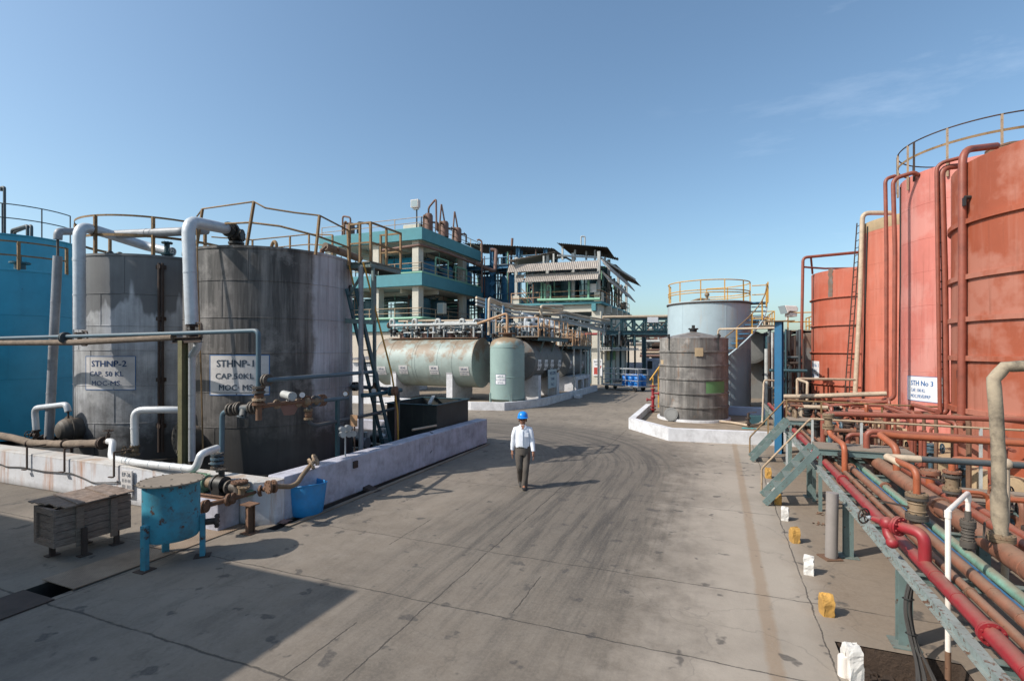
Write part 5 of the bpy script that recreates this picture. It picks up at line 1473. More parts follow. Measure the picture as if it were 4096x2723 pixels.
def tangle(label, box, n, zb, mats, seed, valves=10, r=(.035, .07), name='pipe_manifold'):
    """a packed pipe manifold: short risers with bends and valves between two levels"""
    rn = random.Random(seed); x0, x1, y0, y1, z0, z1 = box
    t = Thing(name, label, 'pipework', ((x0 + x1) / 2, (y0 + y1) / 2, zb))
    for k in range(n):
        p = V(rn.uniform(x0, x1), rn.uniform(y0, y1), zb)
        h = rn.uniform(z0, z1); pts = [p, V(p.x, p.y, h)]
        d = rn.choice((V(1, 0, 0), V(-1, 0, 0), V(0, 1, 0), V(0, 1, 0), V(0, -1, 0)))
        l_ = rn.uniform(.4, 2.2); q = V(p.x, p.y, h) + d * l_
        q.x = min(max(q.x, x0), x1); q.y = min(max(q.y, y0), y1)
        pts.append(q)
        if rn.random() < .65: pts.append(V(q.x, q.y, zb + rn.uniform(0, .5)))
        mb = MB(); mb.tube(pts, rn.uniform(*r), .14, 8); t.part('branch_pipe', mb, M[rn.choice(mats)])
    for k in range(valves):
        p = V(rn.uniform(x0, x1), rn.uniform(y0, y1), rn.uniform(zb + .15, z0 + .3)); mb = MB()
        for dz in (-.08, .08): mb.flange(p + V(0, 0, dz), (0, 0, 1), .13, .04, 6)
        mb.ball(p, .1); mb.cyl(p - V(0, 0, p.z - zb), p, .045, seg=8)
        if k % 2: mb.wheel(p + V(.22, 0, 0), (1, 0, 0), .11, .016)
        t.part('valve', mb, M[rn.choice(('black_iron', 'black_iron', 'rust_dark', 'grey_blue_pipe'))])
    return t
tangle('dense pipe manifold with arched grey vents on the walkway of the shaded tank', (-12.2, -9.9, 28.7, 34.5, 4.35, 5.0), 42, 4.08, ('pipe_grey', 'pipe_grey', 'insulation', 'pipe_copper', 'pipe_tan', 'grey_blue_pipe'), 3, 26)
for k in range(4):
    y = 29.6 + k * 1.25; mb = MB()
gn = Thing('vent_row', 'row of four arched grey vent pipes above the shaded lying tank', 'pipework', (-11, 31.5, 4.08))
for k in range(4):
    y = 29.5 + k * 1.3; mb = MB(); mb.tube([V(-10.9, y, 4.08), V(-10.9, y, 5.25), V(-10.45, y + .1, 5.25), V(-10.45, y + .1, 4.6)], .12, .22, 12); gn.part('gooseneck_vent', mb, M['insulation'])
mb = MB(); mb.tube([V(-10.9, 28.9, 5.45), V(-10.9, 34.6, 5.2)], .07, 0, 10); mb.tube([V(-10.6, 29, 4.85), V(-10.6, 34.6, 4.75)], .13, 0, 12); gn.part('header_pipe', mb, M['insulation'])
tangle('copper and tan pipe manifold on the walkway of the smallest lying tank', (-12.0, -9.9, 36.3, 41.8, 3.95, 4.7), 34, 3.61, ('pipe_copper', 'pipe_copper', 'pipe_tan', 'pipe_grey', 'rust_brown'), 5, 16)
tangle('second layer of grey branch pipes over the big green lying tank', (-19.3, -13.4, 27.8, 29.1, 4.4, 5.15), 34, 4.03, ('pipe_grey', 'pipe_grey', 'insulation', 'pipe_tan', 'dark_pipe', 'black_iron'), 15, 18, (.04, .07))
tangle('tan and grey pipe manifold filling the gap behind the upright vessel', (-13.2, -11.2, 28.0, 33.5, 4.25, 4.9), 30, 3.95, ('pipe_grey', 'pipe_tan', 'pipe_copper', 'insulation'), 9, 14)
for lab, pts, r_, m_ in (
    ('tan gooseneck pipe standing on the neck of the upright vessel', [V(-11.08, 26.98, 4.2), V(-11.08, 26.98, 5.35), PY(1910, 1295, 26.98)], .075, 'pipe_copper'),
    ('tall tan pipe rising left of the upright vessel and bending over to the rack', [PD(1955, 1340, 30), PD(1957, 1193, 30), PD(2010, 1215, 33), PD(2250, 1240, 42)], .085, 'pipe_tan'),
    ('tall blue pipe beside the tan one left of the upright vessel', [PD(1944, 1290, 30.5), PD(1946, 1193, 30.5)], .07, 'blue_steel'),
    ('blue riser farther right above the upright vessel', [PD(2018, 1290, 31), PD(2014, 1225, 31)], .06, 'blue_steel'),
    ('tan pipe stepping up over the middle pipe rack', [PD(2137, 1290, 38), PD(2139, 1262, 38), PD(2262, 1250, 40)], .08, 'pipe_tan'),
    ('thick tan pipe turning up at the middle of the rack', [PD(2163, 1290, 38), PD(2164, 1225, 38), PD(2250, 1224, 40), PD(2252, 1236, 40)], .12, 'pipe_tan'),
    ('white pipe lying across behind the copper gooseneck', [PD(1893, 1310, 31), PD(1895, 1276, 31), PD(2010, 1288, 32), PD(2012, 1220, 32)], .06, 'insulation')):
    pipe('steel_pipe', lab, pts, r_, M[m_], .2, 10)
# elevated pipe rack behind
t = Thing('pipe_rack', 'raised grey steel pipe rack carrying tan lines to the open plant building', 'pipe rack', (-12, 38, .2))
rkA, rkB = PD(1905, 1190, 33), PD(2455, 1290, 45)
for k, (pa_, pb_) in enumerate((((1985, 1340, 1975, 1215), 34), ((2110, 1340, 2070, 1240), 36))):
    pass
for px, pt, d in ((1978, 1215, 35), (2080, 1240, 37), (2165, 1262, 39), (2243, 1262, 40), (2262, 1262, 41), (2320, 1275, 43), (2395, 1285, 45)):
    p = PD(px, pt, d); mb = MB(); mb.channel(V(p.x, p.y, .2), p, .2, .2, .02); t.part('column', mb, M['pipe_grey'])
for z, m_ in ((0, 'pipe_tan'), (14, 'pipe_grey'), (30, 'pipe_grey')):
    mb = MB(); mb.tube([PD(1905, 1190 + z * .9, 33), PD(2060, 1236 + z, 36), PD(2262, 1248 + z, 41), PD(2330, 1265 + z, 43), PD(2450, 1285 + z * .6, 46)], .09, .2, 8); t.part('rack_pipe', mb, M[m_])
mb = MB(); mb.channel(PD(2205, 1292, 39), PD(2265, 1286, 41), .25, .3, .02); mb.channel(PD(2265, 1286, 41), PD(2460, 1330, 46), .2, .3, .02); mb.channel(PD(2265, 1262, 41), PD(2460, 1300, 46), .15, .2, .02)
for k in range(9):
    f0 = k / 9; mb.beam(PD(2265 + 195 * f0, 1286 + 44 * f0, 41 + 5 * f0), PD(2265 + 195 * (f0 + .06), 1262 + 38 * (f0 + .06), 41 + 5 * (f0 + .06)), .09, .09)
t.part('truss', mb, M['pipe_grey'])
for px in (2275, 2292, 2310, 2355):
    mb = MB(); a = PD(px, 1310, 42); mb.tube([a, V(a.x, a.y, 3.7)], .06, 0, 8); mb.cyl(a - V(0, 0, .55), a - V(0, 0, 1.1), .13); t.part('drop_pipe', mb, M['pipe_grey'])
tangle('dark tangle of blue and grey pipes where the rack meets the open plant building', (-9.8, -6.6, 44.4, 46.5, 4.4, 5.6), 14, 3.6, ('teal_dark', 'dark_pipe', 'dark_pipe', 'pipe_grey', 'grey_blue_pipe'), 21, 14, (.05, .09))
# small far shed behind the green tank, and boundary wall
t = Thing('shed', 'small white shed with a corrugated roof left of the big green lying tank', 'building', (-23.5, 33, .2))
mb = MB(); mb.box(-26, 32, .2, -21.2, 35, 2.3); t.part('wall', mb, M['white_plain'])
mb = MB(); mb.corr(V(-26.2, 31.6, 2.55), V(5.2, 0, 0), V(0, 3.6, .25), 22, .05); t.part('roof', mb, M['asbestos'])
mb = MB(); mb.box(-22.3, 31.96, .2, -21.3, 31.995, 2.0); t.part('door', mb, M['black_iron'])

# ------------------------------------------------------------------ teal three-storey plant building
BXa, BXb, BYa, BYb = -38.4, -26.0, 42.0, 55.6
t = B1 = Thing('plant_building', 'open teal and cream plant building with three deep floor bands', 'building', (-32, 48, 0))
mb = MB(); mb.box(BXa + .4, BYa + .25, 0, BXb - .4, BYb - .4, 5.0); t.part('ground_wall', mb, M['beige_wall'])
lv = ((5.05, 6.32), (9.42, 10.62), (13.78, 14.95))
for z0, z1 in lv:
    mb = MB(); mb.box(BXa, BYa, z0, BXb, BYb, z1); t.part('floor_band', mb, M['teal_wall'], bevel=.03)
    mb = MB(); mb.box(BXa + .3, BYa + .3, z0 - .05, BXb - .3, BYb - .3, z0 - .004); t.part('soffit', mb, M['cream_paint'])
for z0, z1 in ((6.32, 9.37), (10.62, 13.73)):
    for x, y in ((-27.0, 42.7), (-26.95, 51.9), (-31.6, 42.7), (-37.6, 42.7), (-37.6, 51.9), (-31.6, 52.0)):
        mb = MB(); mb.box(x - .35, y - .3, z0 + .003, x + .35, y + .6, z1); t.part('column', mb, M['cream_paint'])
    mb = MB(); mb.box(-34.0, 54.0, z0 + .01, -33.8, 55, z1); mb.box(-37.9, 54.6, z0 + .01, -28.5, 54.8, z1 - .2); t.part('back_wall', mb, M['teal_dark'])
    for x in (-34.5, -29.5):
        mb = MB(); mb.box(x, 43.5, z1 - .42, x + .25, 54.5, z1 - .02); t.part('ceiling_beam', mb, M['cream_paint'])
    mb = MB(); mb.box(-38, 45.8, z1 - .42, -26.5, 46.05, z1 - .021); t.part('ceiling_beam', mb, M['cream_paint'])
def edge_rail(t, pts, z, hs, mat, step=2.2, r=.035):
    mb = MB()
    for h in hs: mb.tube([V(p[0], p[1], z + h) for p in pts], r, 0, 6)
    rl = t.part('railing', mb, mat)
    for a, b in zip(pts[:-1], pts[1:]):
        a, b = V(*a, z), V(*b, z); n = max(1, int((b - a).length / step))
        for k in range(n + 1):
            p = a.lerp(b, k / n); mb = MB(); mb.beam(p, p + V(0, 0, max(hs)), .06, .06); t.part('post', mb, mat, under=rl)
for z, ht in ((6.32, (.5, .98)), (10.62, (.5, 1.0)), (14.95, (.5, 1.0))):
    edge_rail(t, [(BXa + .2, BYa + .2), (BXb - .2, BYa + .2), (BXb - .2, BYb - .2)], z, ht, M['rail_tan'], 2.6)
mb = MB(); mb.tube([V(BXa, BYa - .12, 6.30), V(BXb + .12, BYa - .12, 6.30), V(BXb + .12, BYa + 3, 6.3)], .13, .2, 10); pt = Thing('green_pipe', 'green pipe running along the lowest teal floor band', 'pipe', (-32, 41.9, 6.2)); pt.part('pipe_run', mb, M['pale_green_pipe'])
mb = MB(); mb.box(BXb - 5, BYa - .02, 10.625, BXb + .02, BYa + .19, 10.76); mb.box(BXb - .19, BYa + .191, 10.625, BXb + .02, BYb, 10.76); t.part('kerb_strip', mb, M['pale_green_pipe'])
pipe('steel_pipe', 'brown pipe slung under the roof band of the teal building', [V(-31, 42.4, 13.1), V(-26.35, 42.4, 13.35), V(-25.9, 47, 13.3), V(-25.7, 56.5, 13.0), V(-23.6, 58.5, 12.6), V(-23.4, 58.6, 17)], .15, M['scrubber_brown'], .3, 10)
# vessels on its floors
def round_vessel(name, label, c, R, z0, h, mat, dome=.35, seg=28, bandmat=None):
    t = Thing(name, label, 'vessel', (c[0], c[1], z0))
    mb = MB(); mb.lathe(V(c[0], c[1], z0), [(.02, 0), (R, .001), (R, h - dome), (R * .92, h - dome * .45), (R * .7, h - dome * .12), (.12, h), (.02, h)], seg=seg)
    for f in (.3, .65): mb.lathe(V(c[0], c[1], z0 + h * f), [(R, -.06), (R + .05, -.05), (R + .05, .05), (R, .06)], seg=seg)
    t.part('shell', mb, mat)
    mb = MB(); mb.cyl(V(c[0], c[1], z0 + h - .05), V(c[0], c[1], z0 + h + .25), .14, seg=10); mb.flange(V(c[0], c[1], z0 + h + .25), (0, 0, 1), .25, .05, 8); t.part('nozzle', mb, mat)
    return t
for k, (x, y) in enumerate(((-28.2, 45.2), (-28.2, 48.6), (-28.3, 53.3), (-36.2, 45), (-33.9, 45.2))):
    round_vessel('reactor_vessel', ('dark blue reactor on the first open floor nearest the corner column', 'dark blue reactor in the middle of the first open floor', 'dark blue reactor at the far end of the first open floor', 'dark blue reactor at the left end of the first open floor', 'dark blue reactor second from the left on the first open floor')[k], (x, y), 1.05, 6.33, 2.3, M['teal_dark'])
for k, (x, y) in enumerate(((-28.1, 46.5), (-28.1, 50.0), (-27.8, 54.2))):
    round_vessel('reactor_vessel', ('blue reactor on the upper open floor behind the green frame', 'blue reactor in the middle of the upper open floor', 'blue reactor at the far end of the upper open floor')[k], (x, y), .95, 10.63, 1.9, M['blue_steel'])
lt = lying_tank('water_tank', 'blue drum shaped tank lying on the upper open floor of the teal building', 'x', -31.9, -28.9, (45.2, 11.85), .95, M['blue_tank'], (-30.6,), dish=.25)
for k, px in enumerate((2, 5, 8)):
    pass
for x0, y0, z0, h in ((-26.4, 45.2, 10.63, 2.0), (-26.4, 49.5, 10.63, 1.7)):
    tf = Thing('goalpost_pipe', 'pale green pipe goalpost at the edge of the upper open floor nearer the corner' if y0 < 47 else 'pale green pipe goalpost at the edge of the upper open floor farther along', 'frame', (x0, y0, z0)); mb = MB(); mb.tube([V(x0, y0, z0), V(x0, y0, z0 + h), V(x0, y0 + 2.6, z0 + h), V(x0, y0 + 2.6, z0)], .09, .1, 8); tf.part('frame', mb, M['pale_green_pipe'])
def pipe_web(label, x0, x1, y0, y1, z0, z1, n, mats, seed, r=(.04, .08)):
    rn = random.Random(seed)
    t = Thing('pipework', label, 'pipework', ((x0 + x1) / 2, (y0 + y1) / 2, z0))
    for k in range(n):
        mb = MB(); x, y = rn.uniform(x0, x1), rn.uniform(y0, y1); q = rn.random()
        if q < .5: mb.tube([V(x, y, z0), V(x, y, rn.uniform(z0 + (z1 - z0) * .5, z1))], rn.uniform(*r), 0, 7)
        elif q < .75:
            z = rn.uniform(z0, z1); mb.tube([V(x, y, z1), V(x, y, z), V(x, min(y + rn.uniform(1, 4), y1), z), V(x, min(y + 4, y1), z1)], rn.uniform(*r), .15, 7)
        else:
            z = rn.uniform(z0 + (z1 - z0) * .3, z1); mb.tube([V(x0, y, z), V(x1, y, z)], rn.uniform(*r), 0, 7)
        t.part('pipe_run', mb, M[rn.choice(mats)])
    return t
pipe_web('hanging pipes under the ceiling of the first open floor', -37.5, -26.9, 43.4, 54, 6.34, 9.3, 34, ('dark_pipe', 'pale_green_pipe', 'scrubber_brown', 'pipe_grey'), 31)
pipe_web('hanging pipes under the ceiling of the upper open floor', -37.5, -26.9, 43.4, 54, 10.64, 13.7, 38, ('dark_pipe', 'scrubber_brown', 'pale_green_pipe', 'dark_pipe'), 32)
# roof scrubbers
for k, (px, py_b, py_t, d) in enumerate(((1725, 920, 852, 50.5), (1788, 948, 883, 53.0), (1840, 970, 909, 55.6), (1411, 935, 890, 53.0))):
    p = PD(px, py_b, d); R = (17, 17, 16, 17)[k] * d / F
    b = V(p.x - .3, p.y, 14.96); zt_ = EYE + (YH - py_t) * d / F
    t = Thing('scrubber_column', ('tallest brown scrubber column at the roof corner', 'middle brown scrubber column of the roof row', 'farthest brown scrubber column of the roof row', 'lone brown scrubber column at the left of the roof')[k], 'vessel', b)
    mb = MB(); mb.lathe(b, [(R, 0), (R, zt_ - 14.96 - .25), (R * .75, zt_ - 14.96 - .05), (.1, zt_ - 14.96)], seg=22); t.part('shell', mb, M['scrubber_brown'])
    mb = MB()
    if k in (0, 3): s_ = 1 if k == 0 else -1; mb.tube([V(b.x, b.y, zt_), V(b.x, b.y, zt_ + .55), V(b.x + .9 * s_, b.y - .1, zt_ + (1.3 if k == 0 else .75)), V(b.x + .95 * s_, b.y - .1, 14.96)], .095, .25, 9)
    else: mb.tube([V(b.x, b.y, zt_), V(b.x - .1, b.y - .1, zt_ + .8), V(b.x - .25, b.y - .2, zt_ + 1.75), V(b.x - .45, b.y - .4, 15.0)], .085, .15, 9)
    t.part('riser', mb, M['scrubber_brown'])
    for q in range(3):
        mb = MB(); a = q * 2.1 + .5; u = V(math.cos(a), math.sin(a), 0)
        mb.tube([b + u * R * .9 + V(0, 0, .9 + .2 * q), b + u * (R + .5) + V(0, 0, .9 + .2 * q), b + u * (R + .5)], .09, .15, 8); mb.flange(b + u * (R + .3) + V(0, 0, .9 + .2 * q), u, .2, .06, 6)
        t.part('side_branch', mb, M['rust_brown'])
pipe('steel_pipe', 'dark hooped pipe between the left scrubber and the roof edge', [PD(1430, 940, 53.2), PD(1432, 888, 53.2), PD(1478, 895, 53.4), PD(1482, 930, 53.4)], .10, M['dark_pipe'], .2, 8)
mb = MB(); p = PD(1660, 905, 51.5); mb.box(p.x - 1, p.y - .6, 14.96, p.x + 1, p.y + .6, 15.75); single('roof_box', 'cream concrete box on the roof behind the floodlight pole', 'box', mb, M['cream_paint'], bevel=.03)
p = PD(1667, 890, 50.5); b = V(p.x, p.y, 15.0); t = Thing('floodlight', 'white floodlight on a dark pole over the roof corner', 'lamp', b); zt_ = EYE + (YH - 832) * 50.5 / F
mb = MB(); mb.cyl(b, V(b.x, b.y, zt_), .07, seg=8); t.part('pole', mb, M['black_iron'])
mb = MB(); mb.box(b.x - .48, b.y - .35, zt_, b.x + .35, b.y + .1, zt_ + .75); mb.box(b.x - .3, b.y - .2, zt_ - .18, b.x + .2, b.y + .1, zt_ - .01); o = t.part('lamp_head', mb, M['lamp_white'])
mb = MB(); mb.box(b.x - .42, b.y - .37, zt_ + .06, b.x + .29, b.y - .352, zt_ + .69); t.part('lamp_glass', mb, M['glass_pane'], under=o)
p = PD(1817, 1250, 49); b = V(BXb + .15, 45.6, 6.4); t = Thing('floodlight', 'cream floodlight on the rail of the first open floor', 'lamp', b)
mb = MB(); mb.cyl(b, b + V(0, 0, .5), .06); t.part('bracket', mb, M['black_iron'])
mb = MB(); mb.box(b.x - .4, b.y - .4, 6.9, b.x + .4, b.y + .2, 8.0); o = t.part('lamp_head', mb, M['cream_paint'], bevel=.06)
mb = MB(); mb.box(b.x - .3, b.y - .42, 7.0, b.x + .3, b.y - .403, 7.9); t.part('lamp_glass', mb, M['glass_pane'], under=o)
# ------------------------------------------------------------------ blue steel frame between the two buildings
t = Thing('steel_structure', 'open blue steel process tower between the teal building and the awning building', 'building', (-22, 57, 0))
xs, ys, zs = (-28.6, -25.2, -21.8, -18.4), (56.5, 60.5), (4.5, 9.0, 13.2)
for x in xs:
    for y in ys:
        mb = MB(); mb.channel(V(x, y, 0), V(x, y, 15.6 - (x + 24.6) * .10), .42, .42, .04); t.part('column', mb, M['blue_steel'])
for z in zs:
    mb = MB()
    for y in ys: mb.channel(V(xs[0], y, z), V(xs[-1], y, z), .25, .4, .03)
    for x in xs: mb.channel(V(x, ys[0], z), V(x, ys[-1], z), .25, .38, .03)
    mb.box(xs[0], ys[0] + .2, z + .22, xs[-1], ys[1] - .2, z + .27)
    t.part('floor_frame', mb, M['blue_steel'])
mb = MB()
for k in range(8):
    z = 5 + k * 1.2; mb.beam(V(-25.2, 56.2, z), V(-24.8, 56.2, z + .5), .12, .5)
t.part('bracing', mb, M['blue_steel'])
mb = MB(); mb.corr(V(-28.9, 56.0, 16.35), V(11.6, 0, -1.5), V(0, 6, -.2), 36, .06); t.part('roof', mb, M['roof_dark'])
for k, (x, y) in enumerate(((-26.6, 58.2), (-23.4, 58.0), (-20.2, 58.8))):
    for z in (4.8, 9.3):
        if (k, z) == (2, 9.3): continue
        round_vessel('reactor_vessel', 'deep blue reactor in the steel process tower, %s floor, %s bay' % ('lower' if z < 5 else 'upper', ('left', 'middle', 'right')[k]), (x, y), 1.1, z, 3.1, M['blue_steel'])
pipe_web('dense pipe runs threading the blue steel process tower', -28.6, -18.2, 56.2, 60, 1.5, 15.0, 84, ('dark_pipe', 'blue_steel', 'pale_green_pipe', 'pipe_grey', 'scrubber_brown', 'grey_blue_pipe'), 41, (.05, .10))
mb = MB()
st = Thing('stairs', 'zigzag rusty stair flight at the foot of the blue process tower', 'stairs', (-19, 54, 4))
for s_ in (0, .9):
    mb = MB(); mb.beam(V(-20.6, 54.5 + s_, 9.2), V(-16.8, 54.5 + s_, 5.0), .1, .3, (0, 1, 0)); st.part('stringer', mb, M['rail_tan'])
for k in range(14):
    f_ = (k + .5) / 14; mb = MB(); mb.box(-20.6 + 3.8 * f_ - .15, 54.52, 9.2 - 4.2 * f_, -20.6 + 3.8 * f_ + .15, 55.38, 9.2 - 4.2 * f_ + .05); st.part('tread', mb, M['rail_tan'])
mb = MB(); mb.tube([V(-20.6, 54.45, 10.2), V(-16.8, 54.45, 6.0)], .05, 0, 6); mb.tube([V(-20.6, 54.45, 9.75), V(-16.8, 54.45, 5.55)], .04, 0, 6); st.part('handrail', mb, M['rail_tan'])
pipe('steel_pipe', 'red standpipe with a hooked head at the far roof corner of the teal building', [PD(1928, 1170, 58), PD(1927, 965, 58), PD(1915, 958, 58), PD(1908, 962, 58)], .10, M['scrubber_brown'], .3, 8)
pipe('steel_pipe', 'big brown looped pipe hanging on the blue process tower', [PD(1900, 1052, 58), PD(1980, 1088, 59), PD(1985, 1000, 60), PD(1962, 1000, 60)], .22, M['scrubber_brown'], .5, 10)

# ------------------------------------------------------------------ awning building
CX0, CX1, CY0, CY1 = -19.3, -10.05, 47.7, 64.7
t = Thing('plant_building', 'cream plant building with corrugated awnings and a patchwork of loose roofs', 'building', (-14.5, 56, 0))
ZS = 7.86
mb = MB(); mb.box(CX0, CY0, ZS - .22, CX1, CY1, ZS); t.part('floor_band', mb, M['teal_wall'])
mb = MB(); mb.box(CX0, CY0 + .35, ZS - .95, CX1 - .35, CY0 + .75, ZS - .224); mb.box(CX1 - .75, CY0 + .76, ZS - .95, CX1 - .35, CY1 - .1, ZS - .224); t.part('beam', mb, M['cream_paint'])
for k, x in enumerate((-18.6, -14.6, -10.6)):
    mb = MB(); mb.box(x - .45, CY0 + .3, 0, x + .45, CY0 + 1.1, ZS - .953); t.part('column', mb, M['cream_paint'])
    if k < 2:
        mb = MB(); mb.box(x + 3.6, CY0 - .02, ZS - .9, x + 4.0, CY0 + .34, ZS - .225); t.part('beam_end', mb, M['teal_wall'])
for k in range(5):
    y = CY0 + 3.4 + k * 3.2; mb = MB(); mb.box(CX1 - .9, y - .4, 0, CX1 - .34, y + .4, ZS - .953); t.part('column', mb, M['cream_paint'])
    mb = MB(); mb.box(CX1 - .30, y - .25, ZS - .9, CX1 + .3, y + .25, ZS - .225); t.part('beam_end', mb, M['cream_paint'])
mb = MB(); mb.box(CX0 + .3, CY0 + 4.5, 0, CX1 - 2.2, CY0 + 4.8, ZS - .96); t.part('inner_wall', mb, M['teal_dark'])
mb = MB(); mb.box(CX1 - 1.35, CY0 + 5.0, 0, CX1 - 1.1, CY1 - .5, ZS - .96); t.part('side_wall', mb, M['teal_dark'])
for k in range(4):
    y = CY0 + 4.2 + k * 3.2; mb = MB(); mb.box(CX1 - .72, y - .35, 0, CX1 - .42, y + 1.75, ZS - 1.0); t.part('side_panel', mb, M['cream_paint'])
edge_rail(t, [(CX0 + .1, CY0 + .1), (CX1 - .1, CY0 + .1), (CX1 - .1, CY1 - .1)], ZS, (.55, 1.05), M['pipe_copper'], 2.4, .04)
# upper frame posts
for x in (-18.8, -15.5, -12.9, -10.4):
    for y in (48.2, 53, 58.5, 64):
        if y > 50 and x < -11: continue
        mb = MB(); mb.box(x - .14, y - .14, ZS + .002, x + .14, y + .14, 12.6); t.part('post', mb, M['pipe_grey'])
for x in (-18.8, -10.4):
    mb = MB(); mb.box(x - .4, 47.9, ZS + .003, x + .4, 48.6, ZS + .85); t.part('post_base', mb, M['cream_paint'])
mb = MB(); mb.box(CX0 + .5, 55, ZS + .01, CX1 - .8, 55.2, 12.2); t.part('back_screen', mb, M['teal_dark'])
def awning(name, a, b, drop, out, n, mat):
    """corrugated strip from a to b, falling drop and standing out"""
    a, b = Vector(a), Vector(b); mb = MB(); mb.corr(a, b - a, V(out[0], out[1], -drop), n, .05, .01); t.part(name, mb, mat)
def aw_px(l1, r1, l2, r2, y):
    return PY(*l1, y), PY(*r1, y)
awning('awning', PY(2105, 1098, 47.2), PY(2397, 1084, 47.2), .82, (0, -.55), 40, M['asbestos'])
awning('awning', PY(2037, 1060, 47.2), PY(2397, 1041, 47.2), .82, (0, -.55), 48, M['asbestos'])
mb = MB(); mb.corr(PY(2066, 1100, 47.3), PY(2100, 1098, 47.3) - PY(2066, 1100, 47.3), V(0, -.5, -.78), 5, .05, .01); t.part('awning', mb, M['asbestos'])
awning('awning', V(-10.0, 47.4, 10.6), V(-9.9, 63.0, 10.0), 1.0, (.75, 0), 60, M['asbestos'])
awning('awning', V(-10.0, 47.4, 11.7), V(-9.9, 62.5, 11.3), 1.0, (.75, 0), 60, M['asbestos'])
def roof_sheet(pts, n, mat, amp=.05):
    a, b, d = (Vector(p) for p in pts); mb = MB(); mb.corr(a, b - a, d - a, n, amp, .012); t.part('roof_sheet', mb, mat)
d_ = 49
roof_sheet((PD(2228, 972, 48.5), PD(2430, 988, 50.0), PD(2285, 1018, 56.0)), 26, M['roof_dark'])
roof_sheet((PD(2030, 1042, 50), PD(2220, 1006, 50), PD(2090, 1062, 58)), 24, M['asbestos'])
roof_sheet((PD(2222, 1006, 50), PD(2285, 1040, 50), PD(2260, 1030, 56)), 10, M['roof_dark'])
roof_sheet((PD(2410, 1052, 53), PD(2465, 1058, 55), PD(2480, 1112, 62)), 10, M['roof_dark'])
roof_sheet((PD(2462, 1080, 57), PD(2535, 1112, 60), PD(2500, 1118, 63)), 10, M['roof_dark'])
roof_sheet((PD(2380, 1008, 50), PD(2475, 1032, 52), PD(2385, 1020, 54)), 12, M['roof_dark'])
mb = MB()
for a, b in (((2250, 1040, 49.5), (2250, 985, 49.5)), ((2300, 1040, 50), (2300, 1000, 50)), ((2345, 1040, 51), (2345, 1005, 51)), ((2380, 1040, 50.5), (2380, 1000, 50.5)), ((2215, 1056, 50), (2215, 1015, 50)), ((2175, 1058, 50), (2175, 1024, 50)), ((2420, 1055, 52), (2420, 1030, 52)), ((2230, 1022, 49), (2400, 1030, 50)), ((2400, 1030, 50), (2540, 1118, 60))):
    mb.beam(PD(*a), PD(*b), .16, .16)
t.part('roof_frame', mb, M['pipe_grey'])
mb = MB(); mb.tube([PD(2324, 980, 51), PD(2324, 946, 51), PD(2340, 946, 51), PD(2340, 980, 51)], .07, .1, 8)
s_ = Thing('vent_pipe', 'thin looped pipe sticking up from the highest loose roof', 'pipe', PD(2324, 980, 51)); s_.part('pipe_run', mb, M['pipe_grey'])
t = Thing('green_pipe', 'pale green header with risers along the rail of the awning building', 'pipe', (-13, 47.6, ZS))
mb = MB(); mb.tube([PY(2150, 1200, 47.6), PY(2400, 1196, 47.6)], .14, 0, 10); t.part('header_pipe', mb, M['pale_green_pipe'])
for px, py in ((2166, 1130), (2180, 1135), (2277, 1126), (2354, 1122)):
    mb = MB(); mb.tube([PY(px, 1200, 47.7), PY(px, py, 47.7)], .10 if px > 2200 else .08, 0, 8); mb.flange(PY(px, 1160, 47.7), (0, 0, 1), .18, .05, 6); t.part('riser', mb, M['pale_green_pipe'])
mb = MB(); mb.tube([PY(2190, 1158, 47.7), PY(2190, 1142, 47.7), PY(2202, 1142, 47.7), PY(2202, 1198, 47.7)], .08, .14, 8); t.part('riser', mb, M['pale_green_pipe'])
mb = MB(); p = PY(2369, 1152, 47.8); mb.box(p.x - .4, 47.78, p.z - .4, p.x + .4, 47.82, p.z + .4); single('wall_sign', 'small pale square board on the upper corner post of the awning building', 'sign', mb, M['sign_aged'])
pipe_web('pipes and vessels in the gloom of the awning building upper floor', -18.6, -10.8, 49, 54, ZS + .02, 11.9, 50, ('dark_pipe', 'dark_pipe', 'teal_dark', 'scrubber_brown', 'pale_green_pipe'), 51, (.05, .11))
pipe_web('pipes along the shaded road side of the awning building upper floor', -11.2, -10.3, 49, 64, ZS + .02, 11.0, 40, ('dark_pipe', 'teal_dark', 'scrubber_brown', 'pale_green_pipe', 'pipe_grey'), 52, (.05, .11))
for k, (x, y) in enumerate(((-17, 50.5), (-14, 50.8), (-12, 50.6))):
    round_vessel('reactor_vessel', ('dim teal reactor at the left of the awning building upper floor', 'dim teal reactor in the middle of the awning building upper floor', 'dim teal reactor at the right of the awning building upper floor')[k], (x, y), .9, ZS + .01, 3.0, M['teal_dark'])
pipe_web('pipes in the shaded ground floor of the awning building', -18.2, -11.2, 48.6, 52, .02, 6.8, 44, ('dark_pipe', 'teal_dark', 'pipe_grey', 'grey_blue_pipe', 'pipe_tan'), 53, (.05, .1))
mb = MB(); p = PD(2493, 1228, 60); mb.box(p.x - .3, p.y, p.z - .3, p.x + .3, p.y + .35, p.z + .55)
t = Thing('floodlight', 'dark floodlight on the far floor corner of the awning building', 'lamp', p); t.part('lamp_head', mb, M['black_iron'])
mb = MB(); mb.beam(p - V(1.6, 0, .2), p - V(0, 0, .2), .08, .08); t.part('bracket', mb, M['black_iron'])
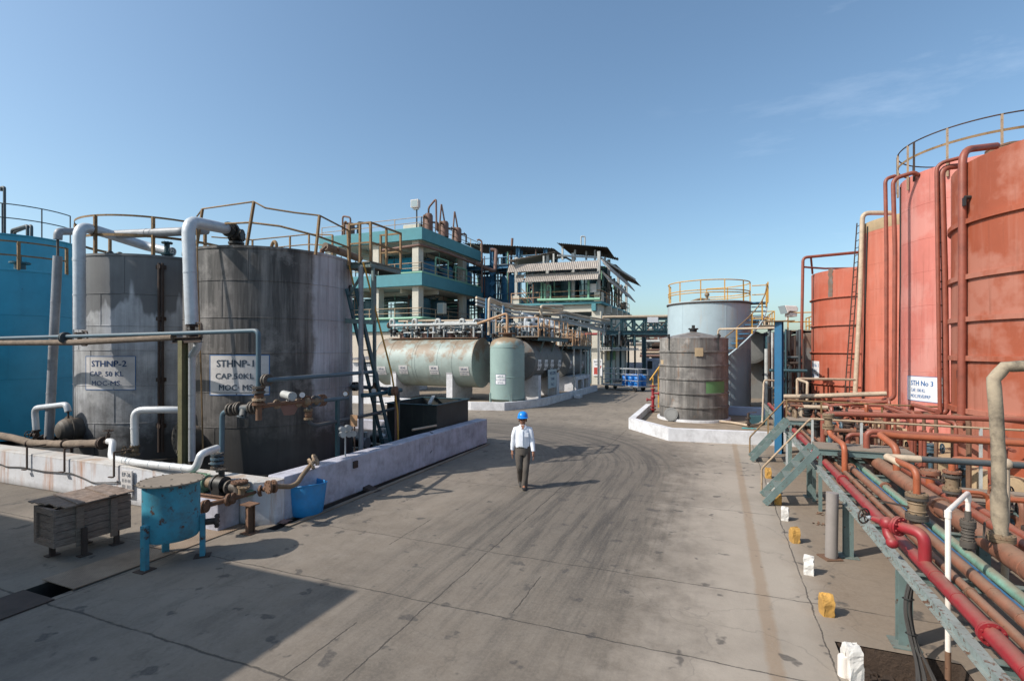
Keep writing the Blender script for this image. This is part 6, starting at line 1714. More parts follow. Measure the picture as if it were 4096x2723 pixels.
# canopy pipes along its road side
t = Thing('pipe_rack', 'dark double pipe shelf along the road side of the awning building', 'pipe rack', (-9.6, 54, 3))
for z, m_ in ((4.35, 'dark_pipe'), (3.35, 'pipe_grey')):
    mb = MB()
    for k in range(4): mb.tube([V(-9.9 + k * .22, 47.0, z + .08), V(-9.9 + k * .22, 66, z + .08)], .08, 0, 8)
    mb.box(-9.98, 47, z - .14, -9.05, 66, z - .05); t.part('shelf', mb, M[m_])
for y in (48, 53, 58, 63):
    mb = MB(); mb.channel(V(-9.2, y, 0), V(-9.2, y, 4.3), .2, .2, .02); t.part('column', mb, M['teal_dark'])
pipe('steel_pipe', 'crimson pipe end sticking out beside the awning building corner column', [V(-13.5, 46.9, 4.7), V(-9.8, 46.9, 4.75)], .12, M['crimson'], 0, 10)
mb = MB(); p = PY(2391, 1467, 47.95); mb.box(p.x - .42, 47.9, p.z - .85, p.x + .42, 47.995, p.z + .72)
t = Thing('poster', 'white safety poster on the corner column of the awning building', 'poster', (p.x, 47.9, p.z - .85)); t.part('panel', mb, M['sign_white'])
t.part('heading', lettering([('SAFETY', 0, .42, .22, .004, .7), ('FIRST', 0, .15, .18, .002, .5)], lambda u, v: V(p.x + u, 47.893, p.z + v)), M['ink_faded'])
mb = MB(); mb.box(p.x - .35, 47.892, p.z - .7, p.x + .05, 47.898, p.z - .05); mb.beam(V(p.x + .02, 47.893, p.z - .5), V(p.x + .33, 47.893, p.z + .1), .1, .006, (1, 0, .5)); t.part('picture', mb, M['ink_red'])
for k, (y, m_, lab) in enumerate(((52.2, 'poster_yellow', 'yellow notice on the second road side panel of the awning building'), (55.3, 'green_patch', 'green first aid notice on the road side of the awning building'))):
    mb = MB(); mb.box(-10.418, y, 2.2, -10.38, y + 1.4, 4.0); single('notice_board', lab, 'sign', mb, M[m_])
# ------------------------------------------------------------------ overhead truss bridge across the road
t = Thing('pipe_bridge', 'blue steel truss bridge carrying a tan pipe over the plant road', 'bridge', (-2, 44, 6))
def BR(px, py): return PD(px, py, 44.5)
for dy in (0, 1.6):
    o = V(.371, .928, 0) * dy
    for (p0, p1, w) in (((2425, 1330), (2680, 1330), .36), ((2440, 1274), (2680, 1272), .2)):
        mb = MB(); mb.channel(BR(*p0) + o, BR(*p1) + o, .2, w, .03); t.part('chord', mb, M['teal_dark'])
    for k in range(6):
        x = 2446 + k * 46
        mb = MB(); mb.channel(BR(x, 1326) + o, BR(x, 1278) + o, .16, .16, .02); t.part('strut', mb, M['teal_dark'])
        mb = MB(); q = (BR(x, 1326) + o, BR(x + 46, 1278) + o) if k % 2 == 0 else (BR(x, 1278) + o, BR(x + 46, 1326) + o); mb.beam(q[0], q[1], .12, .12); t.part('diagonal', mb, M['teal_dark'])
for k in range(6):
    x = 2440 + k * 46; mb = MB(); mb.beam(BR(x, 1330), BR(x, 1330) + V(.371, .928, 0) * 1.6, .12, .2); t.part('cross_beam', mb, M['teal_dark'])
mb = MB(); mb.tube([BR(2410, 1269), BR(2425, 1268), BR(2685, 1265)], .13, .2, 10); t.part('pipe_run', mb, M['pipe_tan'])
mb = MB(); p0, p1 = BR(2591, 1290), BR(2634, 1268); u = (BR(2634, 1290) - p0); mb.extrude([p0 - V(0, .1, 0), p0 + u - V(0, .1, 0), p0 + u + V(0, -.1, .47), p0 + V(0, -.1, .47)], V(-.02, -.04, 0)); t.part('sign_panel', mb, M['sign_white'])
t = Thing('pipe_bridge', 'second lower truss with red pipes seen under the blue bridge', 'bridge', (-2, 52, 4))
def B2(px, py): return PD(px, py, 56)
for py, m_ in ((1328, 'teal_dark'), (1344, 'scrubber_brown')):
    mb = MB(); mb.channel(B2(2520, py), B2(2690, py), .2, .25, .03); t.part('chord', mb, M[m_])
for k in range(7):
    mb = MB(); x = 2525 + k * 24; mb.beam(B2(x, 1343), B2(x + 12, 1329), .1, .1); mb.beam(B2(x + 12, 1329), B2(x + 24, 1343), .1, .1); t.part('diagonal', mb, M['teal_dark'])
mb = MB(); p = B2(2577, 1346); mb.channel(V(p.x, p.y, 0), p, .4, .4, .03); t.part('column', mb, M['teal_dark'])
# ------------------------------------------------------------------ far end of the road
t = Thing('boundary_wall', 'low whitewashed wall across the far end of the road', 'wall', (-6, 70, 0))
mb = MB(); mb.box(-20, 70, 0, 30, 70.3, 1.6); t.part('wall_run', mb, M['grimy_shaded_wash'])
for k, (x0, x1, z0, z1, y, m_, lab) in enumerate(((-8.6, -6.6, 0, 2.2, 66, 'grimy_shaded_wash', 'white block house left of the far walking person'), (-3.9, -2.4, 0, 2.5, 68, 'grimy_shaded_wash', 'white block house at the right end of the road'))):
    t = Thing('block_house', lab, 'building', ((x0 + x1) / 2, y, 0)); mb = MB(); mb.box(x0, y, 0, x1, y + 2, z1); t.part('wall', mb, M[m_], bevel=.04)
    mb = MB(); mb.box(x0 + .5, y - .03, .9, x0 + 1.1, y - .004, 1.9); t.part('window', mb, M['black_iron'])
pipe_web('far thicket of rusty process pipes beyond the end of the road', -10, 2.5, 72, 82, .1, 7.2, 90, ('rust_dark', 'dark_pipe', 'scrubber_brown', 'pipe_grey', 'dark_pipe', 'pipe_tan'), 61, (.07, .2))
t = Thing('cooling_tower', 'brown timber slatted cooling tower beyond the end of the road', 'building', (-6, 74, 0))
mb = MB(); mb.box(-8.5, 74, 0, -4.2, 78, 4.2)
for k in range(10): mb.box(-8.6, 73.8, .3 + k * .38, -4.1, 73.99, .42 + k * .38)
t.part('slats', mb, M['rust_dark'])
mb = MB(); mb.box(-8.2, 74.2, 4.21, -4.6, 77.8, 6.0); t.part('upper_box', mb, M['scrubber_brown'])
mb = MB(); mb.box(-8.4, 74, 6.01, -4.4, 78, 6.3); t.part('roof', mb, M['dark_pipe'])
t = Thing('plant_shed', 'far pale industrial shed on the skyline', 'building', (-50, 110, 0)); mb = MB(); mb.box(-75, 110, 0, 8, 122, 4.6); t.part('wall', mb, M['beige_wall'])
mb = MB(); mb.box(-76, 109.6, 4.601, 9, 122.4, 5.0); t.part('roof', mb, M['asbestos'])
# ------------------------------------------------------------------ cage trolley with blue drums
t = Thing('cage_trolley', 'galvanised cage trolley loaded with blue drums on the road', 'trolley', (-8.2, 42.2, 0))
TA, TB = PZ(2412, 1556, 0), PZ(2552, 1568, 0); TA = V(TA.x, TA.y, 0); TB = V(TB.x, TB.y, 0)
tu = (TB - TA).normalized(); tv = V(-tu.y, tu.x, 0); TL = (TB - TA).length; TW = 1.15
def tp(a, b, z): return TA + tu * a + tv * b + V(0, 0, z)
mb = MB(); mb.hexa([tp(0, 0, .34), tp(TL, 0, .34), tp(TL, TW, .34), tp(0, TW, .34), tp(0, 0, .42), tp(TL, 0, .42), tp(TL, TW, .42), tp(0, TW, .42)]); t.part('platform', mb, M['galv'])
mb = MB()
for z in (.42, .85, 1.3, 1.75):
    for b in (0, TW): mb.tube([tp(0, b, z), tp(TL, b, z)], .03, 0, 6)
    for a in (0, TL): mb.tube([tp(a, 0, z), tp(a, TW, z)], .03, 0, 6)
for a in (0, TL * .33, TL * .66, TL):
    for b in (0, TW): mb.tube([tp(a, b, .4), tp(a, b, 1.75)], .03, 0, 6)
t.part('cage', mb, M['galv'])
for a, b in ((.35, .08), (TL - .4, .08), (TL - .4, TW - .08), (.35, TW - .08)):
    mb = MB(); mb.cyl(tp(a, b - .05, .2), tp(a, b + .05, .2), .19, seg=16); mb.box(*(tp(a, b, .2) - V(.05, .03, 0)), *(tp(a, b, .34) + V(.05, .03, 0))); t.part('wheel', mb, M['black_rubber'])
drum = Thing('plastic_drum', 'blue drum nearest the road at the tail of the cage trolley', 'drum', tp(TL - 1.55, .33, .425), 'blue drums on the cage trolley')
mb = MB(); mb.lathe(drum.off, [(.02, 0), (.27, 0), (.29, .03), (.29, .25), (.305, .27), (.29, .29), (.29, .58), (.305, .60), (.29, .62), (.29, .86), (.27, .90), (.25, .88), (.02, .88)], seg=24); drum.part('drum_body', mb, M['drum_blue'])
mb = MB(); mb.cyl(drum.off + V(.12, 0, .87), drum.off + V(.12, 0, .93), .05); drum.part('bung', mb, M['drum_blue'])
for k, (a, b, lab) in enumerate(((TL - .93, .33, 'blue drum second along the road side of the cage trolley'), (TL - .32, .33, 'blue drum at the outer corner of the cage trolley'), (TL - .93, .92, 'blue drum in the rear row at the middle of the trolley end'), (TL - .32, .92, 'blue drum in the rear row at the outer trolley corner'))):
    dup(drum.o, tp(a, b, .425), k, lab)
# ------------------------------------------------------------------ right-hand bund with the ringed grey tank
t = Thing('bund_wall', 'low white bund wall with a cut corner round the ringed grey tank', 'wall', (-1.6, 19.2, 0))
kerb_run(t, [V(-3.45, 27.5, 0), V(-3.40, 21.5, 0), V(-1.62, 19.15, 0), V(4.4, 19.75, 0)], .26, .44, M['white_plain'])
mb = MB(); mb.prism([(-3.2, 27.4), (-3.15, 21.6), (-1.5, 19.45), (4.4, 20.0), (4.4, 27.4)], .008, .15)
single('bund_floor', 'stained concrete floor round the ringed grey tank', 'floor', mb, M['bund_floor'], kind='structure')
mb = MB(); mb.box(.3, 26.6, .15, 3.2, 26.85, .56); single('plinth_wall', 'bluish white low wall at the foot of the light blue tank', 'wall', mb, M['ice_blue_paint'], bevel=.02)
TG = tank('storage_tank', 'stocky grey ringed tank with a coned lid and a green painted patch', (-1.0, 24.7), 1.47, .25, 3.78, M['grey_ringed'], rings=(.78, 1.37, 1.99, 2.58, 3.19), rw=.05, rh=.07, lip=.01, roof=.32,
          base=(1.58, .151), base_mat=M['white_plain'])
def patch_on(t, px, py, w, h, mat, name, R=None, lift=.006):
    R = R or t.R; a, z = PC(px, py, t.c, R); mb = MB(); n = 8; vs = []
    for i in range(n + 1):
        k = a + (i / n - .5) * w / R
        for rr in (R + lift, R + .001):
            for zz in (z - h / 2, z + h / 2): vs.append(V(t.c[0] + rr * math.cos(k), t.c[1] + rr * math.sin(k), zz))
    fs = []
    for i in range(n):
        p, q = 4 * i, 4 * i + 4
        fs += [(p, q, q + 1, p + 1), (p, p + 2, q + 2, q), (p + 1, q + 1, q + 3, p + 3)]
    fs += [(0, 1, 3, 2), (4 * n, 4 * n + 2, 4 * n + 3, 4 * n + 1)]
    mb.add(vs, fs); return t.part(name, mb, mat)
patch_on(TG, 2866, 1549, .98, .50, M['green_patch'], 'painted_patch')
patch_on(TG, 2796, 1408, .34, .36, M['plinth_tan'], 'repair_patch', TG.R + .05)
patch_on(TG, 2648, 1452, .30, .28, M['plinth_tan'], 'repair_patch')
mb = MB(); p = V(-1.0, 24.7, 4.08); mb.cyl(p, p + V(0, 0, .12), .16); mb.flange(p + V(0, 0, .13), (0, 0, 1), .22, .05); mb.cyl(p + V(0, 0, .13), p + V(0, 0, .3), .07); TG.part('lid_nozzle', mb, M['black_iron'])
for px in (2674, 2876):
    a, z = PC(px, 1380, TG.c, TG.R + .05); mb = MB(); q = V(TG.c[0] + (TG.R + .03) * math.cos(a), TG.c[1] + (TG.R + .03) * math.sin(a), 0); mb.beam(q + V(0, 0, 3.25), q + V(0, 0, 3.78), .04, .03); mb.cyl(q + V(0, 0, 3.76), q + V(0, 0, 3.95), .05); TG.part('lug', mb, M['black_iron'])
p = PZ(2684, 1684, .152); 
t = Thing('round_cover', 'dark round manhole cover leaning against the ringed grey tank', 'cover', V(p.x, p.y, .152)); mb = MB(); mb.flange(V(p.x, p.y, .152 + .30), (-.15, -1, .35), .30, .05, 16); t.part('cover_plate', mb, M['tank_dull'])
# light blue tank with its curving stair
TL_ = tank('storage_tank', 'light blue tank with yellow top rail and a curving stair', (-.45, 30.0), 2.12, .3, 5.78, M['light_blue_tank'], rings=(3.3, 3.92), rw=.008, rh=.02, lip=.05, roof=.2, seams=6, base=(2.25, .012), base_mat=M['plinth_tan'])
rim_rail(TL_, M['rail_yellow'], 2.08, 5.78, (.42, .55, 1.05), [math.radians(a) for a in range(-195, 110, 32)], r=.028, square=.07)
mb = MB(); p = PD(2828, 1195, 28); p = V(p.x, p.y, 5.85); mb.cyl(p, p + V(0, 0, .4), .07); mb.ball(p + V(0, 0, .42), .13); mb.flange(p + V(0, 0, .15), (0, 0, 1), .16, .05, 6); mb.tube([p + V(0, 0, .15), p + V(-.4, -.1, .2), p + V(-1.0, -.1, -.02)], .07, .2); TL_.part('top_fitting', mb, M['valve_brown'])
mb = MB(); mb.lathe(V(-.45, 30, 0), [(2.12, 5.66), (2.18, 5.67), (2.18, 5.73), (2.12, 5.725)], seg=64); TL_.part('rim_band', mb, M['rust_dark'])
st = Thing('spiral_stairs', 'blue treaded stair with a yellow handrail curving up the light blue tank', 'stairs', (1.8, 28.5, .15))
cS = (-.45, 30.0); aS0, aS1 = math.radians(-98), math.radians(-2); zS0, zS1 = 1.9, 5.72; nS = 17
rail_pts, rail2 = [], []
for k in range(nS):
    f_ = k / (nS - 1); a = aS0 + (aS1 - aS0) * f_; z = zS0 + (zS1 - zS0) * f_
    u, w = V(math.cos(a), math.sin(a), 0), V(-math.sin(a), math.cos(a), 0); p = V(*cS, z)
    mb = MB(); mb.hexa([p + u * 2.16 - w * .13, p + u * 2.85 - w * .15, p + u * 2.85 + w * .15, p + u * 2.16 + w * .13] + [q + V(0, 0, .04) for q in (p + u * 2.16 - w * .13, p + u * 2.85 - w * .15, p + u * 2.85 + w * .15, p + u * 2.16 + w * .13)])
    st.part('tread', mb, M['blue_steel'])
    rail_pts.append(p + u * 2.86 + V(0, 0, 1.0)); rail2.append(p + u * 2.86 + V(0, 0, -.02))
mb = MB(); mb.tube(rail2, .05, 0, 6); st.part('stringer', mb, M['light_blue_tank'])
mb = MB(); mb.tube(rail_pts, .03, 0, 6); hr = st.part('handrail', mb, M['rail_ochre'])
for k in range(0, nS, 3):
    mb = MB(); mb.beam(rail2[k], rail_pts[k], .07, .07); st.part('post', mb, M['rail_yellow'], under=hr)
u = V(math.cos(aS1), math.sin(aS1), 0); p = V(*cS, 5.74); w = V(-u.y, u.x, 0)
mb = MB(); mb.hexa([p + u * 2.16, p + u * 2.95, p + u * 2.95 + w * 1.2, p + u * 2.16 + w * 1.2] + [q + V(0, 0, .05) for q in (p + u * 2.16, p + u * 2.95, p + u * 2.95 + w * 1.2, p + u * 2.16 + w * 1.2)]); st.part('landing', mb, M['blue_steel'])
mb = MB()
for h in (.55, 1.05): mb.tube([p + u * 2.2 + w * 1.2 + V(0, 0, h), p + u * 2.93 + w * 1.2 + V(0, 0, h), p + u * 2.93 + V(0, 0, h)], .03, 0, 6)
for q in (p + u * 2.93, p + u * 2.93 + w * 1.2): mb.beam(q, q + V(0, 0, 1.08), .06, .06)
st.part('landing_rail', mb, M['rail_yellow'])
# pipe off the grey tank, small valve station
pts = [PD(2872, 1350, 23.6), PD(2873, 1316, 23.6), PD(3107, 1311, 20.5), PD(3104, 1545, 20.5), PD(3104, 1640, 20.5)]
t = pipe('steel_pipe', 'tan pipe bridging from the ringed grey tank to the blue post and dropping beside it', pts, .045, M['pipe_tan'], .15, 10)
mb = MB(); p = PD(2872, 1343, 23.6); mb.flange(p, (0, 0, 1), .13, .05); t.part('flange', mb, M['rust_dark'])
for py in (1552, 1575, 1590):
    mb = MB(); mb.flange(PD(3104, py, 20.5), (0, 0, 1), .12, .04); t.part('flange', mb, M['valve_brown'])
pts = [PD(3098, 1522, 20.3), PD(3060, 1519, 20.3), PD(3055, 1530, 20.3), PD(3049, 1690, 20.0)]
pipe('steel_pipe', 'thin rusty hook pipe going down to the bund floor left of the blue post', pts, .035, M['pipe_tan'], .12, 8)
p = PZ(2878, 1688, .2); pts = [V(p.x, p.y, .24), PZ(2935, 1690, .22), PZ(2996, 1702, .22), PZ(3035, 1697, .22), PZ(3053, 1682, .3)]
t = pipe('steel_pipe', 'tan drain hose pipe at the foot of the ringed grey tank', pts, .05, M['pipe_tan'], .2, 10)
mb = MB(); q = PZ(2993, 1702, .22); mb.cyl(q, q + V(0, 0, .5), .05); mb.flange(q + V(0, 0, .1), (0, 0, 1), .1, .04); mb.flange(q + V(0, 0, .3), (0, 0, 1), .1, .04); mb.beam(q + V(0, 0, .52), q + V(.3, -.05, .56), .04, .03); t.part('hand_valve', mb, M['rust_dark'])
q = PZ(3025, 1700, .15); mb = MB(); mb.box(q.x - .3, q.y + .25, .151, q.x + .35, q.y + .65, .5); single('valve_box', 'dark teal box on the bund floor behind the hand valve', 'box', mb, M['teal_dark'], bevel=.02)
q = PZ(3002, 1714, .152); mb = MB()
for j in range(7):
    for i in range(13):
        u_, v_ = i / 12 - .5, j / 6 - .5
        mb.v.append(V(q.x + u_ * .62, q.y + v_ * .2 + .03 * math.sin(i), .158 + .035 * abs(mnoise.noise(V(i * .7, j * .6, 2)))))
for j in range(6):
    for i in range(12): a = j * 13 + i; mb.f.append((a, a + 1, a + 14, a + 13)); mb.sm.append(True)
single('rag', 'teal rag lying on the floor of the right bund', 'rag', mb, M['cloth_teal'])
# fire hydrant and yellow handrail at the left of the grey tank
p = PZ(2612, 1648, .15); t = Thing('fire_hydrant', 'crimson hydrant pipe standing left of the ringed grey tank', 'hydrant', V(p.x, p.y, .15))
b = V(p.x, p.y, .15); mb = MB(); mb.cyl(b, b + V(0, 0, 1.15), .07); mb.flange(b + V(0, 0, .15), (0, 0, 1), .15, .05); mb.flange(b + V(0, 0, .3), (0, 0, 1), .15, .05); mb.ball(b + V(0, 0, .75), .12); mb.flange(b + V(0, 0, 1.15), (0, 0, 1), .12, .05); t.part('barrel', mb, M['crimson'])
for s_, z in ((1, .95), (-1, .62)):
    mb = MB(); mb.cyl(b + V(0, 0, z), b + V(.28 * s_, -.04, z), .05); mb.flange(b + V(.28 * s_, -.04, z), (1, 0, 0), .09, .05); t.part('outlet', mb, M['crimson'])
mb = MB(); mb.wheel(b + V(0, 0, 1.3), (0, .3, 1), .13, .02); mb.cyl(b + V(0, 0, 1.1), b + V(0, 0, 1.3), .02); t.part('handwheel', mb, M['crimson'])
p = PZ(2612, 1580, 0); t = Thing('stair_rail', 'yellow handrail at the left edge of the right bund', 'railing', V(-3.1, 28.2, 0))
mb = MB(); A_r, B_r = PD(2600, 1520, 27.2), PD(2638, 1466, 27.8); mb.beam(A_r, B_r, .06, .06); mb.beam(B_r, PD(2665, 1466, 28.2), .06, .06); t.part('rail', mb, M['rail_yellow'])
for q, z in ((PD(2611, 1508, 27.3), 0), (PD(2634, 1472, 27.7), 0)):
    mb = MB(); mb.beam(V(q.x, q.y, .15), q, .09, .07); t.part('post', mb, M['rail_yellow'])
# lying tanks and pipes in the gap before the red tanks
h1 = lying_tank('horizontal_tank', 'grey green lying tank end showing between the blue post and the first red tank', 'y', 31.5, 37.5, (4.55, 2.75), 1.42, M['tank_dull'], (31.7, 32.2, 34), dish=.1)
h2 = lying_tank('horizontal_tank', 'blue grey lying tank end peeping out right of the light blue tank', 'y', 37.2, 43, (2.1, 3.45), 1.06, M['tank_dull'], (37.5,), dish=.1)
for k, (t_, x, y0) in enumerate(((h1, 4.55, 32.5), (h1, 4.55, 36), (h2, 2.1, 38.2))):
    mb = MB(); mb.box(x - 1.1, y0, 0, x + 1.1, y0 + .4, 1.75 if k < 2 else 2.7); single('tank_saddle', ('front saddle of the lying tank beside the first red tank', 'rear saddle of the lying tank beside the first red tank', 'tall saddle under the lying tank behind the light blue one')[k], 'support', mb, M['tank_dull'])
deck_rail('yellow railed walkway over the lying tank beside the first red tank', 3.6, 5.3, 31.6, 37.5, 4.28, (.5, 1.0), M['deck_plate'], M['rail_yellow'], 6)
deck_rail('small yellow railed platform right of the curving stair', 1.6, 3.3, 35.5, 40, 4.75, (.45, .9), M['deck_plate'], M['rail_yellow'], 4)
tangle('rusty fittings on the small platform right of the curving stair', (1.8, 3.1, 35.7, 39.5, 4.95, 5.4), 16, 4.82, ('rust_brown', 'pipe_tan', 'dark_pipe'), 77, 8, (.04, .07))
pipe_web('black thicket of upright pipes between the light blue tank and the blue post', 2.2, 3.7, 25.5, 31, .1, 4.2, 60, ('dark_pipe', 'dark_pipe', 'black_iron', 'teal_dark', 'rust_dark'), 71, (.035, .08))
for k, (px, r_) in enumerate(((3066, .09), (3090, .06))):
    a = PD(px, 1395 if k == 0 else 1330, 24); b = PD(px, 1620, 24); t = Thing('steel_pipe', ('fat grey upright pipe in the gap left of the blue post', 'slim grey upright pipe in the gap left of the blue post')[k], 'pipe', V(a.x, a.y, .1)); mb = MB(); mb.cyl(V(a.x, a.y, .1), a, r_); t.part('pipe_run', mb, M['pipe_grey'])
# blue lamp post
b = PZ(3116, 1812, 0); t = Thing('lamp_post', 'dark blue H-beam post topped by a pinkish white floodlight', 'lamp post', b)
mb = MB(); mb.channel(b, V(b.x, b.y, 4.14), .21, .20, .015, side=(.9, -.36, 0)); t.part('post', mb, M['blue_post'])
mb = MB(); mb.box(b.x - .38, b.y - .2, 4.145, b.x + .42, b.y + .2, 4.175); t.part('top_plate', mb, M['rail_ochre'])
q = PD(3153, 1241, 16.0); mb = MB(); mb.cyl(V(b.x + .22, b.y, 4.17), q - V(0, 0, .1), .025); t.part('bracket', mb, M['lamp_white'])
rt = V(CA, SA, 0); fw = V(-SA, CA, 0)
def lm(u, d, z): return q + rt * u + fw * d + V(0, 0, z)
prof = [(-.21, .14), (-.12, -.11), (-.05, -.04), (.18, -.065), (.21, .05), (.155, .125)]
mb = MB(); mb.extrude([lm(u, -.2, z) for u, z in prof], fw * .4); o = t.part('lamp_head', mb, M['lamp_white'], bevel=.02)
mb = MB(); mb.extrude([lm(-.212, -.19, .137), lm(-.122, -.19, -.108), lm(-.137, -.19, -.108), lm(-.227, -.19, .137)], fw * .38); t.part('lamp_glass', mb, M['glass_pane'], under=o)
mb = MB(); mb.extrude([lm(-.04, -.15, -.20), lm(.20, -.15, -.205), lm(.205, -.15, -.085), lm(-.03, -.15, -.07)], fw * .3); t.part('ballast_box', mb, M['lamp_white'], under=o, bevel=.02)

# ------------------------------------------------------------------ the red tanks
TAN = M['plinth_tan']
S1 = tank('storage_tank', 'brick red ringed tank marked STH No. 1, farthest of the red row', (7.2, 31.0), 2.55, .5, 7.2, M['red_tank_a'], rings=(1.54, 3.13, 4.48, 5.84), rw=.09, rh=.05, lip=.0, roof=.3, base=(2.8, .0), base_mat=TAN)
S2 = tank('storage_tank', 'orange red tank second in the red row with a grey rim', (8.5, 27.5), 2.36, .5, 8.9, M['red_tank_b'], rings=(1.5, 2.6, 3.7, 4.8, 5.9, 7.0, 8.3), rw=.006, rh=.02, lip=.0, roof=.3, base=(2.6, .0), base_mat=TAN)
S3 = tank('storage_tank', 'tall salmon red tank with a high railing marked STH No 3', (8.5, 22.0), 2.4, .5, 9.2, M['red_tank_c'], rings=(1.4, 2.54, 3.64, 4.74, 5.86, 6.95, 8.1), rw=.006, rh=.022, lip=.0, roof=.3, base=(2.7, .0), base_mat=TAN)
rings4 = tuple(sorted(PC(3866, y, (8.5, 16.0), 2.9)[1] for y in (889, 1109, 1277, 1433, 1643)))
S4 = tank('storage_tank', 'darkest rust red tank with broad rings at the right picture edge', (8.5, 16.0), 2.9, .5, 7.78, M['red_tank_d'], rings=rings4, rw=.07, rh=.13, lip=.0, roof=.3, base=(3.4, .0, 8), base_mat=TAN)
mb = MB(); mb.lathe(V(8.5, 27.5, 0), [(2.362, 8.45), (2.368, 8.46), (2.368, 8.9), (2.36, 8.905)], seg=64); S2.part('rim_band', mb, M['plinth_tan'])
def crack_patch(t, px, y0, y1, w, mat):
    mb = MB(); n = 10; L, R_ = [], []
    for k in range(n + 1):
        py = y0 + (y1 - y0) * k / n; wob = 5 * mnoise.noise(V(k * .8, 1, 0)); ww = w * (1 + .3 * mnoise.noise(V(k * .9, 5, 0)))
        a, z = PC(px + wob, py, t.c, t.R); da = ww / t.R / 2
        for s_, q in ((-1, L), (1, R_)):
            q.append(V(t.c[0] + (t.R + .012) * math.cos(a + s_ * da), t.c[1] + (t.R + .012) * math.sin(a + s_ * da), z))
    vs = []
    for a, b in zip(L, R_): vs += [a, b]
    mb.add(vs, [(2 * k, 2 * k + 1, 2 * k + 3, 2 * k + 2) for k in range(n)]); t.part('repair_patch', mb, mat)
crack_patch(S1, 3322, 1075, 1188, .24, M['tank_dull'])
wrap_sign(S1, (3258, 1479), (.98, .92), [('STH No. 1', 0, .16, .25, .005, .86), ('CAP.125 KL', -.06, -.08, .19, .002, .72), ('MOC.FRVE FRP', 0, -.33, .19, .002, .86)], M['sign_white'], M['ink_blue'], R=S1.R)
wrap_sign(S3, (3697, 1556), (1.52, .84), [('STH No 3', -.13, .10, .24, .007, .86), ('CAP. 100 KL', -.26, -.11, .16, .003, .60), ('MOC.FRVE/FRP', -.17, -.31, .16, .003, .78)], M['sign_white'], M['ink_blue'], M['ink_blue'], .016)
# railing of the tall tank: dark top rail, flat yellow mid band
mb = MB(); mb.tube([V(8.5 + 2.46 * math.cos(2 * math.pi * k / 60), 22 + 2.46 * math.sin(2 * math.pi * k / 60), 10.28) for k in range(60)], .022, seg=6, closed=True)
rl = S3.part('railing', mb, M['rust_dark'])
mb = MB()
for k in range(60):
    a, b = 2 * math.pi * k / 60, 2 * math.pi * (k + 1) / 60
    mb.beam(V(8.5 + 2.46 * math.cos(a), 22 + 2.46 * math.sin(a), 9.8), V(8.5 + 2.46 * math.cos(b), 22 + 2.46 * math.sin(b), 9.8), .012, .075, V(math.cos(a), math.sin(a), 0))
S3.part('rail_band', mb, M['rail_ochre'], under=rl)
for px, py in ((3577, 700), (3631, 640), (3789, 560), (4008, 510)):
    a = PC(px, py, S3.c, 2.46)[0] if px > 3590 else PC(3592, py, S3.c, 2.46)[0] - .02
    mb = MB(); q = V(8.5 + 2.46 * math.cos(a), 22 + 2.46 * math.sin(a), 0); mb.beam(q + V(0, 0, 8.75), q + V(0, 0, 10.29), .06, .05); S3.part('post', mb, M['rail_tan'], under=rl)
for k in range(6):
    a = math.radians(20 + k * 36); mb = MB(); q = V(8.5 + 2.46 * math.cos(a), 22 + 2.46 * math.sin(a), 0); mb.beam(q + V(0, 0, 8.95), q + V(0, 0, 10.29), .06, .05); S3.part('post', mb, M['rust_dark'], under=rl)
# top manway of the near tank
q = PZ(4030, 590, 8.1); q = V(6.9, 14.35, 8.05); a_ = PD(4040, 600, 13.6); q = V(a_.x, a_.y, 8.0)
mb = MB(); mb.cyl(q, q + V(0, 0, .52), .40, seg=28); mb.flange(q + V(0, 0, .54), (0, 0, 1), .50, .05, 20); mb.flange(q + V(0, 0, .60), (0, 0, 1), .50, .04, 20); mb.cyl(q + V(0, 0, .6), q + V(0, 0, .72), .2); o = S4.part('manway', mb, M['rust_brown'])
for px, py in ((3882, 790), (3838, 1480)):
    a, z = PC(max(px, 3860), py, S4.c, S4.R); u = V(math.cos(a), math.sin(a), 0); p = V(S4.c[0], S4.c[1], z) + u * S4.R
    mb = MB(); mb.cyl(p, p + u * .12, .05); mb.beam(p + u * .13, p + u * .13 - V(0, 0, .2), .09, .05); S4.part('lifting_lug', mb, M['black_iron'])
# pipes and ladders down the red tanks
def wall_pipe(label, pts, r, m_, bend=.22): return pipe('steel_pipe', label, pts, r, M[m_], bend, 12)
t = wall_pipe('thin red hoop pipe up the left side of the farthest red tank', [PD(3436, 1009, 26), PD(3212, 1030, 26.5), PD(3203, 1530, 26.5), PD(3134, 1540, 26.5)], .075, 'red_pipe')
mb = MB(); mb.tube([PD(3216, 1068, 26.5), PD(3240, 1070, 26.5), PD(3300, 1074, 27), PD(3440, 1072, 27)], .05, 0, 8); mb.tube([PD(3244, 1033, 26.5), PD(3250, 1095, 27)], .05, 0, 8); t.part('hoop_rail', mb, M['red_pipe'])
ld = Thing('ladder', 'long dark ladder leaning between the first two red tanks', 'ladder', PD(3378, 1640, 23.2))
la, lb = [PD(3374, 1650, 23.2), PD(3391, 1650, 23.2)], [PD(3428, 893, 23.2), PD(3444, 884, 23.2)]
for a, b in zip(la, lb): mb = MB(); mb.beam(a, b, .055, .04); ld.part('stringer', mb, M['rust_dark'])
for k in range(26):
    f_ = (k + .5) / 26; mb = MB(); mb.cyl(la[0].lerp(lb[0], f_), la[1].lerp(lb[1], f_), .016, seg=6); ld.part('rung', mb, M['rust_dark'])
for f_ in (.12, .28, .45, .62, .80):
    a = la[1].lerp(lb[1], f_); mb = MB(); mb.beam(a, a + rt * .35, .05, .05); ld.part('bracket', mb, M['rust_dark'])
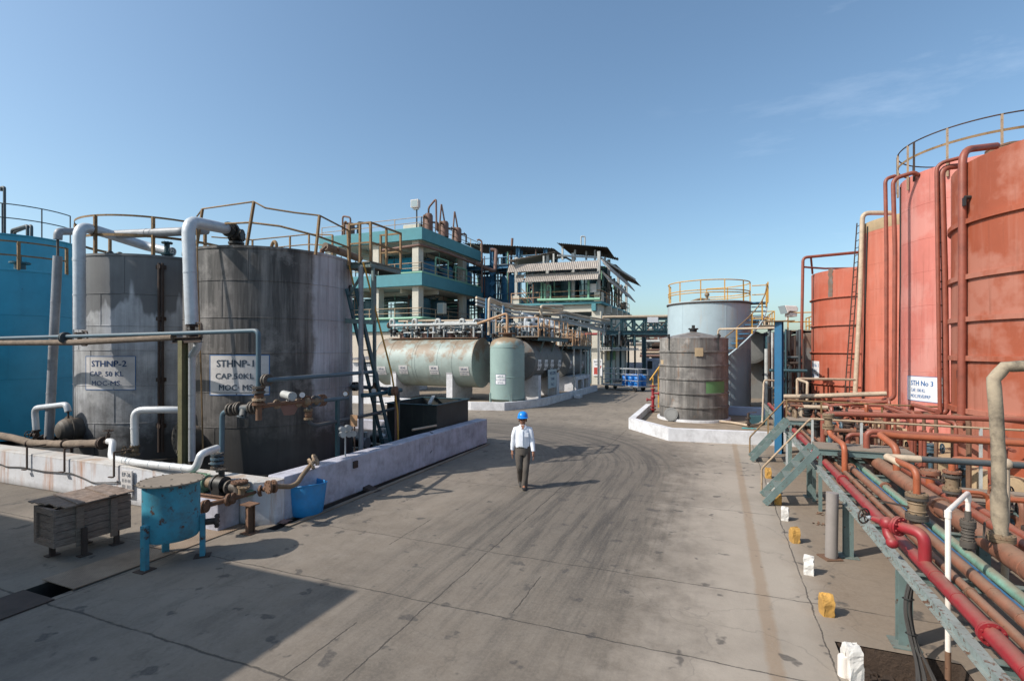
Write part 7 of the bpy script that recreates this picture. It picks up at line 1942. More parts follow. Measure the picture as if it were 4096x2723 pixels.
wall_pipe('tan downpipe hooked over the rim of the second red tank', [PD(3568, 852, 22.6), PD(3450, 852, 22.9), PD(3441, 1200, 22.9), PD(3421, 1570, 22.9)], .10, 'pipe_tan', .3)
single('cable', 'thin dark cable down the face of the second red tank', 'cable', MB().tube([V(S2.c[0] + 2.39 * math.cos(PC(px, py, S2.c, 2.39)[0]), S2.c[1] + 2.39 * math.sin(PC(px, py, S2.c, 2.39)[0]), PC(px, py, S2.c, 2.39)[1]) for px, py in ((3470, 906), (3463, 1150), (3450, 1625))], .03, 0, 6), M['black_rubber'])
single('cable', 'thin dark cable down the face of the tall salmon red tank', 'cable', MB().tube([V(S3.c[0] + 2.42 * math.cos(PC(px, py, S3.c, 2.42)[0]), S3.c[1] + 2.42 * math.sin(PC(px, py, S3.c, 2.42)[0]), PC(px, py, S3.c, 2.42)[1]) for px, py in ((3602, 750), (3601, 1150), (3592, 1640))], .025, 0, 6), M['black_rubber'])
wall_pipe('rusty topped red downpipe left of the pair before the tall red tank', [PD(3580, 704, 18.2), PD(3541, 716, 18.2), PD(3546, 1000, 18.2), PD(3546, 1603, 18.2)], .062, 'red_pipe')
t = wall_pipe('red downpipe hugging the tall red tank and turning along the rack', [PD(3672, 700, 17.2), PD(3655, 690, 17.2), PD(3572, 716, 17.4), PD(3580, 1000, 17.4), PD(3577, 1590, 17.4), PD(3540, 1604, 17.6), PD(3396, 1600, 18.2), PD(3330, 1598, 18.4)], .070, 'red_pipe')
tA = wall_pipe('thin red pipe with rung brackets between the two nearest red tanks', [PD(3838, 632, 13.4), PD(3746, 656, 13.6), PD(3752, 1100, 13.6), PD(3760, 1650, 13.6)], .050, 'red_pipe')
tB = wall_pipe('red pipe joined by brackets to the thin one, turning off along the rack', [PD(3878, 660, 13.5), PD(3766, 672, 13.6), PD(3778, 1100, 13.6), PD(3785, 1650, 13.6), PD(3740, 1656, 13.7), PD(3300, 1641, 16.2), PD(3256, 1642, 16.2), PD(3252, 1676, 16.2)], .076, 'red_pipe')
for py in (780, 810, 845, 915, 975, 1030, 1085, 1130, 1160, 1225, 1290, 1355, 1420, 1450, 1480, 1545):
    mb = MB(); f_ = (py - 650) / 1000; mb.beam(PD(3748 + 12 * f_, py - 6, 13.6), PD(3772 + 12 * f_, py, 13.6), .03, .03); tA.part('bracket', mb, M['rust_dark'])
mb = MB(); mb.tube([PD(3776, 985, 13.6), PD(3777, 1060, 13.6)], [.078, .0785], 0, 12); 
tC = wall_pipe('thickest red pipe arched over the rim of the near red tank', [PD(3985, 584, 12.9), PD(3850, 600, 12.45), PD(3850, 1100, 12.45), PD(3846, 1690, 12.45)], .085, 'red_pipe', .35)
for py in (790, 1000, 1250):
    mb = MB(); mb.beam(PD(3850, py, 12.45), PD(3866, py, 13.0), .09, .06); tC.part('bracket', mb, M['rust_dark'])

# ------------------------------------------------------------------ the low pipe rack along the yard
rk = Thing('pipe_rack', 'flaking teal steel rack carrying the coloured pipes along the yard', 'pipe rack', (2.6, 12, 0))
RX0, RX1, RZ = 1.9, 3.62, .92
for x, m_ in ((RX0, 'teal_chip'), (RX1, 'teal_chip')):
    mb = MB(); mb.channel(V(x, 2.2, RZ - .06), V(x, 25.0, RZ - .06), .075, .12, .01, side=(1, 0, 0)); rk.part('side_beam', mb, M[m_])
legs = (4.25, 6.87, 9.48, 13.0, 16.6, 20.2, 23.6)
for y in legs:
    for x in (RX0 + .02, RX1 - .02):
        mb = MB(); mb.channel(V(x, y, .015), V(x, y, RZ - .121), .13, .12, .01, side=(1, 0, 0)); mb.box(x - .13, y - .13, .003, x + .13, y + .13, .016); rk.part('leg', mb, M['teal_steel'])
for k in range(14):
    y = 3.3 + k * 1.62; mb = MB(); mb.channel(V(RX0 + .045, y, RZ - .05), V(RX1 - .045, y, RZ - .05), .08, .10, .01); rk.part('cross_beam', mb, M['teal_steel'])
PIPES = ((2.03, .066, 'crimson', 2.2, 24, 'crimson fire pipe along the yard edge of the rack'), (2.225, .040, 'rust_pipe', 2.2, 24, 'thin clamped rusty pipe beside the crimson pipe on the rack'),
         (2.40, .056, 'rust_pipe', 2.2, 24.5, 'rust brown pipe between the thin rusty and the mint green pipe'), (2.60, .052, 'mint_pipe', 2.2, 24.5, 'dusty mint green pipe along the rack'),
         (2.93, .115, 'rust_pipe', 2.2, 25, 'fattest rust brown pipe in the middle of the rack'), (3.14, .045, 'rust_pipe', 2.2, 22, 'dusty brown pipe tucked behind the fattest pipe'),
         (3.31, .062, 'red_pipe', 2.2, 25, 'reddish pipe with valve stacks on the far side of the rack'), (3.48, .055, 'red_pipe', 2.2, 25, 'outermost reddish pipe on the far side of the rack'))
rackp = {}
for x, r_, m_, y0, y1, lab in PIPES:
    z = RZ + .004 + r_
    t = Thing('rack_pipe', lab, 'pipe', (x, (y0 + y1) / 2, RZ)); mb = MB(); mb.tube([V(x, y0, z), V(x, (y0 + y1) / 2, z), V(x, y1, z)], r_, 0, 16); t.part('pipe_run', mb, M[m_]); rackp[x] = (t, z, r_)
for k in range(11):
    y = 3.9 + k * 1.1
    if k % 3 != 1: mb = MB(); mb.torus(V(2.225, y, rackp[2.225][1]), (0, 1, 0), .042, .012, 14, 6); rackp[2.225][0].part('clamp', mb, M['rust_brown'])
for y in (4.5, 8.6, 14.2):
    mb = MB(); mb.cyl(V(2.60, y, rackp[2.60][1]), V(2.60, y + .25, rackp[2.60][1]), .056, seg=16); rackp[2.60][0].part('tape_wrap', mb, M['valve_brown'])
mb = MB(); mb.cyl(V(2.03, 13.2, rackp[2.03][1]), V(2.03, 13.55, rackp[2.03][1]), .069, seg=16); rackp[2.03][0].part('paint_band', mb, M['sign_white'])
mb = MB(); mb.beam(V(2.48, 2.2, RZ + .035), V(2.48, 12, RZ + .035), .05, .06); mb.beam(V(3.04, 2.2, RZ + .03), V(3.04, 12, RZ + .03), .03, .05)
single('cable_tray', 'blue cable tray strips lying between the rack pipes', 'cable tray', mb, M['blue_post'])
def stack(t, p, hs, r, mats, axis=(0, 0, 1)):
    for h, m_ in zip(hs, mats):
        mb = MB(); mb.flange(V(p.x, p.y, p.z + h), axis, r, .035, 8); t.part('flange', mb, M[m_])
# crossover platforms with their steps
def crossover(label, y0, y1, x1, railmat, far_x, with_low):
    t = Thing('crossover_platform', label, 'platform', (2.2, (y0 + y1) / 2, 0)); Z0 = 1.28
    mb = MB(); mb.box(RX0, y0, Z0 - .02, x1, y1, Z0); t.part('deck', mb, M['deck_plate'])
    mb = MB(); mb.channel(V(RX0, y0 + .03, Z0 - .081), V(x1, y0 + .03, Z0 - .081), .06, .12, .01); mb.channel(V(RX0, y1 - .03, Z0 - .081), V(x1, y1 - .03, Z0 - .081), .06, .12, .01); mb.channel(V(x1 - .03, y0 + .06, Z0 - .082), V(x1 - .03, y1 - .06, Z0 - .082), .06, .118, .01); mb.channel(V(RX0 + .03, y0 + .06, Z0 - .082), V(RX0 + .03, y1 - .06, Z0 - .082), .06, .118, .01)
    t.part('frame', mb, M['teal_steel'])
    for x in (RX0 + .04, x1 - .04):
        for y in (y0 + .04, y1 - .04):
            mb = MB(); mb.beam(V(x, y, 0), V(x, y, Z0 - .141), .06, .06); t.part('leg', mb, M['teal_steel'])
    bx = RX0 - .97
    for y in (y0 + .03, y1 - .03):
        mb = MB(); mb.beam(V(bx, y, .04), V(RX0 - .005, y, Z0 - .06), .035, .13, (0, 1, 0)); t.part('stringer', mb, M['teal_steel'])
    for k in range(5):
        f_ = (k + .6) / 5.4; x = bx + (RX0 - bx) * f_; z = .0 + (Z0 - .02) * f_
        mb = MB(); mb.box(x - .085, y0 + .052, z - .012, x + .085, y1 - .052, z + .012); t.part('tread', mb, M['teal_steel'])
    yb = y1 + .06; mb = MB()
    mb.tube([V(bx, yb, .02), V(bx, yb, .60), V(RX0 - .02, yb, 1.76), V(far_x * .5 + 1, yb, 1.72), V(far_x, yb, 1.70)], .024, .06, 6)
    rl = t.part('railing', mb, railmat)
    for x, z0, z1 in ((bx + .5, .6, 1.2), (RX0 + .02, 1.1, 1.75), (RX0 + .92, 1.2, 1.73), (far_x * .5 + .8, .5, 1.72), (far_x - .6, .5, 1.70)):
        mb = MB(); mb.beam(V(x, yb, z0), V(x, yb, z1), .055, .04); t.part('post', mb, M['pipe_grey'] if with_low else railmat, under=rl)
    if with_low:
        mb = MB(); mb.box(4.25, y0 - .5, .50, 9.5, y1 - .02, .55); t.part('low_walkway', mb, M['deck_plate'])
        mb = MB(); mb.channel(V(4.25, y0 - .46, .44), V(9.5, y0 - .46, .44), .06, .11, .01); t.part('low_beam', mb, M['teal_steel'])
        for x in (4.4, 5.5, 7.0):
            mb = MB(); mb.beam(V(x, y0 - .4, 0), V(x, y0 - .4, .384), .12, .12); t.part('low_leg', mb, M['teal_dark'])
    return t
crossover('near crossover platform with teal steps and a long rusty handrail', 11.9, 12.68, 3.5, M['rail_tan'], 8.0, True)
crossover('far crossover platform with teal steps and an orange handrail', 16.4, 17.15, 3.5, M['rail_ochre'], 7.0, False)
# crimson hydrant branch on the fire pipe
zc = rackp[2.03][1]; hb = V(2.03, 6.62, zc)
t = Thing('hydrant_valve', 'crimson hydrant valve branching off the fire pipe on the rack', 'valve', hb)
e1 = hb + V(0, 0, .30); dirn = V(-.62, .78, 0); f1 = e1 + dirn * .26
mb = MB(); mb.tube([hb, e1 + V(0, 0, .03), f1 + V(0, 0, .02)], .058, .17, 14, steps=7); t.part('elbow_pipe', mb, M['crimson'])
mb = MB(); mb.flange(f1 + V(0, 0, .02), dirn, .105, .022); mb.flange(f1 + dirn * .026 + V(0, 0, .02), dirn, .105, .022); t.part('flange', mb, M['crimson'])
vb = f1 + dirn * .14 + V(0, 0, .01)
mb = MB(); mb.cyl(f1, vb + dirn * .05, .055); mb.ball(vb, .075); mb.cyl(vb + dirn * .05, vb + dirn * .17, .045, .03); mb.tube([vb, vb - V(0.01, .02, .10), vb - V(-.02, .1, .17)], .05, .05, 10); mb.ball(vb - V(-.02, .1, .18), .062); t.part('valve_body', mb, M['crimson'])
mb = MB(); mb.cyl(vb + dirn * .15, vb + dirn * .28, .011, seg=8); mb.cyl(vb + dirn * .19, vb + dirn * .22, .024); o = t.part('spindle', mb, M['galv'])
mb = MB(); mb.wheel(vb + dirn * .28, dirn, .085, .010); t.part('handwheel', mb, M['rust_dark'], under=o)
# lagged riser on the fattest pipe
zf = rackp[2.93][1]; b = V(2.93, 7.30, zf)
t = Thing('lagged_pipe', 'thick tar stained lagged riser on a broad flange, bent off to the right', 'pipe', b)
top = PX(3955, 1462, 2.93); top = V(b.x - .02, b.y + .12, 3.06)
mb = MB(); pts = [b + V(0, 0, .16), b + V(-.01, .02, .5), b + V(-.01, .03, 1.0), b + V(-.02, .06, 1.5), top - V(0, 0, .14), top + V(.10, 0, 0), top + V(.6, .02, .04), top + V(3.2, .1, .10)]
fine = []
for a, c_ in zip(pts[:-1], pts[1:]):
    n = max(1, int((c_ - a).length / .07)); fine += [a.lerp(c_, k / n) for k in range(n)]
fine.append(pts[-1]); rr = [.064 + .006 * mnoise.noise(V(i * .4, 3, 0)) + (.014 if 1 < i < 6 else 0) for i in range(len(fine))]
mb.tube(fine, rr, 0, 16); t.part('pipe_run', mb, M['lagged_pipe'])
mb = MB(); mb.cyl(b, b + V(0, 0, .12), .075, .07); t.part('stub', mb, M['rust_pipe'])
stack(t, b, (.115, .155), .125, ('valve_brown', 'valve_brown'))
# white plastic U pipe with valve on the mint pipe
p0 = PZ(3792, 2716, 0); zt_ = 1.66; x1, y1 = 2.60, None
q = PX(3872, 2250, 2.60); zm = rackp[2.60][1]
t = Thing('plastic_pipe', 'white plastic pipe looping from the ground over to a valve on the mint pipe', 'pipe', p0)
mb = MB(); sx, sy = q.x, q.y
mb.tube([V(p0.x, p0.y, 0), V(p0.x, p0.y, zt_), V(sx, sy, zt_), V(sx, sy, zt_ - .22)], .024, .03, 12, steps=3)
for c_ in (V(p0.x, p0.y, zt_ - .03), V(sx, sy, zt_ - .06)): mb.cyl(c_ - V(0, 0, .035), c_ + V(0, 0, .035), .030, seg=14)
t.part('pipe_run', mb, M['pvc_white'])
mb = MB(); mb.cyl(V(p0.x, p0.y, 0), V(p0.x, p0.y, .28), .0255, seg=12); t.part('dirty_foot', mb, M['rust_brown'])
stack(t, V(sx, sy, zm), (.10, .135, .32, .36), .072, ('valve_iron',) * 4)
mb = MB(); mb.cyl(V(sx, sy, zm), V(sx, sy, zt_ - .2), .030); mb.cyl(V(sx, sy, zm + .15), V(sx, sy, zm + .30), .055, seg=16)
for k in range(4): mb.torus(V(sx, sy, zm + .17 + .035 * k), (0, 0, 1), .055, .008, 16, 6)
mb.beam(V(sx + .05, sy, zm + .2), V(sx + .13, sy - .02, zm + .22), .02, .02); mb.beam(V(sx + .13, sy - .02, zm + .2), V(sx + .14, sy - .02, zm + .38), .03, .012); t.part('ball_valve', mb, M['valve_iron'])
# big flanged valve and orange riser on the rust brown pipe, feeding the dark crossing line
b = V(2.40, 8.10, rackp[2.40][1])
t = Thing('steel_pipe', 'orange riser on a bulky flanged valve, joining the dark line that crosses the rack', 'pipe', b)
stack(t, b, (.10, .14, .36, .40), .125, ('valve_iron', 'valve_iron', 'valve_iron', 'valve_brown'))
mb = MB(); mb.cyl(b, b + V(0, 0, .14), .05); mb.cyl(b + V(0, 0, .16), b + V(0, 0, .34), .095, seg=20); mb.torus(b + V(0, 0, .2), (0, 0, 1), .095, .012, 20, 6); mb.torus(b + V(0, 0, .3), (0, 0, 1), .095, .012, 20, 6); o = t.part('valve_body', mb, M['valve_brown'])
mb = MB(); mb.beam(b + V(-.09, -.02, .24), b + V(-.40, .04, .27), .035, .02); t.part('lever', mb, M['rust_dark'], under=o)
mb = MB(); mb.tube([b + V(0, 0, .40), b + V(0, 0, .72), V(2.27, 8.55, 1.74)], .042, .12, 14); t.part('riser', mb, M['orange_pipe'])
mb = MB(); mb.tube([V(2.27, 8.55, 1.74), V(2.20, 8.62, 1.76), V(2.5, 8.64, 1.75), V(9, 8.64, 1.78)], .044, .07, 12); t.part('cross_line', mb, M['dark_pipe'])
mb = MB(); mb.ball(V(2.22, 8.60, 1.755), .055); mb.tube([V(2.22, 8.61, 1.755), V(2.6, 8.64, 1.75)], .049, 0, 12); mb.tube([V(2.22, 8.6, 1.755), V(2.33, 8.4, 1.70)], .049, 0, 12); t.part('putty_joint', mb, M['pipe_tan'])
q = PY(4023, 1845, 8.64); mb = MB(); mb.tube([V(q.x, 8.64, 1.76), V(q.x, 8.63, 1.3), V(q.x - .03, 8.6, .0)], .04, 0, 10); mb.ball(V(q.x, 8.64, 1.76), .075); t.part('drop_leg', mb, M['pipe_tan'])
# orange riser on the fattest pipe and its twin red crossings
b = V(2.93, 10.86, zf)
t = Thing('steel_pipe', 'orange elbow riser beside the near platform running off as a red crossing line', 'pipe', b)
mb = MB(); mb.tube([b, b + V(0, 0, .50), V(2.78, 11.4, 1.70), V(3.1, 11.45, 1.66), V(10, 11.5, 1.60)], .058, .14, 14); t.part('pipe_run', mb, M['orange_pipe'])
t = Thing('steel_pipe', 'red crossing line rising in a hook from the near platform', 'pipe', V(2.8, 12.2, 1.28))
mb = MB(); mb.tube([V(2.80, 12.25, 1.28), V(2.80, 12.25, 1.62), V(3.3, 12.3, 1.60), V(10, 12.35, 1.46)], .058, .14, 14); t.part('pipe_run', mb, M['red_pipe'])
t = Thing('steel_pipe', 'short red hook pipe behind the near platform', 'pipe', V(2.6, 13.2, 1.2))
mb = MB(); mb.tube([V(2.65, 13.1, 1.0), V(2.65, 13.1, 1.42), V(4.6, 13.2, 1.38)], .05, .12, 12); t.part('pipe_run', mb, M['red_pipe'])
b = V(3.31, 9.7, rackp[3.31][1])
t = Thing('steel_pipe', 'orange elbow on a dark valve stack at the far side of the rack', 'pipe', b)
stack(t, b, (.12, .16, .36, .42), .115, ('valve_iron', 'valve_brown', 'valve_iron', 'rust_pipe'))
mb = MB(); mb.cyl(b, b + V(0, 0, .12), .05); mb.cyl(b + V(0, 0, .17), b + V(0, 0, .35), .085, seg=18); o = t.part('valve_body', mb, M['valve_brown'])
mb = MB(); mb.beam(b + V(-.08, 0, .27), b + V(-.38, .05, .30), .035, .02); t.part('lever', mb, M['rust_dark'], under=o)
mb = MB(); mb.tube([b + V(0, 0, .42), b + V(0, 0, .62), V(9.5, 9.8, 1.52)], .045, .14, 12); t.part('pipe_run', mb, M['orange_pipe'])
b = V(3.31, 10.55, rackp[3.31][1]); t = Thing('pipe_stub', 'capped stub with a bolted flange at the far side of the rack', 'pipe', b)
mb = MB(); mb.cyl(b, b + V(0, 0, .22), .062); t.part('stub', mb, M['orange_pipe']); stack(t, b, (.21, .245), .14, ('rust_pipe', 'rust_pipe'))
b = V(2.225, 11.25, rackp[2.225][1]); t = Thing('steel_pipe', 'bent orange pipe climbing over the edge of the near platform', 'pipe', b)
mb = MB(); mb.tube([b, b + V(0, 0, .50), V(2.12, 11.95, 1.55), V(2.10, 12.05, 1.70)], .05, .14, 12); t.part('pipe_run', mb, M['orange_pipe'])
stack(t, V(2.10, 12.05, 1.45), (.22, .27, .44, .49), .11, ('valve_brown',) * 4); mb = MB(); mb.cyl(V(2.10, 12.05, 1.68), V(2.10, 12.05, 1.95), .07); t.part('valve_body', mb, M['valve_brown'])
b = V(2.30, 11.75, RZ + .06); t = Thing('valve_stack', 'black flanged valve stack under the edge of the near platform', 'valve', b)
mb = MB(); mb.cyl(b, b + V(0, 0, .26), .06); t.part('valve_body', mb, M['black_iron']); stack(t, b, (.05, .1, .17, .23), .10, ('black_iron',) * 4)
for k, (y, z, x0, m_, r_, lab) in enumerate(((13.5, 1.80, 2.25, 'red_pipe', .058, 'longest red crossing line just above the near handrail'), (18.4, 1.42, 2.0, 'red_pipe', .055, 'red crossing line with a tan elbow beyond the far platform'), (19.0, 1.72, 1.95, 'pipe_tan', .075, 'tan crossing line farthest along the rack'), (17.6, 1.15, 3.0, 'red_pipe', .05, 'low red crossing line behind the far platform'))):
    t = Thing('steel_pipe', lab, 'pipe', V(x0, y, RZ)); mb = MB(); mb.tube([V(x0, y, RZ + .05), V(x0, y, z), V(x0 + .5, y + .02, z + .01), {1: PY(3547, 1606, y), 2: PY(3545, 1574, y)}.get(k, V(9, y + .2, z + .04))], r_, .14, 12); t.part('pipe_run', mb, M[m_])
tangle('tan and rust valve cluster on the rack by the far platform', (2.05, 3.4, 16.9, 20.5, 1.25, 1.6), 22, 1.05, ('pipe_tan', 'rust_pipe', 'red_pipe', 'valve_brown'), 91, 14, (.035, .06))
tangle('crowded red pipes at the feet of the red tanks', (3.8, 5.4, 12.9, 21.5, .7, 1.75), 34, .01, ('red_pipe', 'red_pipe', 'rust_pipe', 'orange_pipe', 'rust_brown'), 95, 16, (.035, .06))
tangle('red pipes and valves before the foot of the nearest red tank', (3.8, 5.2, 9.0, 12.0, .45, 1.1), 12, .01, ('red_pipe', 'rust_pipe', 'orange_pipe'), 97, 8, (.03, .05))
for x, ys in ((2.03, (5.2, 10.4, 15.3)), (2.40, (5.0, 11.6)), (2.93, (5.6, 8.9, 14.5)), (3.31, (7.4, 12.9)), (3.48, (6.3, 11.0)), (2.60, (10.2,))):
    tt, z_, r_ = rackp[x]
    for y in ys:
        mb = MB(); mb.flange(V(x, y, z_), (0, 1, 0), r_ * 1.0 + .03, .022, 8); mb.flange(V(x, y + .026, z_), (0, 1, 0), r_ * 1.0 + .03, .022, 8); tt.part('flange', mb, M['crimson' if x == 2.03 else 'rust_pipe'])
        for dy in (-.55, .6, 1.1):
            mb = MB(); mb.cyl(V(x, y + dy, z_), V(x, y + dy + .02, z_), r_ + .004, seg=16); tt.part('weld_bead', mb, M['crimson' if x == 2.03 else ('mint_pipe' if x == 2.60 else 'rust_pipe')])
tangle('rust red valve cluster between the two platforms of the rack', (2.3, 3.5, 13.2, 16.0, 1.2, 1.45), 10, 1.04, ('rust_pipe', 'red_pipe', 'orange_pipe'), 93, 8, (.035, .055))
gl = Thing('guard_rail', 'tan pipe guard rail before the farthest red tank', 'frame', V(4.4, 21.5, .5))
mb = MB(); mb.tube([PD(3189, 1640, 20.3), PD(3189, 1514, 20.3), PD(3420, 1518, 20.3)], .05, .08, 8); mb.tube([PD(3190, 1516, 20.3), PD(3230, 1530, 19.2), PD(3228, 1600, 19.2)], .05, .08, 8); gl.part('frame', mb, M['pipe_tan'])
# upright thin supports between the crossings
for k, px in enumerate((3684, 3697)):
    a = PY(px, 1718, 12.95); t = Thing('pipe_support', ('thin red upright support behind the near handrail, left of its pair', 'thin red upright support behind the near handrail, right of its pair')[k], 'post', V(a.x, 12.95, 0)); mb = MB(); mb.cyl(V(a.x, 12.95, 0), V(a.x, 12.95, 1.6), .04); t.part('post', mb, M['red_pipe'])
# leaning stub column beside the rack
b = PZ(3325, 2232, 0); t = Thing('steel_column', 'cut off rusty grey pipe column standing beside the rack', 'column', b)
mb = MB(); mb.cyl(b + V(0, 0, .02), b + V(.02, .03, 1.02), .088, seg=20, cap=True); t.part('column', mb, M['stub_column'])
mb = MB(); mb.beam(b + V(-.02, 0, .004), b + V(-.02, 0, .02), .26, .26, V(.9, .4, 0)); t.part('base_plate', mb, M['rust_brown'])
# drooping cables
cc = V(1.98, 6.75, 0); ct = Thing('cable_bundle', 'bundle of black cables hanging from the rack leg into the dug hole', 'cable', V(1.95, 6.3, 0))
for k in range(7):
    o = V(.02 * math.cos(k * 2.4), .02 * math.sin(k * 2.4), 0); d = rnd.uniform(-.05, .05)
    mb = MB(); mb.tube([V(2.05, 6.80, .86) + o, V(1.93 + d * .4, 6.66, .82) + o, V(1.86 + d, 6.58, .55) + o, V(1.88 + d * .5, 6.48, .25) + o, V(1.92 + d * 2, 6.25, .02) + o, V(1.90 + d * 4, 6.02, -.20) + o], .012, .2, 7); ct.part('cable', mb, M['cable_black'])
for z, y in ((.62, 6.6), (.30, 6.5)):
    mb = MB(); mb.torus(V(1.88, y, z), (0, .2, 1), .05, .006, 14, 5); ct.part('tie', mb, M['black_rubber'])
pts = [V(2.6, 5.4, .01), V(2.1, 5.3, .06), V(1.7, 4.9, .02)]
# kerb stones
def stone(name, label, p, w, d, h, mat, seed, group):
    mb = MB(); rn = random.Random(seed); base = [(-.5, 0), (-.5, .55), (-.43, .8), (-.22, .97), (.1, 1.0), (.35, .9), (.48, .65), (.5, 0)]
    prof = []
    for (u0, v0), (u1, v1) in zip(base, base[1:] + base[:1]):
        for q in range(4): prof.append((u0 + (u1 - u0) * q / 4, v0 + (v1 - v0) * q / 4))
    m_ = len(prof); cols = (-1, -.93, -.5, 0, .5, .93, 1); vs = []
    for s_ in cols:
        k = .90 if abs(s_) == 1 else 1
        for u, v in prof:
            b_ = V(s_ * w / 2, u * d * k, max(0, v * h * (k if v > .3 else 1)))
            nz = mnoise.noise_vector(b_ * 14 + V(seed * 3.1, 0, 0)) * .014 + mnoise.noise_vector(b_ * 40 + V(0, seed * 1.7, 0)) * .006
            if v > .75 and mnoise.noise(b_ * 9 + V(seed, seed, 0)) > .22: nz.z -= .022
            vs.append(b_ + V(nz.x, nz.y, nz.z if v > 0 else -.004))
    fs = []
    for jj in range(len(cols) - 1):
        for i in range(m_): fs.append((jj * m_ + i, jj * m_ + (i + 1) % m_, (jj + 1) * m_ + (i + 1) % m_, (jj + 1) * m_ + i))
    fs += [tuple(range(m_ - 1, -1, -1)), tuple(range((len(cols) - 1) * m_, len(cols) * m_))]
    mb.add([V(p.x + v.x, p.y + v.y, v.z) for v in vs], fs)
    a_ = rn.uniform(-.25, .25); q_ = V(p.x, p.y, 0)
    for i in range(len(mb.v)):
        d_ = mb.v[i] - q_; mb.v[i] = q_ + V(d_.x * math.cos(a_) - d_.y * math.sin(a_), d_.x * math.sin(a_) + d_.y * math.cos(a_), d_.z)
    single(name, label, 'stone', mb, M[mat], group=group)
for k, (px, py, m_, lab) in enumerate(((3306, 2455, 'stone_yellow', 'big yellow kerb stone nearest the dug hole'), (3236, 2292, 'stone_white', 'white kerb stone in front of the cut off pipe column'), (3178, 2166, 'stone_yellow', 'yellow kerb stone past the foot of the near steps'), (3140, 2078, 'stone_white', 'white kerb stone right by the foot of the near steps'), (3112, 2016, 'stone_yellow', 'yellow kerb stone half under the near steps'), (3083, 1975, 'stone_white', 'white kerb stone behind the near steps'), (3072, 1910, 'stone_yellow', 'small yellow kerb stone at the handrail foot of the near steps'))):
    p = PZ(px, py, 0); stone('kerb_stone', lab, p, .13, .16, .26, m_, k, 'painted stones along the rack')
p = PZ(3408, 2700, 0); stone('kerb_stone', 'tall chipped white kerb stone beside the capped plastic pipe', p, .13, .22, .32, 'stone_white', 20, 'painted stones along the rack')
p = PZ(3372, 2700, 0); t = Thing('plastic_pipe', 'short capped white plastic pipe end beside the tall chipped stone', 'pipe', p)
mb = MB(); mb.cyl(V(p.x, p.y, 0), V(p.x, p.y, .17), .048, seg=20); mb.cyl(V(p.x, p.y, .10), V(p.x, p.y, .19), .047, seg=20); t.part('pipe_end', mb, M['pvc_white'])
mb = MB(); mb.cyl(V(p.x, p.y, .19), V(p.x, p.y, .20), .043, seg=20); mb.beam(V(p.x + .01, p.y, .2), V(p.x + .01, p.y, .24), .02, .012); t.part('cap', mb, M['pvc_white'])
# dead leaves
for k, (px, py) in enumerate(((3290, 2058), (3272, 2095), (1487, 1958))):
    p = PZ(px, py, 0); mb = MB(); rn = random.Random(k)
    for q in range(14 if k < 2 else 1):
        c_ = V(p.x + rn.gauss(0, .07), p.y + rn.gauss(0, .05), .008); a = rn.uniform(0, 6.3); s_ = rn.uniform(.02, .045) if k < 2 else .14
        u = V(math.cos(a), math.sin(a), .2) * s_; w = V(-math.sin(a), math.cos(a), .1) * s_ * .6
        b_ = len(mb.v); mb.add([c_ - u, c_ + w + V(0, 0, .012), c_ + u, c_ - w], [(0, 1, 2, 3)])
    if k < 2: single('dead_leaves', ('dry brown leaves on the concrete behind the cut off pipe column', 'second scatter of dry brown leaves beside the cut off pipe column')[k], 'leaves', mb, M['rust_brown'], kind='stuff')
p = PZ(1487, 1960, 0); mb = MB(); mb.hexa([p + V(-.25, -.1, .0), p + V(.2, -.14, 0), p + V(.24, .08, 0), p + V(-.2, .14, 0), p + V(-.22, -.09, .09), p + V(.1, -.12, .03), p + V(.14, .06, .03), p + V(-.17, .12, .09)])
single('concrete_chunk', 'broken dark slab wedge on the ground beside the side bund wall', 'rubble', mb, M['rust_dark'])
# ------------------------------------------------------------------ people
def loft(mb, rings, seg=16, cap=True):
    """rings: (centre, half width vector, half depth vector)"""
    vs = []
    for c, a, b in rings:
        for k in range(seg):
            t_ = 2 * math.pi * k / seg; vs.append(c + a * math.cos(t_) + b * math.sin(t_))
    fs = []
    for j in range(len(rings) - 1):
        for k in range(seg): fs.append((j * seg + k, j * seg + (k + 1) % seg, (j + 1) * seg + (k + 1) % seg, (j + 1) * seg + k))
    if cap: fs += [tuple(range(seg - 1, -1, -1)), tuple((len(rings) - 1) * seg + k for k in range(seg))]
    mb.add(vs, fs, True)
def skinned(verts, edges, radii, root):
    me = bpy.data.meshes.new('skin'); me.from_pydata([tuple(v) for v in verts], edges, [])
    ob = bpy.data.objects.new('skin', me); COL.objects.link(ob)
    md = ob.modifiers.new('skin', 'SKIN'); md.use_smooth_shade = True; md.branch_smoothing = .6
    for i, r in enumerate(radii):
        me.skin_vertices[0].data[i].radius = (r, r)
        me.skin_vertices[0].data[i].use_root = (i == root)
    ss = ob.modifiers.new('ss', 'SUBSURF'); ss.levels = 2; ss.render_levels = 2
    dg = bpy.context.evaluated_depsgraph_get(); m2 = bpy.data.meshes.new_from_object(ob.evaluated_get(dg))
    mb = MB(); mb.add([v.co.copy() for v in m2.vertices], [tuple(p.vertices) for p in m2.polygons], True)
    bpy.data.objects.remove(ob); bpy.data.meshes.remove(me); bpy.data.meshes.remove(m2)
    return mb
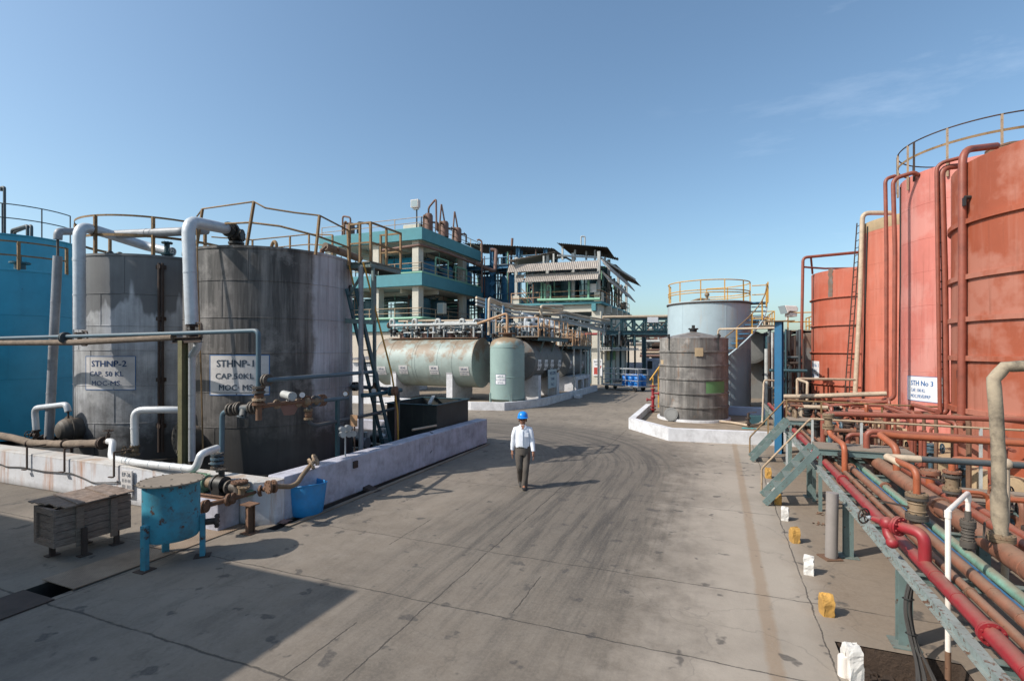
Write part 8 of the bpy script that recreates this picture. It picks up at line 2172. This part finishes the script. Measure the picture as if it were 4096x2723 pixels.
def make_person(label, foot, face, hard_hat, H=1.72):
    f = V(face.x, face.y, 0).normalized(); l = V(-f.y, f.x, 0)          # forward and the person's own left
    k = H / 1.72
    def P_(u, d, z): return foot + l * (u * k) + f * (d * k) + V(0, 0, z * k)
    t = Thing('person', label, 'person', foot)
    vs, es, rs = [], [], []
    def ch(pts, start=None):
        prev = start
        for (u, d, z, r) in pts:
            vs.append(P_(u, d, z)); rs.append(r * k); i = len(vs) - 1
            if prev is not None: es.append((prev, i))
            prev = i
        return prev
    ch([(0, 0, .93, .11)])
    neck = ch([(0, 0, 1.1, .105), (0, .0, 1.28, .115), (0, .0, 1.40, .08), (0, .015, 1.47, .052)], 0); chest = 3
    head = ch([(0, .03, 1.535, .066), (0, .03, 1.61, .088), (0, .02, 1.68, .075)], neck)
    ch([(0, .105, 1.585, .018), (0, .125, 1.572, .012)], neck + 2)             # nose
    for s_ in (-1, 1):
        ch([(s_ * .085, .015, 1.60, .018), (s_ * .098, .0, 1.61, .012)], neck + 2)   # ears
        sw = .07 if s_ > 0 else -.09
        w_ = ch([(s_ * .15, 0, 1.405, .06), (s_ * .215, -.01 + sw * .3, 1.15, .042), (s_ * .245, .03 + sw, .90, .030), (s_ * .25, .045 + sw, .845, .042), (s_ * .25, .05 + sw, .80, .042)], chest)
        for q, (du, ln) in enumerate(((-.024, .075), (-.008, .085), (.008, .08), (.024, .06))):
            ch([(s_ * .25, .05 + sw + du, .775, .0115), (s_ * .246, .058 + sw + du, .765 - ln * .5, .0108), (s_ * .236, .062 + sw + du, .765 - ln, .0088)], w_)
        ch([(s_ * .235, .085 + sw, .82, .0105), (s_ * .225, .10 + sw, .785, .009)], w_ - 1)
    for s_, knee, ank, toe in ((1, (.075, .10, .50), (.03, .04, .085), (.03, .20, .035)), (-1, (-.075, .05, .50), (-.045, -.28, .15), (-.05, -.15, .045))):
        ch([(s_ * .095, 0, .86, .095), (*knee, .058), (*ank, .042), (*toe, .036)], 0)
    t.part('body', skinned(vs, es, rs, 0), M['skin'])
    # clothes
    L, Fv = l * k, f * k
    def E_(u, d, z, a, b): return (P_(u, d, z), L * a, Fv * b)
    mb = MB(); loft(mb, [E_(0, 0, .955, .158, .118), E_(0, 0, .98, .168, .125), E_(0, 0, 1.06, .172, .13), E_(0, 0, 1.16, .172, .128), E_(0, 0, 1.27, .185, .13), E_(0, 0, 1.36, .192, .122), E_(0, 0, 1.42, .165, .10), E_(0, .0, 1.455, .105, .085), E_(0, .01, 1.485, .070, .068), E_(0, .01, 1.505, .066, .066)], 20)
    for s_ in (-1, 1):
        sw = .07 if s_ > 0 else -.09
        pts = [P_(s_ * .08, 0, 1.405), P_(s_ * .165, -.0, 1.375), P_(s_ * .19, sw * .1, 1.29), P_(s_ * .208, -.01 + sw * .25, 1.2), P_(s_ * .218, -.01 + sw * .4, 1.12), P_(s_ * .233, .01 + sw * .7, 1.02), P_(s_ * .24, .02 + sw * .85, .96), P_(s_ * .245, .03 + sw, .895)]
        mb.tube(pts, [.060 * k, .073 * k, .070 * k, .064 * k, .060 * k, .055 * k, .050 * k, .046 * k], 0, 14)
    mb.v = [q + mnoise.noise_vector(V(q.x * 11, q.y * 11, q.z * 16)) * .010 for q in mb.v]
    sh = t.part('shirt', mb, M['shirt'])
    mb = MB()
    for s_ in (-1, 1): mb.extrude([P_(s_ * .004, .085, 1.455), P_(s_ * .075, .05, 1.50), P_(s_ * .085, .075, 1.45), P_(s_ * .04, .11, 1.415)], f * .008)
    t.part('collar', mb, M['shirt'], under=sh)
    mb = MB(); mb.extrude([P_(-.05, .082, 1.50), P_(.05, .082, 1.50), P_(0, .128, 1.39)], f * .006); t.part('open_collar_skin', mb, M['skin'], under=sh)
    mb = MB(); mb.beam(P_(0, .131, 1.37), P_(0, .131, 1.02), .03, .006); t.part('button_band', mb, M['shirt'], under=sh)
    mb = MB(); mb.box(-.045, -.004, -.05, .045, .004, .05)
    c_ = P_(.085, .131, 1.28); mb.v = [c_ + l * p.x + f * p.y + V(0, 0, p.z) for p in mb.v]; t.part('pocket', mb, M['shirt'], under=sh)
    mb = MB(); loft(mb, [E_(0, 0, .985, .165, .122), E_(0, 0, .93, .172, .128), E_(0, 0, .86, .178, .128), E_(0, .01, .80, .165, .115)], 20)
    for s_, knee, ank in ((1, (.075, .10, .50), (.033, .055, .02)), (-1, (-.075, .05, .50), (-.045, -.27, .085))):
        base_ = [P_(s_ * .085, 0, .88), P_(s_ * .087, .03, .74), P_(*knee), P_((knee[0] + ank[0]) / 2, (knee[1] + ank[1]) / 2, (knee[2] + ank[2]) / 2), P_(*ank)]; pts = [q for a_, b_ in zip(base_[:-1], base_[1:]) for q in (a_, a_.lerp(b_, .33), a_.lerp(b_, .66))] + [base_[-1]]
        mb.tube(pts, [(.092, .092, .091, .09, .085, .08, .074, .072, .071, .070, .070, .071, .073)[i] * k for i in range(13)], 0, 16)
    mb.v = [q + mnoise.noise_vector(V(q.x * 13, q.y * 13, q.z * 9)) * .012 for q in mb.v]
    tr = t.part('trousers', mb, M['trousers'])
    mb = MB(); loft(mb, [E_(0, 0, .965, .170, .126), E_(0, 0, .995, .170, .126)], 20); t.part('belt', mb, M['black_rubber'], under=tr)
    for s_, h_, to in ((1, (.03, .02, .042), (.03, .21, .035)), (-1, (-.045, -.28, .13), (-.05, -.12, .04))):
        a, b = P_(*h_), P_(*to); d_ = (b - a).normalized(); up = l.cross(d_) * -1
        if up.z < 0: up = -up
        mb = MB(); loft(mb, [(a - d_ * .04, l * .03 * k, up * .03 * k), (a, l * .042 * k, up * .046 * k), (a + d_ * .09, l * .045 * k, up * .045 * k), (b - d_ * .03, l * .048 * k, up * .034 * k), (b + d_ * .05, l * .028 * k, up * .02 * k)], 12)
        t.part('shoe', mb, M['shoe'])
    for s_ in (-1, 1):
        mb = MB(); mb.ball(P_(s_ * .033, .098, 1.615), .013 * k); t.part('eye', mb, M['hair'])
    mb = MB(); c_ = P_(0, .108, 1.535); mb.beam(c_ - l * .025, c_ + l * .025, .006, .012); t.part('mouth', mb, M['scrubber_brown'])
    mb = MB(); c_ = P_(0, .012, 1.63); mb.lathe(V(0, 0, 0), [(.098, -.07), (.100, -.02), (.098, .02), (.085, .06), (.05, .09), (.01, .10)], seg=20)
    mb.v = [c_ + (l * p.x + f * (p.y * 1.1 - .012) + V(0, 0, p.z)) * (k * (.82 if p.y > .02 and p.z < .03 else 1)) for p in mb.v]; t.part('hair', mb, M['hair'])
    if hard_hat:
        mb = MB(); c_ = P_(0, .012, 1.668); mb.lathe(V(0, 0, 0), [(.118, .0), (.120, .03), (.112, .075), (.085, .118), (.045, .138), (.01, .142)], seg=28)
        mb.v = [c_ + (l * p.x + f * p.y * 1.15 + V(0, 0, p.z)) * k for p in mb.v]
        hh = t.part('hard_hat', mb, M['helmet_blue'])
        mb = MB(); n = 24; vs = []
        for i in range(n):
            a = 2 * math.pi * i / n; r0, r1 = .112, .132 + .038 * max(0, math.sin(a)) ** 2
            for r_, z in ((r0, .012), (r1, -.006), (r1, .002), (r0, .020)): vs.append(c_ + (l * math.cos(a) * r_ + f * math.sin(a) * r_ * 1.15 + V(0, 0, z)) * k)
        fs = []
        for i in range(n):
            p, q = 4 * i, 4 * ((i + 1) % n)
            for j in range(4): fs.append((p + j, q + j, q + (j + 1) % 4, p + (j + 1) % 4))
        mb.add(vs, fs, True); t.part('brim', mb, M['helmet_blue'], under=hh)
        mb = MB()
        for u in (-.03, 0, .03):
            mb.tube([c_ + (l * u + f * (.118 * 1.12 * math.cos(a)) * (1 if u == 0 else .95) + V(0, 0, .128 * math.sin(a) + .012)) * k for a in [math.pi * j / 12 for j in range(1, 12)]], .007 * k, 0, 6)
        t.part('ridge', mb, M['helmet_blue'], under=hh)
    return t
fp = PZ(2091, 1952, 0)
make_person('man in white shirt, grey trousers and blue hard hat walking towards the camera', fp, -V(fp.x, fp.y, 0) , True)
fp = PZ(2590, 1503, 0)
make_person('small far person in white shirt and dark trousers at the end of the road', fp, -V(fp.x, fp.y, 0), False, 1.55)
